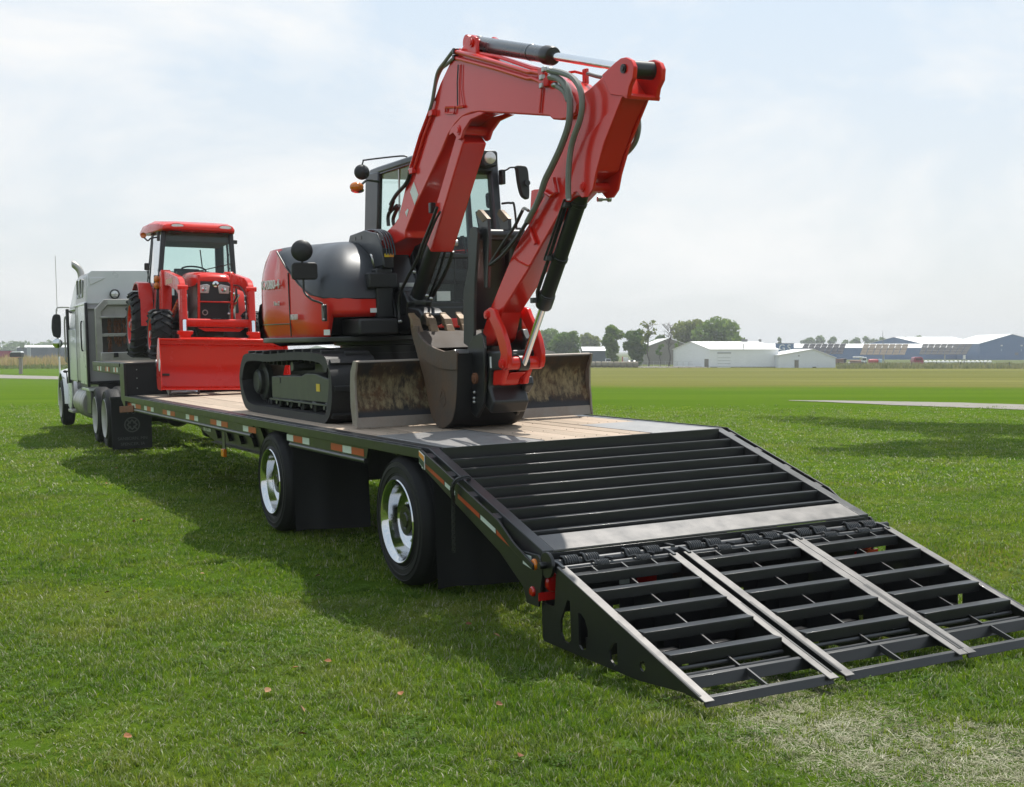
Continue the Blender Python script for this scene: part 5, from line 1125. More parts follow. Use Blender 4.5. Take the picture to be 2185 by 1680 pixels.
part('lamp_stalk', G().tube(smooth([(-.77,1.32,3.35),(-.71,1.33,3.30),(-.66,1.33,3.34),(-.55,1.32,3.36)],5), .012, 8), M['black'], trc)
part('mirror_mount', G().box(-.575,-.53,1.28,1.34,3.30,3.44), M['black'], trc, .01)
for z in (2.60,2.70): part('amber_lamp', G().ball((-.60,1.12,z),(.045,.035,.055),14,10), M['amber'], trc)
part('amber_lamp_base', G().box(-.64,-.56,1.13,1.17,2.54,2.76), M['black'], trc, .01)
part('door_mirror', G().box(-.73,-.65,1.6,1.66,2.86,2.97), M['black'], trc, .012)
part('mirror_rod', G().tube(smooth([(-.69,1.62,2.86),(-.66,1.60,2.72),(-.63,1.5,2.6)],5), .008, 6), M['black'], trc)
part('wiper_arm', G().tube([(.56,1.22,2.98),(.10,1.22,2.86),(-.02,1.22,2.84)], .008, 6), M['black'], trc)
part('wiper_pivot', G().box(.54,.58,1.2,1.24,2.94,3.0), M['black'], trc, .006)
part('rear_wiper', G().beam((.30,2.50,2.95),(.26,2.50,3.27),.018,.015,(0,1,0)), M['black'], trc)
part('cab_grab_handle', G().tube(smooth([(.60,1.5,3.16),(.55,1.45,3.13),(.53,1.43,3.03),(.56,1.45,2.93),(.61,1.5,2.92)],4), .011, 8), M['black'], trc)
part('roof_bracket', G().box(.59,.66,1.28,1.34,3.30,3.36), M['black'], trc, .008)
part('tractor_seat', G().loft([[(u,v,z) for u,v in rrect(-.20,.20,2.05+o,2.20+o,.05,4)] for z,o in ((2.45,0),(2.75,.05),(2.93,.09))]), M['seat'], trc, .01)
part('seat_cushion', G().box(-.23,.23,1.75,2.15,2.32,2.46), M['seat'], trc, .04)
part('dash', G().loft([[(u,v,z) for u,v in rrect(-.26,.16,1.30,1.55,.06,4)] for z in (2.40,2.80,2.86)]), M['blackpl'], trc, .02)
part('steering_wheel', G().tube([(.03+.19*math.cos(R(a)),1.62+.16*math.sin(R(a)),2.88+.07*math.sin(R(a))) for a in range(0,361,15)], .014, 8), M['blackpl'], trc)
part('side_rack', G().box(-.56,-.50,1.0,1.2,2.2,2.55), M['black'], trc, .01)
part('valve_box', G().box(-.52,-.44,.8,1.0,2.25,2.42), M['trred'], trc, .01)
part('joystick', G().tube([(.42,1.8,2.45),(.43,1.75,2.75)], [.012,.02], 8), M['black'], trc)
# ------------------------------------------------------------------ highway tractor unit (own frame, slightly turned)
KF = TRF @ Matrix.Translation((1.65, 16.2, 0)) @ Matrix.Rotation(-.04, 4, 'Z')
trk = thing('semi_truck', 'pale grey long nosed truck with sleeper cab coupled to the trailer', 'truck', (0, 1, .03), KF)
zF, zA1 = (0,900,4.37), (100,650,2.1)
tp_, tg_ = M['truckpaint'], M['truckgrey']
def bx(nm, a, c, m, par=None, bev=.02, **k): return part(nm, G().box(a[0],c[0],a[1],c[1],a[2],c[2]), m, par or trk, bev, **k)
# sleeper box: body, side skins, fairing
sl_ = part('sleeper_body', G().loft([[(u,v,z) for u,z in ((-1.17,1.02),(-1.17,2.40),(-1.13,2.95),(-1.06,3.045),(1.06,3.045),(1.13,2.95),(1.17,2.40),(1.17,1.02))] for v in (0,1.6)]), tg_, trk, .03)
part('sleeper_upper', G().loft([[(u,v,z) for u,z in ((-1.16,2.46),(-1.12,3.0),(-1.05,3.06),(1.05,3.06),(1.12,3.0),(1.16,2.46))] for v in (-.015,.02)]), tp_, trk, .01)
part('roof_fairing', G().loft([[(-1.12,v,2.4),(-1.10,v,z*1.0-.08),(-1.0,v,z),(1.0,v,z),(1.10,v,z-.08),(1.12,v,2.4)] for v,z in ((1.6,3.05),(2.2,2.95),(2.9,2.62),(3.1,2.45))]), tp_, trk, .02)
part('cab_body', G().loft([[(u,v,z) for u,z in ((-1.15,1.0),(-1.15,2.0),(-1.06,2.46),(1.06,2.46),(1.15,2.0),(1.15,1.0))] for v in (1.62,3.0)]+[[(u,v,z) for u,z in ((-1.13,1.0),(-1.13,1.75),(-1.05,1.80),(1.05,1.80),(1.13,1.75),(1.13,1.0))] for v in (3.35,)]), tp_, trk, .02)
part('side_extender', G().box(-1.195,-1.165,-.06,.95,1.0,2.50), tp_, trk, .01)
bx('rear_edge_trim', (-1.20,-.09,.96), (-1.15,.03,2.48), M['black'], None, .012)
bx('side_extender', (1.165,-.06,1.0), (1.195,.95,2.50), tp_, None, .01)
bx('door_panel', (-1.175,1.70,1.02), (-1.152,2.85,2.02), tp_, None, .01)
bx('door_gap', (-1.168,1.60,.98), (-1.155,1.68,2.46), M['black'], None, .004)
bx('front_edge_trim', (-1.20,2.93,.95), (-1.14,3.02,2.44), M['black'], None, .01)
part('door_handle', G().tube(smooth([(-1.20,.36,1.62),(-1.225,.36,1.66),(-1.225,.36,2.10),(-1.20,.36,2.15)],4), .014, 8), M['black'], trk)
for v0 in (.50,.98):
    part('sleeper_window', G().loft([[(-1.137-.001+.0*f,v,z) for v,z in rrect(v0,v0+.34,2.60,2.93,.06,4)] for f in (0,)]+[[(-1.15,v,z) for v,z in rrect(v0,v0+.34,2.60,2.93,.06,4)]]), M['black'], trk, .004)
    part('window_frame', G().tube([(-1.155,v,z) for v,z in rrect(v0,v0+.34,2.60,2.93,.06,4)]+[(-1.155,v0+.34,2.66)], .014, 6), M['steel'], trk)
bx('side_ledge', (-1.21,-.05,2.44), (-1.16,1.6,2.475), tp_, None, .008)
part('roof_fin', G().prism([(-1.10,2.93),(-.82,2.93),(-.86,2.90),(-1.08,2.80)], 'y', -.03, .0), tp_, trk, .004)
part('spot_lamp', G().lathe((-.665,-.02,2.63),(0,-1,0),[(.0,.0),(.085,0),(.09,.05),(.075,.06),(.07,.05)],22), M['black'], trk)
part('spot_lamp_lens', G().lathe((-.665,-.068,2.63),(0,-1,0),[(.068,0),(.05,.012),(.001,.018)],18), M['lens'], trk)
for v_ in (0,): bx('corner_bracket', (-1.18,-.06,2.36), (-1.0,-.01,2.40), tg_, None, .006)
bx('lower_valance', (-1.14,-.03,1.0), (1.14,.05,1.06), M['black'], None, .01)
# headache rack: frame, shelf, chains
hr = part('headache_rack', G().prism([(-1.06,1.42),(-1.06,2.36),(-.90,2.53),(.90,2.53),(1.06,2.36),(1.06,1.42)], 'y', -.36, -.26, [[(-.95,1.58),(-.95,2.30),(-.84,2.42),(.84,2.42),(.95,2.30),(.95,1.58)]]), M['weatheralu'], trk, .01)
bx('rack_panel', (-.96,-.29,2.22), (.96,-.275,2.43), M['weatheralu'], hr, .004)
bx('rack_shelf', (-.97,-.40,2.19), (.97,-.26,2.225), M['weatheralu'], hr, .006)
bx('rack_bar', (-.96,-.33,1.86), (.96,-.29,1.92), M['weatheralu'], hr, .006)
bx('rack_back', (-.97,-.10,1.5), (.97,-.08,2.25), mat('tarnished_panel',(.11,.10,.09),.6,.3,.3,5,0,.3), hr, .004)
bx('rack_tray', (-1.0,-.48,1.40), (1.0,-.12,1.58), M['weatheralu'], hr, .012)
bx('tray_latch', (-.78,-.50,1.49), (-.70,-.47,1.57), M['black'], hr, .006)
bx('rack_top_label', (-.84,-.365,2.44), (-.30,-.361,2.51), mat('faded_label',(.42,.41,.38),.5), hr, .002)
for i in range(8):
    u = -.80+.085*i+random.uniform(-.02,.02); n = random.randint(9,12); gq = G()
    for side in (0,1):
        for k in range(n):
            z = 2.16-.05*k; x = u+.03*(side-.5)+.008*math.sin(k*1.7+i); e = Vector((1,0,0)) if k % 2 else Vector((0,1,0)); c = Vector((x,-.31+.02*side,z))
            lpn = [c+Vector((0,0,.034*math.cos(a)))+e*(.018*math.sin(a)) for a in [2*math.pi*q/6 for q in range(6)]]; gq.tube(lpn+[lpn[0]], .008, 4)
    single('binder_chain', gq, M['rust'], 'rusty binder chain hanging in a row inside the truck\'s headache rack', 'chain', (u,-.3,1.9), KF, 'chains hanging in the headache rack')
# hood, fenders, front wheel
part('hood', G().loft([[(u,v,z) for u,z in ((-.85,1.0),(-.85,1.5),(-.6,1.80-(v-3.3)*.12),(.6,1.80-(v-3.3)*.12),(.85,1.5),(.85,1.0))] for v in (3.3,4.3,5.5)]), tp_, trk, .04)
for s_ in (-1,1):
    gq = G(); prof = []
    for a in range(-10, 191, 12): prof.append((4.45+.70*math.cos(R(a)), .52+.66*math.sin(R(a))))
    gq.loft([[(s_*u,4.45+(v-4.45)*f,.52+(z-.52)*f) for v,z in prof] for u,f in ((.82,1.06),(1.05,1.05),(1.17,1.0),(1.20,.93),(1.19,.90))], False, False)
    part('front_fender', gq, tp_, trk, 0, 50)
    part('fender_skirt', G().prism([(3.72,.45),(3.72,1.05),(3.2,1.15),(3.0,1.05),(3.0,.62),(3.3,.38)], 'x', min(s_*1.10,s_*1.14), max(s_*1.10,s_*1.14)), tp_, trk, .01)
part('fender_line', G().tube([(-1.20,3.75,1.03),(-1.21,4.1,1.06)], .01, 6), M['black'], trk)
part('fender_mirror', G().ball((-1.18,3.62,1.17),(.05,.03,.03),10,8), M['black'], trk); part('fender_mirror_post', G().tube([(-1.16,3.62,1.15),(-1.15,3.60,.92)], .012, 6), M['black'], trk)
srim = mat('painted_steel_rim', (.42,.41,.37), .5, .2, .2, 5, 0, .35, (.16,.12,.09), 8)
WM2 = wheel_meshes(srim, srim)
for u, v, fl in ((-1.21,4.45,False),(1.21,4.45,True)): put_wheel(trk, (u,v,.50), fl, WM2, False, 'steer_wheel', 1.04)
for v in (-1.0,-2.18):
    put_wheel(trk, (-1.205,v,.50), False, WM2, True, 'drive_wheel', 1.04); put_wheel(trk, (1.205,v,.50), True, WM2, True, 'drive_wheel', 1.04)
    part('drive_axle', G().cyl((-.7,v,.5),(.7,v,.5),.09,n=16), M['black'], trk)
    part('differential', G().ball((0,v,.5),(.22,.2,.2),16,10), M['black'], trk)
for u in (-.43,.43): part('frame_rail', G().box(u-.04,u+.04,-3.0,5.6,.72,.98), M['black'], trk, .01)
part('fifth_wheel', G().prism([(-.45,-1.1),(.45,-1.1),(.45,-1.6),(.12,-2.1),(-.12,-2.1),(-.45,-1.6)], 'z', 1.02, 1.10), M['black'], trk, .01)
part('fuel_tank', G().lathe((-.88,1.15,.60),(0,1,0),[(.001,0),(.27,.0),(.30,.03),(.30,1.35),(.27,1.38),(.001,1.38)],28), M['weatheralu'], trk)
for v in (1.45,2.2): part('tank_strap', G().lathe((-.88,v,.60),(0,1,0),[(.301,0),(.308,.004),(.308,.07),(.301,.074)],28), M['steel'], trk)
bx('battery_box', (-1.10,.35,.42), (-.55,1.05,.92), M['black'], None, .03)
part('step_plate', G().prism([(-.0,.93),(1.0,.93),(1.15,.86),(1.0,.88),(.0,.88)], 'x', -1.17, -.80), tp_, trk, .008)
bx('cab_step', (-1.19,2.6,.36), (-.95,3.3,.42), M['weatheralu'], None, .01)
bx('cab_underbody', (-1.0,-.0,.80), (1.0,3.3,1.02), M['black'], None, .03)
# exhaust, mirrors, aerial
part('exhaust_stack', G().tube(smooth([(-1.02,1.7,1.3),(-1.02,1.7,2.5),(-1.02,1.7,3.0),(-1.05,1.72,3.16),(-1.14,1.75,3.26),(-1.18,1.76,3.27)],5), .065, 16, False), M['weatheralu'], trk)
part('mirror_head', G().loft([[(u,v,z) for u,z in smooth2([(-1.43,1.90),(-1.455,2.05),(-1.44,2.25),(-1.40,2.335),(-1.33,2.345),(-1.28,2.30),(-1.275,2.1),(-1.29,1.90),(-1.34,1.865),(-1.43,1.90)],4)[:-1]] for v in (3.16,3.26)]), M['blackpl'], trk, .015)
part('convex_mirror', G().lathe((-1.36,3.14,1.755),(-.25,-1,0),[(.001,.03),(.06,.022),(.095,.0),(.10,-.01),(.07,-.045),(.001,-.06)],24), M['chrome'], trk)
part('mirror_bracket', G().tube(smooth([(-1.12,3.05,2.47),(-1.25,3.15,2.48),(-1.34,3.2,2.46),(-1.355,3.2,2.34)],5), .014, 8), M['weatheralu'], trk)
part('mirror_bracket', G().tube([(-1.12,3.05,1.755),(-1.33,3.18,1.755),(-1.35,3.2,1.87)], .016, 8), M['weatheralu'], trk)
part('grab_rail', G().tube(smooth([(-1.16,3.06,2.27),(-1.215,3.08,2.22),(-1.22,3.08,1.5),(-1.22,3.08,1.40),(-1.16,3.06,1.35)],5), .016, 8), M['weatheralu'], trk)
part('aerial', G().tube([(-1.34,3.16,2.40),(-1.33,3.2,3.52)], .006, 6), M['weatheralu'], trk)
part('aerial_rod', G().tube([(-1.33,3.2,1.66),(-1.35,3.3,1.42)], .006, 6), M['weatheralu'], trk)
part('fender_guide_pole', G().cyl((-1.19,4.6,1.10),(-1.19,4.6,1.47),.018,n=10), M['white'], trk)
# mud flap with painted lettering
fl = part('mud_flap', G().box(-1.19,-.56,-2.85,-2.835,.03,.86), M['flap'], trk, .004)
fm = mat('faded_flap_print', (.10,.105,.10), .6)
for s_, sz, z in (('FO',.115,.60),('SANBORN, MN',.070,.175),('SPENCER, IA',.070,.085)):
    text('flap_print', s_, sz, fm, fl, basis((-.87,-2.852,z), (1,0,0), (0,0,1)), .0005)
part('flap_emblem', G().prism(circ((-.87,.42),.125,24), 'y', -2.854, -2.8505, [circ((-.87,.42),.105,24)]), fm, fl)
part('flap_emblem', G().prism([(-.87,.51),(-.78,.42),(-.87,.33),(-.96,.42)], 'y', -2.854, -2.8505, [[(-.87,.48),(-.81,.42),(-.87,.36),(-.93,.42)]]), fm, fl)
for a in (0,90,180,270): part('flap_emblem', G().beam((-.87+.03*math.cos(R(a+45)),-2.852,.42+.03*math.sin(R(a+45))),(-.87+.10*math.cos(R(a+45)),-2.852,.42+.10*math.sin(R(a+45))),.002,.02,(1,0,1)), fm, fl)
part('mud_flap', G().box(.56,1.19,-2.85,-2.835,.03,.86), M['flap'], trk, .004)
bx('flap_hanger', (-1.2,-2.83,.83), (1.2,-2.78,.88), M['black'], None, .006)
# ------------------------------------------------------------------ background
NTH = ['first','second','third','fourth','fifth','sixth','seventh','eighth','ninth','tenth','eleventh','twelfth','thirteenth','fourteenth','fifteenth','sixteenth']
zb1, zb2, z8, z3, z2, z5, zl = (1600,950,2.73), (2300,950,2.532), (2150,980,8.4), (2350,980,5.29), (2750,980,5.29), (1800,960,5.4625), (0,1000,8.4)
def dx(z, x): return (z[0]+x/z[2])/1.44757
def dy(z, y): return (z[1]+y/z[2])/1.44757
def up(px, depth, py):
    """Point above/below the ground column at the picture height py."""
    return at(px, py, depth)
def leafmat(name, c0, c1, trans=.48):
    m = bpy.data.materials.new(name); m.use_nodes = True; t = m.node_tree; t.nodes.clear(); l = t.links.new
    o = N(t, 'ShaderNodeOutputMaterial'); d = N(t, 'ShaderNodeBsdfDiffuse'); tr_ = N(t, 'ShaderNodeBsdfTranslucent'); mi = N(t, 'ShaderNodeMixShader'); mi.inputs[0].default_value = trans
    g_ = N(t, 'ShaderNodeNewGeometry'); n = N(t, 'ShaderNodeTexNoise'); n.inputs['Scale'].default_value = .9; n.inputs['Detail'].default_value = 5; l(g_.outputs['Position'], n.inputs['Vector'])
    x = N(t, 'ShaderNodeMix', data_type='RGBA'); r_ = N(t, 'ShaderNodeMapRange'); r_.inputs['From Min'].default_value = .32; r_.inputs['From Max'].default_value = .68; l(n.outputs['Fac'], r_.inputs['Value']); l(r_.outputs[0], x.inputs[0])
    x.inputs[6].default_value = (*c0,1); x.inputs[7].default_value = (*c1,1)
    l(x.outputs[2], d.inputs[0]); l(x.outputs[2], tr_.inputs[0]); l(d.outputs[0], mi.inputs[1]); l(tr_.outputs[0], mi.inputs[2]); l(mi.outputs[0], o.inputs['Surface'])
    return m
M['leafA'] = leafmat('leaves_mid_green', (.110,.195,.034), (.215,.295,.060))
M['leafB'] = leafmat('leaves_dark_green', (.085,.165,.034), (.160,.230,.052))
M['leafC'] = leafmat('leaves_yellow_green', (.140,.185,.034), (.235,.265,.062))
M['bark'] = mat('bark', (.085,.072,.058), .9, 0, .3, 3, bump=.5, bs=8)
rg = np.random.default_rng(11)
def leaves(centres, radii, n, s, name, m, parent):
    """Leaf clumps spread through and around the crown's blobs."""
    vol = np.array([r[0]*r[1]*r[2] for r in radii])**.75; cnt = np.maximum(8, (n*vol/vol.sum()).astype(int)); P = []
    for c, r, k in zip(centres, radii, cnt):
        d = rg.normal(size=(k,3)); d /= np.linalg.norm(d, axis=1)[:,None]
        rad = rg.uniform(.45, 1.08, k)**.5; P.append(np.array(c)+d*rad[:,None]*np.array(r))
    P = np.concatenate(P); k = len(P)
    a = rg.normal(size=(k,3)); a /= np.linalg.norm(a, axis=1)[:,None]; b = np.cross(a, rg.normal(size=(k,3))); b /= np.linalg.norm(b, axis=1)[:,None]
    sz = 1.25*s*rg.uniform(.55, 1.35, k)[:,None]
    V = np.stack([P-a*sz, P-b*sz*.55, P+a*sz, P+b*sz*.55], 1).reshape(-1,3)-np.array(ORG[parent])
    me = bpy.data.meshes.new(name); me.vertices.add(4*k); me.vertices.foreach_set('co', V.ravel()); me.loops.add(4*k); me.loops.foreach_set('vertex_index', np.arange(4*k)); me.polygons.add(k); me.polygons.foreach_set('loop_start', np.arange(0,4*k,4)); me.polygons.foreach_set('loop_total', np.full(k,4)); me.update(); me.materials.append(m)
    return link(name, me, parent)
def limb(g, p0, p1, r0, r1, n=5):
    p0, p1 = Vector(p0), Vector(p1); L_ = (p1-p0).length; pts = [p0.lerp(p1, i/n)+Vector((rg.normal(),rg.normal(),rg.normal()*.5))*L_*.03*(0 < i < n) for i in range(n+1)]
    g.tube(pts, [r0+(r1-r0)*i/n for i in range(n+1)], 6); return pts
def tree(px, depth, ytop, ybase, hw, label, m, n=1400, leaf=.30, nb=11, low=.12, group='trees at the far side of the field', lop=0., sq=1.):
    b = gd(px, depth); k = depth/FPX; zt_ = at(px, ytop-1.5, depth).z; hw *= 1.1; H = zt_-b.z; w = hw*k
    t = thing('tree', label, 'tree', b, WF, group)
    g = G(); top = b+Vector((0,0,H*.8)); pts = limb(g, b, top, .028*H+.06, .01*H, 6); cs, rs = [], []
    for i in range(nb):
        f = (i+.5)/nb; zz = low+(.93-low)*f; env = math.sin(math.pi*min(1,max(.08,(zz-low*.6)/(1.06-low*.6))))**.62
        a = rg.uniform(0, 2*math.pi); rr = w*.62*env*rg.uniform(.35,1.0)
        c = b+Vector((0,0,H*zz))+RX*(rr*math.cos(a)+lop*w*f)+FX*(rr*math.sin(a)*.8)
        r0 = w*rg.uniform(.34,.55)*(.55+.5*env); cs.append(tuple(c)); rs.append((r0, r0, min(r0*.85*sq, max(.15*H, zt_-c.z))))
        limb(g, b+Vector((0,0,H*(zz*.55))), c, .012*H, .004*H, 4)
    part('trunk', g, M['bark'], t, 0, 60)
    leaves(cs, rs, int(n*1.5), leaf, 'crown', m, t); return t
def bare(px, depth, ytop, ybase, hw, label, nl=60, m=None, nbr=14, group='thin trees in front of the tan barn'):
    b = gd(px, depth); k = depth/FPX; H = at(px, ytop, depth).z-b.z; w = hw*k; t = thing('tree', label, 'tree', b, WF, group)
    g = G(); limb(g, b, b+Vector((rg.normal()*.2,0,H*.95)), .020*H, .006*H, 7); cs = []
    for i in range(nbr):
        f = .42+.52*i/nbr; p = b+Vector((0,0,H*f)); a = rg.uniform(0,6.28); q = p+RX*(w*math.cos(a)*rg.uniform(.5,1))+FX*(w*math.sin(a)*.6)+Vector((0,0,H*rg.uniform(.06,.2))); q.z = min(q.z, b.z+H)
        ps = limb(g, p, q, .008*H, .003*H, 4); cs.append(q)
        for j in range(3): limb(g, ps[2+j%2], ps[2+j%2]+RX*(w*rg.normal()*.35)+Vector((0,0,H*.07*rg.uniform(.3,1.2))), .004*H, .002*H, 2)
    part('trunk', g, M['bark'], t, 0, 60)
    if nl: leaves([tuple(c) for c in cs], [(w*.3,w*.3,H*.06)]*len(cs), nl, .26, 'crown', m or M['leafC'], t)
def frame_at(p, yaw=0.):
    """Frame at a point: x to the right of the view, y away from it."""
    c, s_ = math.cos(yaw), math.sin(yaw); x = RX*c+FX*s_; y = FX*c-RX*s_
    return Matrix(((x.x,y.x,0,p.x),(x.y,y.y,0,p.y),(0,0,1,p.z),(0,0,0,1)))
def wh(depth, px0, px1): return (px1-px0)*depth/FPX
def hz_(depth, y0, y1): return (y1-y0)*depth/FPX
def ribs(g, x0, x1, y, z0, z1, n, d=.03):
    for i in range(n): x = x0+(x1-x0)*(i+.5)/n; g.box(x-.03, x+.03, y-d, y-.002, z0, z1)
# materials
M['whitewall'] = mat('white_metal_siding', (.80,.81,.83), .45, 0, .05, .6, 0, .15, (.40,.40,.38), .5)
M['whiteroof'] = mat('white_metal_roof', (.80,.79,.77), .5, 0, .04, .5)
M['bluewall'] = mat('blue_metal_siding', (.030,.115,.27), .5, 0, .08, .3)
M['tanwall'] = mat('tan_grey_siding', (.20,.185,.15), .7, 0, .12, .5)
M['greywall'] = mat('slate_grey_siding', (.085,.105,.125), .6, 0, .1, .4)
M['trim'] = mat('grey_trim', (.19,.19,.185), .6, 0, .1, 2)
M['rustwall'] = mat('rusty_brown_steel', (.17,.09,.06), .7, 0, .25, 1)
M['maroon'] = mat('maroon_paint', (.27,.014,.05), .35, 0, .08, 1, .3)
M['brightred'] = mat('bright_red_paint', (.42,.035,.03), .4, 0, .08, 1, .2)
M['solar'] = mat('solar_panel', (.045,.047,.055), .75, .0, .15, .3, spec=.15)
M['solarbrown'] = mat('dusty_solar_panel', (.20,.165,.125), .8, .0, .12, .4, spec=.15)
M['wglass'] = mat('dark_window', (.03,.035,.04), .12)
M['paleblue'] = mat('pale_blue_paint', (.35,.47,.56), .45)
def barn(nm, lab, cat, px0, px1, yb, ye, yr, depth, deep, wall, roof, skew=0., gable='side', apexpx=None, ye2=None, over=.15, ribn=0):
    b = gd(px0, depth); fr = frame_at(b); w = wh(depth, px0, px1); he = hz_(depth, ye, 750)+at(px0,750,depth).z-b.z; hr = hz_(depth, yr, 750)+at(px0,750,depth).z-b.z
    t = thing(nm, lab, cat, (0,0,0), fr)
    if gable == 'side':        # ridge runs across the view
        S_ = lambda y: skew*y
        g = G(); g.add([(S_(0),0,-.6),(w+S_(0),0,-.6),(w+S_(deep),deep,-.6),(S_(deep),deep,-.6),(0,0,he),(w,0,he),(w+S_(deep),deep,he),(S_(deep),deep,he),(S_(deep/2),deep/2,hr-.03),(w+S_(deep/2),deep/2,hr-.03)],[(0,1,5,4),(1,2,6,9,5),(2,3,7,6),(3,0,4,8,7),(4,5,9,8),(6,7,8,9)])
        part('wall', g, wall, t, 0, 0)
        o = over; g = G()
        for y0, y1, z0, z1 in ((-o,deep/2,he-o*.3,hr),(deep+o,deep/2,he-o*.3,hr)):
            g.add([(-o+S_(y0),y0,z0),(w+o+S_(y0),y0,z0),(w+o+S_(y1),y1,z1),(-o+S_(y1),y1,z1),(-o+S_(y0),y0,z0+.08),(w+o+S_(y0),y0,z0+.08),(w+o+S_(y1),y1,z1+.08),(-o+S_(y1),y1,z1+.08)],[(0,1,2,3),(4,5,6,7),(0,1,5,4),(1,2,6,5),(2,3,7,6),(3,0,4,7)])
        part('roof', g, roof, t, 0, 0)
        if ribn:
            g = G(); ribs(g, 0, w, 0, -.2, he-.1, ribn, .02); part('siding_ribs', g, wall, t, 0, 0)['kind'] = 'stuff'
    else:                      # gable faces the viewer
        ax = wh(depth, px0, apexpx); he2 = he if ye2 is None else hz_(depth, ye2, 750)+at(px0,750,depth).z-b.z
        g = G().prism([(0,-.6),(w,-.6),(w,he2),(ax,hr),(0,he)], 'y', 0, deep); part('wall', g, wall, t, 0, 0)
        g = G()
        for a, c in (((-over,he-over*.3),(ax,hr)),((w+over,he2-over*.3),(ax,hr))): g.prism([a,c,(c[0],c[1]+.10),(a[0],a[1]+.10)], 'y', -over, deep+over)
        part('roof', g, roof, t, 0, 0)
        if ribn:
            g = G()
            for i in range(ribn):
                x = w*(i+.5)/ribn; zz = (he+(hr-he)*x/ax if x < ax else he2+(hr-he2)*(w-x)/(w-ax))-.1; g.box(x-.03,x+.03,-.025,-.002,-.3,zz)
            part('siding_ribs', g, wall, t, 0, 0)['kind'] = 'stuff'
    return t, fr, w, he, hr
def addon(t, nm, x0, x1, y0, y1, z0, z1, m, bev=0): return part(nm, G().box(x0,x1,y0,y1,z0,z1), m, t, bev, 0)
# long white barn with a garage door
t, fr, w, he, hr = barn('white_barn', 'long white metal barn with a garage door and white roof', 'barn', 1515, 1661, 783, 746, 729.5, 215, 9, M['whitewall'], M['whiteroof'], -.55, ribn=40)
X8 = lambda x: wh(215, 1515, dx(z8, x)); Z8 = lambda y: hz_(215, dy(z8,y), 750)+at(1515,750,215).z-gd(1515,215).z
gdr = addon(t, 'garage_door', X8(560), X8(895), -.05, -.004, -.3, Z8(930), M['whitewall']); addon(t, 'door_lintel', X8(550), X8(905), -.12, -.052, Z8(940), Z8(918), M['trim'])
for k in range(4): part('door_panel_line', G().box(X8(565), X8(890), -.062, -.052, .15+.48*k, .19+.48*k), M['trim'], gdr, 0, 0)
for x in (550, 895): addon(t, 'door_post', X8(x)-.03, X8(x)+.03, -.08, -.004, -.3, Z8(925), M['whitewall'])
addon(t, 'vent_stack', X8(1235), X8(1252), .3, .5, he, Z8(690), M['trim']); addon(t, 'base_board', 0, w, -.03, -.003, -.6, .12, M['trim'])
for x0, x1 in ((1310,1460),(1765,1825)): addon(t, 'roof_ventilator', X8(x0)-2.2*0, X8(x1), 4.4, 4.9, hr, hr+.45, M['trim'])
part('side_door', G().add([(-.01-.55*.3,.3,-.3),(-.01-.55*1.3,1.3,-.3),(-.01-.55*1.3,1.3,1.4),(-.01-.55*.3,.3,1.4)],[(0,1,2,3)]), M['tanwall'], t, 0, 0)
# small white shed, gable to the viewer
t, fr, w, he, hr = barn('white_shed', 'low white shed with tan door joined to the right end of the long white barn', 'shed', 1661.8, 1783, 785, 758.5, 746, 212, 14, mat('pale_grey_siding',(.70,.72,.75),.5,0,.05,.6), M['whiteroof'], gable='front', apexpx=1735, ye2=764, ribn=24)
X3 = lambda x: wh(212, 1661.8, dx(z3, x)); Z3 = lambda y: hz_(212, dy(z3,y), 750)+at(1662,750,212).z-gd(1662,212).z
addon(t, 'shed_door', X3(553), X3(618), -.05, -.004, -.3, Z3(708), M['tanwall']); addon(t, 'door_frame', X3(545), X3(626), -.03, -.003, Z3(706), Z3(698), M['trim'])
addon(t, 'gable_vent', X3(612), X3(632), -.05, -.004, Z3(640), Z3(622), M['trim']); addon(t, 'foundation_box', X3(845), X3(900), -.3, -.03, -.3, Z3(812), M['black'])
# long blue building, its sign and the arrays before it
t, fr, w, he, hr = barn('blue_warehouse', 'long low blue building with white roof edge behind the solar arrays', 'building', 1640, 2095, 767, 742.5, 734, 420, 18, M['bluewall'], M['whiteroof'], 0, ribn=60)
sgb = thing('roof_sign', 'blue sign board with big white letters GS above the white shed roof', 'sign', (0,0,0), frame_at(gd(1650,405)))
zz0 = gd(1650,405).z; Zs = lambda py: at(1650,py,405).z-zz0
part('sign_board', G().box(wh(405,1650,1655), wh(405,1650,1694), 0, .3, Zs(762), Zs(733.5)), M['bluewall'], sgb, 0, 0)
part('sign_cap', G().box(wh(405,1650,1655), wh(405,1650,1694), -.06, .36, Zs(733.5), Zs(732.6)), M['greywall'], sgb, 0, 0)
for ch, p_ in (('G',1668.5),('S',1683.5)): text('sign_letter', ch, 2.75, M['white'], sgb, basis((wh(405,1650,p_),-.03,Zs(748.5)), (1,0,0), (0,0,1)), .02)
t, fr, w, he, hr = barn('blue_gable_building', 'large blue building with wide gable and wall lamps at the right edge', 'building', 2090, 2235, 766, 733.8, 713.6, 400, 30, M['bluewall'], M['whiteroof'], gable='front', apexpx=2159.5, ribn=26)
X2 = lambda x: wh(400, 2090, dx(z2,x)); Z2 = lambda y: at(2090,dy(z2,y),400).z-gd(2090,400).z
for x in (1815, 2140):
    addon(t, 'wall_lamp', X2(x-14), X2(x+14), -.35, -.005, Z2(475), Z2(455), M['whiteroof']); addon(t, 'lamp_conduit', X2(x-4), X2(x+4), -.1, -.005, Z2(560), Z2(520), M['paleblue'])
addon(t, 'louvre', X2(2035), X2(2090), -.1, -.005, Z2(620), Z2(580), M['greywall'])
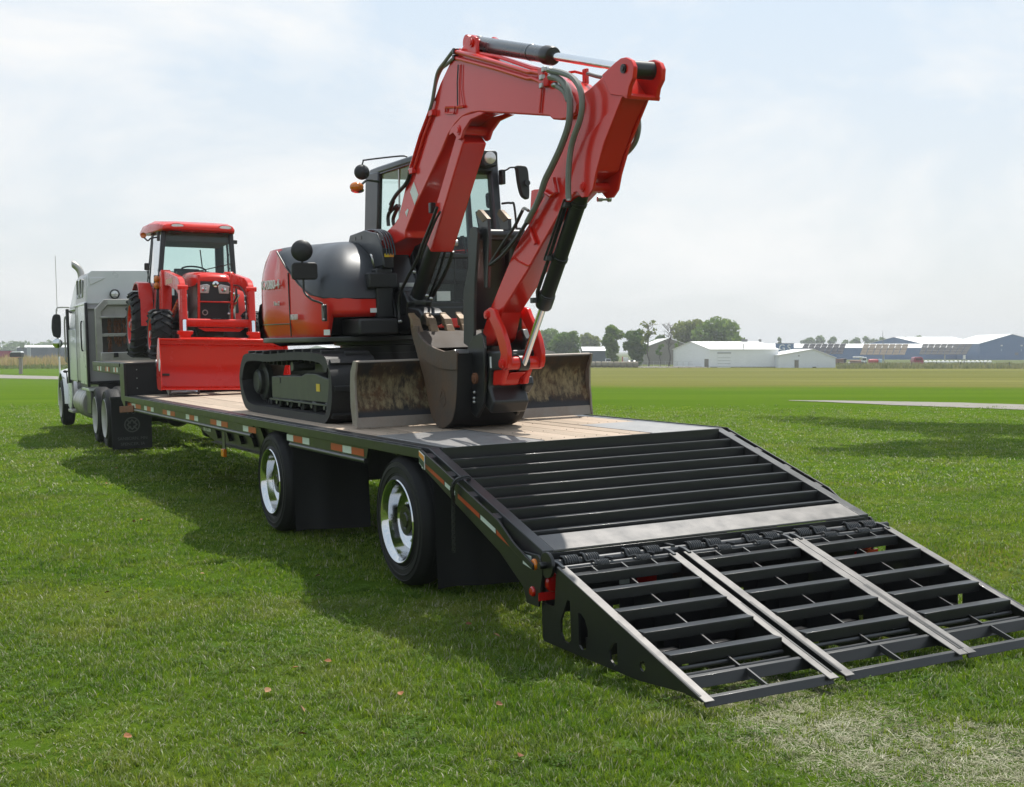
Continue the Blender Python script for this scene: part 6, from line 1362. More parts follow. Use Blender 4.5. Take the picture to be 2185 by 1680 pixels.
t, fr, w, he, hr = barn('blue_hall', 'blue building with steep gable and long white roof rising behind the warehouse', 'building', 1972, 2100, 770, 735, 719, 470, 22, M['bluewall'], M['whiteroof'], -.7)
def solar(px0t, px1t, px0b, px1b, yt, yb, depth, lab, m, nx=7, nz=4):
    b = gd((px0b+px1b)/2, depth); t = thing('solar_array', lab, 'solar array', b, WF, 'solar arrays before the blue warehouse')
    A, B_ = at(px0t, yt, depth+2.5), at(px1t, yt, depth+2.5); C_, D_ = at(px0b, yb, depth), at(px1b, yb, depth)
    nrm_ = (B_-A).cross(C_-A).normalized(); nrm_ = nrm_ if nrm_.dot(FX) < 0 else -nrm_
    for i in range(nx):
        for j in range(nz):
            def q(u, v): return A.lerp(B_, u).lerp(C_.lerp(D_, u), v)
            e = .04; u0, u1, v0, v1 = (i+e)/nx, (i+1-e)/nx, (j+e)/nz, (j+1-e)/nz; c = [q(u0,v0),q(u1,v0),q(u1,v1),q(u0,v1)]
            part('panel', G().add([p+nrm_*.02 for p in c]+[p-nrm_*.03 for p in c],[(0,1,2,3),(4,5,6,7),(0,1,5,4),(1,2,6,5),(2,3,7,6),(3,0,4,7)]), m, t, 0, 0)
    g = G()
    for v in (.1,.5,.9): g.beam(A.lerp(C_,v)-nrm_*.1, B_.lerp(D_,v)-nrm_*.1, .1, .12)
    part('panel_rails', g, M['trim'], t, 0, 0)
    mid = A.lerp(B_,.5).lerp(C_.lerp(D_,.5),.55)-nrm_*.15; part('pole', G().cyl((mid.x,mid.y,b.z-.3), mid, .14, n=8), M['steel'], t)
solar(1716,1806,1704,1798,734,756,300,'dark solar array on a pole, nearest the white shed', M['solar'])
solar(1843,1939.5,1834,1931,734.5,757.5,300,'dusty brown solar array in the middle of the three', M['solarbrown'])
solar(1969,2076,1960,2062,734,757,300,'dark grey solar array beside the wide blue gable', mat('grey_solar_panel',(.10,.10,.10),.8,.0,.12,.3,spec=.15), 8)
# tan barn, grey shed, quonset
t, fr, w, he, hr = barn('tan_barn', 'tan gabled barn standing behind thin trees', 'barn', 1383, 1475, 778, 739, 722.5, 262, 20, M['tanwall'], M['whiteroof'], gable='front', apexpx=1428, ribn=18)
addon(t, 'barn_window', w*.62, w*.72, -.06, -.004, .8, 2.0, M['wglass'])
t, fr, w, he, hr = barn('grey_shed', 'low slate grey shed with white roof between two trees', 'shed', 1244, 1314, 779, 749, 741, 245, 8, M['greywall'], M['whiteroof'], ribn=16)
t, fr, w, he, hr = barn('quonset_hut', 'brown round topped hut seen beside the bucket linkage', 'hut', 1148, 1190, 778, 760, 750, 240, 10, M['tanwall'], M['rustwall'], gable='front', apexpx=1168)
part('round_roof', G().prism([(wh(240,1150,1150+21-21*math.cos(R(a))), 1.3+1.5*math.sin(R(a))) for a in range(0,181,15)], 'y', -4, 8), M['tanwall'], t, 0, 40)
t, fr, w, he, hr = barn('white_hangar', 'pale grey shed seen under the excavator body', 'shed', 640, 742, 776, 751, 739, 235, 14, M['whitewall'], M['whiteroof'], gable='front', apexpx=676)
t, fr, w, he, hr = barn('long_grey_building', 'long low grey building with white roof line at the left edge', 'building', 36, 420, 763, 741.5, 737.3, 360, 14, M['greywall'], M['whiteroof'], 0, ribn=50)
# round bales end to end
for i in range(8):
    p0 = gd(1362.5-13.2*(i+1), 214); c = p0+Vector((0,0,.50)); L_ = wh(214,0,12.6)
    g = G().lathe(c, RX, [(.001,0),(.40,.0),(.475,.04),(.50,.12),(.505+.01*rg.normal(),L_*.5),(.50,L_-.12),(.475,L_-.04),(.40,L_),(.001,L_)], 18)
    single('round_bale', g, mat('old_straw_bale',(.21,.185,.135),.95,0,.25,2,bump=.6,bs=9) if i == 0 else bpy.data.materials['old_straw_bale'], 'weathered grey round bale, %s from the right end of the row' % NTH[i], 'bale', tuple(p0), WF, 'round bales laid end to end')
# vehicles in the far yard
def vehicle(nm, lab, cat, px, depth, boxes, yaw=0., wheels=()):
    b = gd(px, depth); t = thing(nm, lab, cat, (0,0,0), frame_at(b, yaw))
    for n_, a, m in boxes: part(n_, G().box(*a), m, t, min(.08, min(a[1]-a[0], a[3]-a[2], a[5]-a[4])*.3), 0)
    for x, y, r in wheels: part('wheel', G().cyl((x,y-.12,r),(x,y+.12,r),r,n=16), M['rubber'], t)
    return t
vehicle('pickup', 'small white pickup parked behind the row of bales', 'pickup', 1288, 232, [('body',(0,1.4,0,3.6,.35,.85),M['whiteroof']),('cab',(.45,1.35,.7,2.2,.85,1.35),M['whiteroof']),('windscreen',(.5,1.3,.66,.70,.92,1.28),M['wglass'])], 0, ((.2,.3,.3),(1.2,.3,.3)))
t = vehicle('box_truck', 'white box truck with shining headlamps behind the bales', 'truck', 1328, 228, [('box_body',(.35,1.2,1.2,4.5,.55,1.6),M['whiteroof']),('red_marker',(0.0,.2,.6,.8,0,1.75),M['brightred']),('cab',(1.0,2.2,-.2,1.2,.45,1.15),M['whiteroof']),('windscreen',(1.05,2.15,-.24,-.2,.85,1.12),M['wglass']),('bumper',(.95,2.6,-.35,-.2,.2,.45),M['tanwall'])], 0, ((1.1,.1,.3),(2.2,.1,.3)))
M['lamp_on'] = bpy.data.materials.new('lit_headlamp'); M['lamp_on'].use_nodes = True; e_ = M['lamp_on'].node_tree.nodes['Principled BSDF']; e_.inputs['Emission Color'].default_value = (1,.97,.9,1); e_.inputs['Emission Strength'].default_value = 3
for x in (1.22, 2.1): part('headlamp', G().lathe((x,-.26,.98),(0,-1,0),[(.13,0),(.12,.03),(.001,.05)],14), M['lamp_on'], t)
vehicle('box_trailer', 'white box trailer parked left of the long white barn', 'trailer', 1481, 226, [('box_body',(0,1.6,0,3,.45,1.75),M['whiteroof']),('chassis',(.05,1.55,.1,2.9,.3,.45),M['black'])], 0, ((.3,.3,.28),(1.3,.3,.28)))
vehicle('generator', 'dark upright tank beside the long white barn end', 'tank', 1500.5, 222, [('tank_body',(0,.35,0,.5,-.1,1.6),M['trim']),('tank_cap',(.05,.4,.05,.45,1.6,2.0),M['whitewall'])])
vehicle('brown_container', 'rusty brown crate beyond the corner of the white shed', 'container', 1787, 262, [('crate',(0,1.3,0,2,0,1.15),M['rustwall']),('crate_lid',(.9,1.9,.2,2.0,.3,1.25),M['black'])])
t = vehicle('rust_tanker', 'rust brown tank trailer in the weeds', 'tank', 1815, 250, [('drawbar',(-.5,.1,.3,.5,.2,.35),M['black'])]); part('tank_body', G().lathe((0,.6,.58),(1,0,0),[(.001,0),(.35,.02),(.42,.12),(.42,2.1),(.35,2.2),(.001,2.22)],16), M['rustwall'], t); part('tank_end', G().ball((-.1,.5,.45),.18,10,8), M['whiteroof'], t)
vehicle('beige_truck', 'beige and white truck between the two tank trailers', 'truck', 1825, 258, [('roof_load',(0,1.7,0,2,1.35,1.62),M['whiteroof']),('cab',(1.3,2.3,0,1.6,.35,1.5),M['whitewall']),('windscreen',(1.4,2.2,-.04,.0,.85,1.3),M['wglass']),('bumper',(1.25,2.35,-.12,-.04,.3,.5),M['trim'])], 0, ((1.5,.1,.3),(2.1,.1,.3)))
t = vehicle('red_tank', 'bright red tank on a trailer with pale blue end', 'tank', 1855, 246, [('pale_cab',(1.95,2.5,.1,1.2,.0,1.2),M['paleblue'])]); part('tank_body', G().lathe((0,.6,.78),(1,0,0),[(.001,0),(.33,.02),(.42,.14),(.42,1.6),(.33,1.8),(.001,1.82)],16), M['brightred'], t)
t = vehicle('maroon_truck', 'maroon truck cab standing in the weeds by the white bales', 'truck', 1950, 232, [('chassis',(.1,1.75,.1,3.5,.1,.4),M['black'])], 0, ((.35,.2,.36),(1.5,.2,.36)))
part('cab_shell', G().loft([[(x,y,z) for x,z in ((.05,.3),(.0,1.0),(.18,1.58),(.5,1.68),(1.3,1.68),(1.62,1.5),(1.78,.9),(1.8,.3))] for y in (0,2.0)]), M['maroon'], t, .05, 30); part('windscreen', G().box(.35,1.45,-.03,-.002,1.05,1.45), mat('dark_red_glass',(.09,.012,.02),.15), t)
for i in range(16):
    p_ = gd(1976+9.1*i, 250); r0 = .26+.03*rg.random(); single('wrapped_bale', G().ball((p_.x,p_.y,p_.z+.62), (r0*1.5,r0*1.3,r0), 10, 7), M['whiteroof'], 'white wrapped bundle, %s to the right of the maroon truck' % NTH[i], 'bundle', tuple(p_), WF, 'white bundles lying in a row beyond the weeds')
# maroon trailer, mailbox, sign at the left
t = vehicle('maroon_trailer', 'dark maroon grain trailer at the left edge beyond the weeds', 'trailer', -45, 300, [('hopper',(0,7.2,0,2.6,1.0,2.75),M['maroon']),('tarp_rail',(0,7.3,-.05,2.65,2.75,2.85),M['black']),('red_nose',(7.2,9.0,.2,2.4,.9,2.35),M['brightred']),('axle_box',(.5,8,.3,2.2,.3,1.0),M['black'])], 0, ((1,.3,.5),(2.2,.3,.5),(7.9,.3,.5)))
pm = gp(43.5, 798.5); dm = (pm-CAM).dot(FX); km = dm/FPX
mb = thing('mailbox', 'dark roadside mailbox with pale lid on a wooden post beside the gravel path', 'mailbox', (0,0,0), frame_at(pm))
ZM = lambda py: at(43.5,py,dm).z-pm.z
part('post', G().box(-3.4*km,3.4*km,0,.25,-.2,ZM(763)), mat('grey_post_wood',(.27,.235,.20),.85,0,.2,4), mb, .02)
part('brace', G().beam((-5*km,.1,ZM(764)),(2*km,.1,ZM(773)),.08,.1,(0,1,0)), M['rustwall'], mb, .01)
part('box_shell', G().loft([[(x*km,y,ZM(762)+(ZM(751.5)-ZM(762))*f) for x,f in ((-20,0),(-20.5,.6),(-17,.92),(-10,1),(0,1),(4.5,.85),(5,0))] for y in (-.35,.45)]), mat('mailbox_paint',(.022,.024,.022),.5), mb, .02)
part('box_lid', G().prism([(-19*km,ZM(752.5)),(5.2*km,ZM(752.5)),(3*km,ZM(750.2)),(-13*km,ZM(750.0))], 'y', -.4, .5), M['whitewall'], mb, .01)
for k in range(7): pass
sgn_ = thing('yard_sign', 'small pale sign board above the weeds at the left', 'sign', (0,0,0), frame_at(gd(47,200))); zz0 = gd(47,200).z
part('board', G().box(-.36,.38,0,.06,at(47,742,200).z-zz0,at(47,731.5,200).z-zz0), mat('pale_sign',(.36,.36,.32),.6), sgn_, 0); part('sign_post', G().box(-.05,.05,.06,.14,-.3,at(47,740,200).z-zz0), M['trim'], sgn_, 0)
p_ = gd(61.5,300); single('marker_drum', G().cyl((p_.x,p_.y,p_.z-.2),(p_.x,p_.y,at(61,741,300).z),.42,n=14), mat('pale_drum',(.30,.33,.35),.6), 'pale grey marker drum in the weeds left of the truck mirror', 'drum', tuple(p_), WF)
# utility mast, lamp post, fence
p_ = gd(1884,380); t = thing('radio_mast', 'thin dark lattice mast above the brown solar array', 'mast', p_, WF); part('mast_pole', G().tube([p_,(p_.x,p_.y,at(1884,722,380).z),(p_.x-.2,p_.y,at(1883,706,380).z)], [.16,.10,.05], 6), M['trim'], t); part('mast_stub', G().beam((p_.x-.3,p_.y,at(1884,722,380).z),(p_.x+.3,p_.y,at(1884,722,380).z),.06,.06), M['trim'], t)
p_ = gd(dx(z2,1210),206); t = thing('yard_post', 'post with a white fitting standing in the weeds before the blue gable', 'post', p_, WF); part('post_shaft', G().cyl(p_,(p_.x,p_.y,at(2061,dy(z2,690),206).z),.06,n=8), M['trim'], t); part('post_fitting', G().box(p_.x-.14,p_.x+.14,p_.y-.14,p_.y+.14,at(2061,dy(z2,690),206).z,at(2061,dy(z2,622),206).z), M['whiteroof'], t)
fn = thing('wire_fence', 'low wire fence along the far yard from the bales to the long white barn', 'fence', gd(1362,219), WF)
pts = [gd(1345+12.5*i,219) for i in range(13)]
for q in pts: part('fence_post', G().cyl(q,q+Vector((0,0,.95)),.03,n=6), M['steel'], fn)
for h_ in (.93,.5): part('fence_wire', G().tube([q+Vector((0,0,h_)) for q in pts], .012, 5), M['steel'], fn)
fn = thing('wire_fence', 'low wire fence with dark posts running through the weeds at the right', 'fence', gd(1815,207), WF)
pts = [gd(1790+52*i,207) for i in range(9)]
for q in pts: part('fence_post', G().cyl(q,q+Vector((0,0,1.0)),.06,n=6), M['black'], fn)
for h_ in (.9,.5): part('fence_wire', G().tube([q+Vector((0,0,h_)) for q in pts], .012, 5), M['steel'], fn)
g = G()
for i in range(150):
    p_ = gd(rg.uniform(1360,1506), rg.uniform(211,219)); g.ball((p_.x,p_.y,p_.z+.03), (rg.uniform(.15,.5),rg.uniform(.2,.5),rg.uniform(.05,.16)), 6, 4)
tag(link('rubble_strip', build('rubble_strip', g, M['gravel'])), kind='stuff')
# trees
tree(1308,236,697,772,24,'tall rounded tree with sky gaps right of the grey shed roof',M['leafA'],2000,.26,14,.10)
tree(1358,230,706,772,25,'bushy dark tree between the box truck and the tan barn',M['leafB'],2000,.26,13,.06)
tree(1210,250,711,775,35,'broad dark tree left of the grey shed',M['leafB'],2400,.28,14,.08)
tree(1168,330,706,770,34,'pale hazy tree farthest left behind the linkage',M['leafA'],1500,.40,11,.1)
tree(1262,345,715,770,28,'low yellowish tree peeping over the grey shed',M['leafC'],1200,.40,10,.1)
tree(1478,290,688,772,46,'big wide tree behind the tan barn, left half of the grove',M['leafC'],3600,.34,18,.10)
tree(1532,284,683,772,50,'big dark tree rising over the left end of the white barn',M['leafA'],3600,.34,18,.10,lop=.1)
tree(1570,300,708,772,22,'small rounded tree stepping down behind the white barn roof',M['leafA'],1200,.34,9,.1)
tree(1405,320,716,772,22,'low round tree behind the ridge of the tan barn',M['leafB'],900,.36,8,.1)
bare(1384,226,690,778,16,'half dead tree with a sparse green crown left of the tan barn',170,M['leafC'],16)
bare(1427,224,689,778,15,'leafless tree standing in front of the tan barn ridge',0,None,18)
bare(1408,225,735,778,7,'thin sapling at the left of the tan barn wall',40,M['leafB'],8)
bare(1448,225,730,778,8,'thin leafy sapling at the right of the tan barn wall',60,M['leafA'],8)
bare(1470,225,732,778,8,'thin leafy sapling at the right corner of the tan barn',80,M['leafB'],8)
tree(1666,520,719,745,8,'small far tree above the barn roof end',M['leafB'],260,.45,5,.1,'trees on the far horizon')
ORDX = sorted([1728,1752,1776,1803,1822,1852,1878,1905,1928,1952,1716])
for i,(px,yt,hw) in enumerate([(1728,724,17),(1752,719.5,16),(1776,721,13),(1803,727,9),(1822,724,15),(1852,720,16),(1878,723,15),(1905,726,13),(1928,722,14),(1952,719,16),(1716,728,9)]):
    tree(px, 620, yt, 748, hw, 'far hazy tree above the solar arrays, %s of its line from the left' % NTH[ORDX.index(px)], M['leafB'], 420, .75, 7, .05, 'trees on the far horizon')
ft = thing('far_treeline', 'hazy line of trees', 'trees', gd(200,700)); cs, rs = [], []
for i in range(70):
    b_ = gd(-60+8*i+rg.uniform(-4,4), 700+rg.uniform(-20,20)); r_ = rg.uniform(1.6,3.6); cs.append((b_.x,b_.y,b_.z+r_*1.3)); rs.append((r_*1.4,r_*1.4,r_*1.25))
o_ = leaves(cs, rs, 5200, .9, 'far_treeline', M['leafB'], ft); o_.parent = None; o_.location = ORG[ft]; bpy.data.objects.remove(ft); o_.name = 'far_treeline'; o_['kind'] = 'stuff'
# weeds
def weeds(nm, px0, px1, d0, d1, h0, h1, n, mats, wd=.05):
    me_v, me_f = [], []
    k = n; px = rg.uniform(px0, px1, k); dd = rg.uniform(d0, d1, k); V = []
    g = G()
    for a, d in zip(px.tolist(), dd.tolist()):
        p = gd(a, d); H = random.uniform(h0, h1)*(.7+.6*noise.noise((a*.03, d*.2, 0))+.2); w = wd*random.uniform(.6,1.6)
        le = RX*random.gauss(0,1)*.18*H+FX*random.gauss(0,1)*.1*H; s_ = (RX*math.cos(a*9)+FX*math.sin(a*9))*w
        g.add([p-s_, p+s_, p+s_*.8+le*.4+Vector((0,0,H*.6)), p-s_*.8+le*.4+Vector((0,0,H*.6)), p+le+Vector((0,0,H))], [(0,1,2,3),(3,2,4)])
    o = bpy.data.objects.new(nm, bpy.data.meshes.new(nm)); COL.objects.link(o); o.data.from_pydata(g.v, [], g.f); o.data.materials.append(mats); o['kind'] = 'stuff'; return o
M['weedR'] = leafmat('weeds_grey_green', (.15,.175,.065), (.27,.26,.115), .5)
M['weedL'] = leafmat('weeds_dry_pink', (.46,.31,.15), (.34,.30,.09), .5)
M['weedG'] = leafmat('weeds_green', (.14,.18,.04), (.21,.235,.06), .5)
weeds('weeds', 1786, 2330, 199, 224, .5, .95, 5200, M['weedR'], .09)
dl = (gp(60,786)-CAM).dot(FX)
weeds('dry_weeds', -260, 330, dl*1.0, dl*1.28, 1.1, 2.1, 7000, M['weedL'], .08)
weeds('weeds', -260, 330, dl*.965, dl*1.02, .3, .8, 3200, M['weedG'], .09)
for px, pyy in ((1020,705),(650,690)):
    p_ = gd(dx(zl,px), dl*1.02); 

# tall shade tree just outside the frame, its crown reaching above the picture
tb = gp(2900,905); st_ = thing('shade_tree', 'tall broad tree at the right whose shade falls on the lawn', 'tree', tb, WF)
g = G(); fork = tb+Vector((0,0,12)); limb(g, tb, fork, .38, .26, 6); cs, rs = [], []
for (px,py),h_,r_ in [((1690,893),15.5,.9),((1780,900),15.2,1.2),((1880,908),14.6,1.4),((1990,912),14.4,1.7),((2100,915),14.2,1.9),((1860,965),15.2,1.0),((1990,962),14.8,1.5),((2110,958),14.4,1.9),((2230,930),14.0,2.2),((2330,960),13.6,2.3)]:
    q = gp(px,py); c = q+Vector((SUNV.x,SUNV.y,SUNV.z))*(h_/SUNV.z); v = c-CAM; pyy = 840-FPX*(v.dot(Ud)-r_)/v.dot(Fd); 
    if pyy > -25 and 0 < 1092+FPX*v.dot(Rd)/v.dot(Fd) < 2185: c = c+SUNV*((pyy+30)/FPX*v.dot(Fd)/ (SUNV.z-.25))
    cs.append(tuple(c)); rs.append((r_*1.15,r_*1.0,r_*.6)); limb(g, tb+Vector((0,0,random.uniform(11.4,12))), c, .13, .03, 5)
part('trunk', g, M['bark'], st_, 0, 60); leaves(cs, rs, 5200, .17, 'crown', M['leafA'], st_)
# ------------------------------------------------------------------ summer haze
hb = G().box(-900, 1100, -300, 1500, -9, 24)
hm = bpy.data.materials.new('haze_air'); hm.use_nodes = True; t = hm.node_tree; t.nodes.clear()
vo = N(t, 'ShaderNodeVolumePrincipled'); vo.inputs['Color'].default_value = (.93,.96,1,1); vo.inputs['Density'].default_value = .00055; vo.inputs['Anisotropy'].default_value = .45
ho = N(t, 'ShaderNodeOutputMaterial'); t.links.new(vo.outputs[0], ho.inputs['Volume'])
tag(link('haze', build('haze', hb, hm, (0,0,0), 0)), kind='stuff')
# ------------------------------------------------------------------ lawn: grass tufts, clover, dry clippings, fallen leaves
def grassmat(name, c0, c1, c2, trans=.45):
    m = bpy.data.materials.new(name); m.use_nodes = True; t = m.node_tree; t.nodes.clear(); l = t.links.new
    o = N(t, 'ShaderNodeOutputMaterial'); d = N(t, 'ShaderNodeBsdfPrincipled'); d.inputs['Roughness'].default_value = .42; d.inputs['Specular IOR Level'].default_value = .28
    tr_ = N(t, 'ShaderNodeBsdfTranslucent'); mi = N(t, 'ShaderNodeMixShader'); mi.inputs[0].default_value = trans
    oi = N(t, 'ShaderNodeObjectInfo'); rp = N(t, 'ShaderNodeValToRGB'); e = rp.color_ramp.elements
    e[0].position = 0; e[0].color = (*c0,1); e[1].position = .93; e[1].color = (*c1,1); q = e.new(1.); q.color = (*c2,1)
    g_ = N(t, 'ShaderNodeNewGeometry'); n = N(t, 'ShaderNodeTexNoise'); n.inputs['Scale'].default_value = .55; n.inputs['Detail'].default_value = 5; l(g_.outputs['Position'], n.inputs['Vector'])
    ad = N(t, 'ShaderNodeMath', operation='MULTIPLY_ADD'); l(n.outputs['Fac'], ad.inputs[0]); ad.inputs[1].default_value = 1.3; 
    sb = N(t, 'ShaderNodeMath', operation='MULTIPLY_ADD'); l(oi.outputs['Random'], sb.inputs[0]); sb.inputs[1].default_value = .62; sb.inputs[2].default_value = -.46; l(sb.outputs[0], ad.inputs[2])
    l(ad.outputs[0], rp.inputs['Fac'])
    n5 = N(t, 'ShaderNodeTexNoise'); n5.inputs['Scale'].default_value = 1.05; n5.inputs['Detail'].default_value = 6; n5.inputs['Roughness'].default_value = .65; l(g_.outputs['Position'], n5.inputs['Vector'])
    m5 = N(t, 'ShaderNodeMapRange'); m5.inputs['From Min'].default_value = .50; m5.inputs['From Max'].default_value = .72; m5.inputs['To Max'].default_value = .6; l(n5.outputs['Fac'], m5.inputs['Value'])
    x5 = N(t, 'ShaderNodeMix', data_type='RGBA'); l(m5.outputs[0], x5.inputs[0]); l(rp.outputs[0], x5.inputs[6]); x5.inputs[7].default_value = (*c2, 1)
    l(x5.outputs[2], d.inputs['Base Color'])
    hs = N(t, 'ShaderNodeHueSaturation'); hs.inputs['Value'].default_value = 1.5; hs.inputs['Saturation'].default_value = 1.1; l(x5.outputs[2], hs.inputs['Color']); l(hs.outputs[0], tr_.inputs[0])
    l(d.outputs[0], mi.inputs[1]); l(tr_.outputs[0], mi.inputs[2]); l(mi.outputs[0], o.inputs['Surface']); return m
M['grass'] = grassmat('grass_blades', (.060,.128,.013), (.185,.250,.033), (.23,.225,.065))
M['straw'] = grassmat('dry_clippings', (.22,.22,.12), (.42,.40,.27), (.48,.46,.35), .3)
M['clover'] = grassmat('clover_leaves', (.050,.110,.012), (.105,.175,.022), (.13,.19,.03), .35); M['clover'].node_tree.nodes['Principled BSDF'].inputs['Specular IOR Level'].default_value = .12; M['clover'].node_tree.nodes['Principled BSDF'].inputs['Roughness'].default_value = .6
def tuft(name, nb, hmin, hmax, spread, w, m, lay=.5, segs=3):
    V, F, mi = [], [], []
    for i in range(nb):
        a = random.uniform(0,2*math.pi); r = spread*math.sqrt(random.random()); x, y = r*math.cos(a), r*math.sin(a); H = random.uniform(hmin,hmax)
        b_ = random.uniform(0,2*math.pi); dx_, dy_ = math.cos(b_), math.sin(b_); ln = H*random.uniform(.1,1)*lay; ww = w*random.uniform(.7,1.3); sx__, sy__ = -dy_*ww/2, dx_*ww/2; o = len(V)
        for k in range(segs):
            f = k/segs; q = 1-f*.55; px_, py_, pz_ = x+dx_*ln*f*f, y+dy_*ln*f*f, H*(f-.25*lay*f*f)
            V += [(px_-sx__*q,py_-sy__*q,pz_),(px_+sx__*q,py_+sy__*q,pz_)]
        V.append((x+dx_*ln,y+dy_*ln,H*(1-.25*lay)))
        for k in range(segs-1): F.append((o+2*k,o+2*k+1,o+2*k+3,o+2*k+2))
        F.append((o+2*segs-2,o+2*segs-1,o+2*segs)); mi += [1 if random.random() < .14 else 0]*segs
    me = bpy.data.meshes.new(name); me.from_pydata(V,[],F); me.materials.append(m); me.materials.append(M['straw']); me.polygons.foreach_set('material_index', mi); me.shade_smooth(); return me
def clovers(name, n, m):
    V, F = [], []
    for i in range(n):
        x, y, z = random.gauss(0,.035), random.gauss(0,.035), random.uniform(.018,.040)
        for k in range(3):
            a = 2*math.pi*k/3+i; o = len(V); c, s_ = math.cos(a), math.sin(a); r = random.uniform(.009,.014)
            for u, v in ((0,0),(.7,.45),(1.15,.3),(1.15,-.3),(.7,-.45)): V.append((x+r*(u*c-v*s_), y+r*(u*s_+v*c), z+r*.25*abs(v)+r*.2*u))
            F.append((o,o+1,o+2,o+3,o+4))
    me = bpy.data.meshes.new(name); me.from_pydata(V,[],F); me.materials.append(m); return me
def scatter(name, meshes, pts, scl, hgt):
    """One object that sets tufts at the listed points."""
    lib = bpy.data.collections.new(name+'_tufts')
    for i, me in enumerate(meshes): lib.objects.link(bpy.data.objects.new('%s_%02d' % (name, i), me))
    n = len(pts); me = bpy.data.meshes.new(name); me.vertices.add(n); me.vertices.foreach_set('co', np.asarray(pts, np.float32).ravel())
    rot = np.stack([rg.normal(0,.14,n), rg.normal(0,.14,n), rg.uniform(0,6.283,n)], 1).astype(np.float32)
    me.attributes.new('rot','FLOAT_VECTOR','POINT').data.foreach_set('vector', rot.ravel())
    sc = np.stack([scl, scl, scl*hgt], 1).astype(np.float32); me.attributes.new('scl','FLOAT_VECTOR','POINT').data.foreach_set('vector', sc.ravel())
    me.attributes.new('idx','INT','POINT').data.foreach_set('value', rg.integers(0,len(meshes),n).astype(np.int32))
    o = bpy.data.objects.new(name, me); COL.objects.link(o); o['kind'] = 'stuff'
    ng = bpy.data.node_groups.new(name+'_nodes','GeometryNodeTree'); ng.interface.new_socket('Geometry', in_out='INPUT', socket_type='NodeSocketGeometry'); ng.interface.new_socket('Geometry', in_out='OUTPUT', socket_type='NodeSocketGeometry')
    a = ng.nodes.new('NodeGroupInput'); z = ng.nodes.new('NodeGroupOutput'); ip = ng.nodes.new('GeometryNodeInstanceOnPoints'); ci = ng.nodes.new('GeometryNodeCollectionInfo')
    ci.inputs['Collection'].default_value = lib; ci.inputs['Separate Children'].default_value = True; ci.inputs['Reset Children'].default_value = True
    def at_(nm, ty): q = ng.nodes.new('GeometryNodeInputNamedAttribute'); q.data_type = ty; q.inputs['Name'].default_value = nm; return q
    r_, s_, i_ = at_('rot','FLOAT_VECTOR'), at_('scl','FLOAT_VECTOR'), at_('idx','INT'); l = ng.links.new
    l(a.outputs[0], ip.inputs['Points']); l(ci.outputs[0], ip.inputs['Instance']); ip.inputs['Pick Instance'].default_value = True
    l(i_.outputs['Attribute'], ip.inputs['Instance Index']); l(r_.outputs['Attribute'], ip.inputs['Rotation']); l(s_.outputs['Attribute'], ip.inputs['Scale']); l(ip.outputs[0], z.inputs[0])
    md = o.modifiers.new('tufts','NODES'); md.node_group = ng; return o
def spots(d0, d1, dens, lat=1.15):
    """Random lawn points in the wedge in front of the camera, denser than seen so a step aside stays covered."""
    n = int(dens*(d1*d1-d0*d0)*.5*.80*lat); d = np.sqrt(rg.uniform(d0*d0, d1*d1, n)); s_ = rg.uniform(-.5,.5,n)*(.80*d*lat+1.6)
    x = CAM.x+FX.x*d+RX.x*s_; y = CAM.y+FX.y*d+RX.y*s_; return x, y, d
tyres = [(-.0,.6,.531,.26),(-.0,.6,3.646,.26),(2.0,2.6,.531,.26),(2.0,2.6,3.646,.26)]
SP = gp(1790,1560); SP2 = gp(2140,1640); SP3 = gp(1640,1490)
def strawness(x, y):
    def g_(p, r): return np.exp(-(((x-p.x)**2+(y-p.y)**2)/r**2))
    b = np.maximum(np.maximum(g_(SP,.50), g_(SP2,.62)*1.0), g_(SP3,.38)*.9)
    nn = np.array([noise.noise((a*2.1,c*2.1,3.)) for a, c in zip(x,y)]); return np.clip(b*1.9+nn*.5-.22, 0, 1)
def ground_pts(x, y): return np.array([(a,c,tz(a,c)-.004) for a, c in zip(x,y)])
def free(x, y):
    k = np.ones(len(x), bool)
    for a,c,yy,r in tyres: k &= ~((x > a)&(x < c)&(np.abs(y-yy) < r*.55))
    return k
T1 = [tuft('tuft', 20, .020, .062, .050, .0046, M['grass'], .9) for _ in range(6)]
T2 = [tuft('tuft_far', 14, .025, .055, .085, .0095, M['grass'], .9, 2) for _ in range(5)]
T3 = [tuft('tuft_dry', 22, .010, .050, .055, .0042, M['straw'], 2.0) for _ in range(5)]
TC = [clovers('clover', 12, M['clover']) for _ in range(4)]
def rnd(n, a, c): return rg.uniform(a, c, n)
def patch(x, y, sc, sd=0.): return np.array([noise.noise((a*sc,c*sc,sd)) for a,c in zip(x,y)])
x, y, d = spots(3.4, 9.0, 620); sw = strawness(x,y); k = free(x,y)&(rg.random(len(x)) > sw*.82); x,y,d = x[k],y[k],d[k]; pn = patch(x,y,.8)
scatter('grass', T1, ground_pts(x,y), rnd(len(x),.75,1.25), (.85+.55*pn)*rnd(len(x),.7,1.35))
x, y, d = spots(9.0, 15.5, 230); k = free(x,y); x,y,d = x[k],y[k],d[k]; pn = patch(x,y,.8)
scatter('grass', T2, ground_pts(x,y), rnd(len(x),.8,1.2)*.9, (.85+.5*pn)*rnd(len(x),.7,1.3))
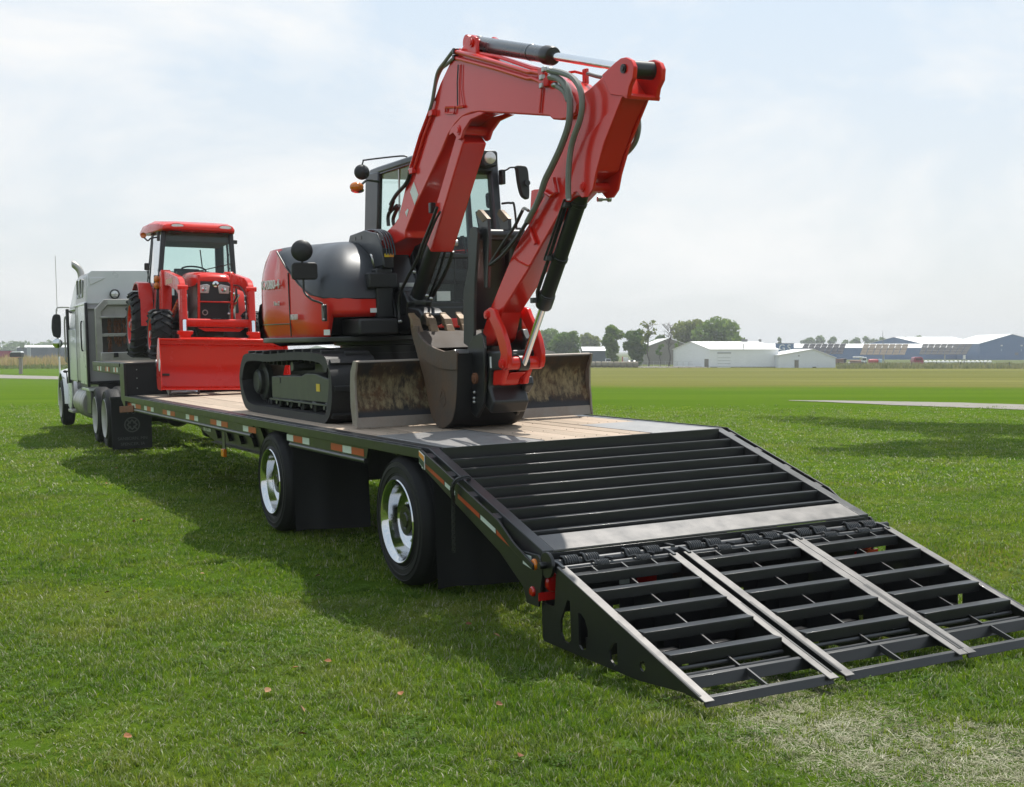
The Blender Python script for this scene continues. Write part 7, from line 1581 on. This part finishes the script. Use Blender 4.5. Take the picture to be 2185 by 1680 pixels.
x, y, d = spots(15.5, 40, 62); k = free(x,y)&(rg.random(len(x)) < np.clip((40-d)/18,0,1)); x,y,d = x[k],y[k],d[k]; pn = patch(x,y,.8)
scatter('grass', T2, ground_pts(x,y), rnd(len(x),1.3,2.0), (.55+.3*pn)*rnd(len(x),.7,1.3))
x, y, d = spots(3.4, 7.6, 2000); sw = strawness(x,y); k = rg.random(len(x)) < sw*.95; x,y,d = x[k],y[k],d[k]
scatter('dry_grass_clippings', T3, ground_pts(x,y), rnd(len(x),.6,1.05), rnd(len(x),.22,.55))
x, y, d = spots(3.4, 11, 60); pn = patch(x,y,1.6,5.); k = pn+rg.normal(0,.22,len(x)) > .10; x,y = x[k],y[k]
scatter('clover', TC, ground_pts(x,y), rnd(len(x),.6,1.2), np.ones(len(x)))
# dry leaves lying on the lawn
lm = [mat('dry_leaf_%s' % n_, c, .7, 0, .25, 20) for n_, c in (('brown',(.15,.055,.018)),('orange',(.26,.10,.03)),('pale',(.30,.16,.07)))]
def leafmesh(m, s_):
    V = [(0,-.5,0),(.28,-.25,.10),(.36,.05,.16),(.2,.35,.10),(0,.55,.02),(-.2,.35,.12),(-.36,.05,.14),(-.28,-.25,.08),(0,0,.0)]
    me = bpy.data.meshes.new('leaf'); me.from_pydata([(a*s_,b*s_,c*s_) for a,b,c in V],[],[(8,i,(i+1)%8) for i in range(8)]); me.materials.append(m); return me
for i,(px,py) in enumerate([(678,1240),(630,1440),(571,1490),(647,1585),(272,1590),(645,1530),(291,1213),(302,1117),(286,1121),(318,1120),(248,1005),(227,1038),(1110,1632),(700,1426),(432,1235),(229,1276),(300,1290),(465,1252),(1065,1520),(855,1497),(1060,1370),(1000,1345),(1790,1000),(1690,1010),(1880,1005),(1930,1010),(1610,930),(1770,1100),(1835,1160)]):
    p_ = gp(px,py); s_ = rg.uniform(.03,.05); o = link('fallen_leaf', leafmesh(lm[i%3], s_), None, p_+Vector((0,0,.04))); o.rotation_euler = (rg.normal()*.5,rg.normal()*.5,rg.uniform(0,6))
    tag(o, 'curled dry brown leaf lying loose on the mown grass', 'leaf', 'dry leaves scattered on the lawn')
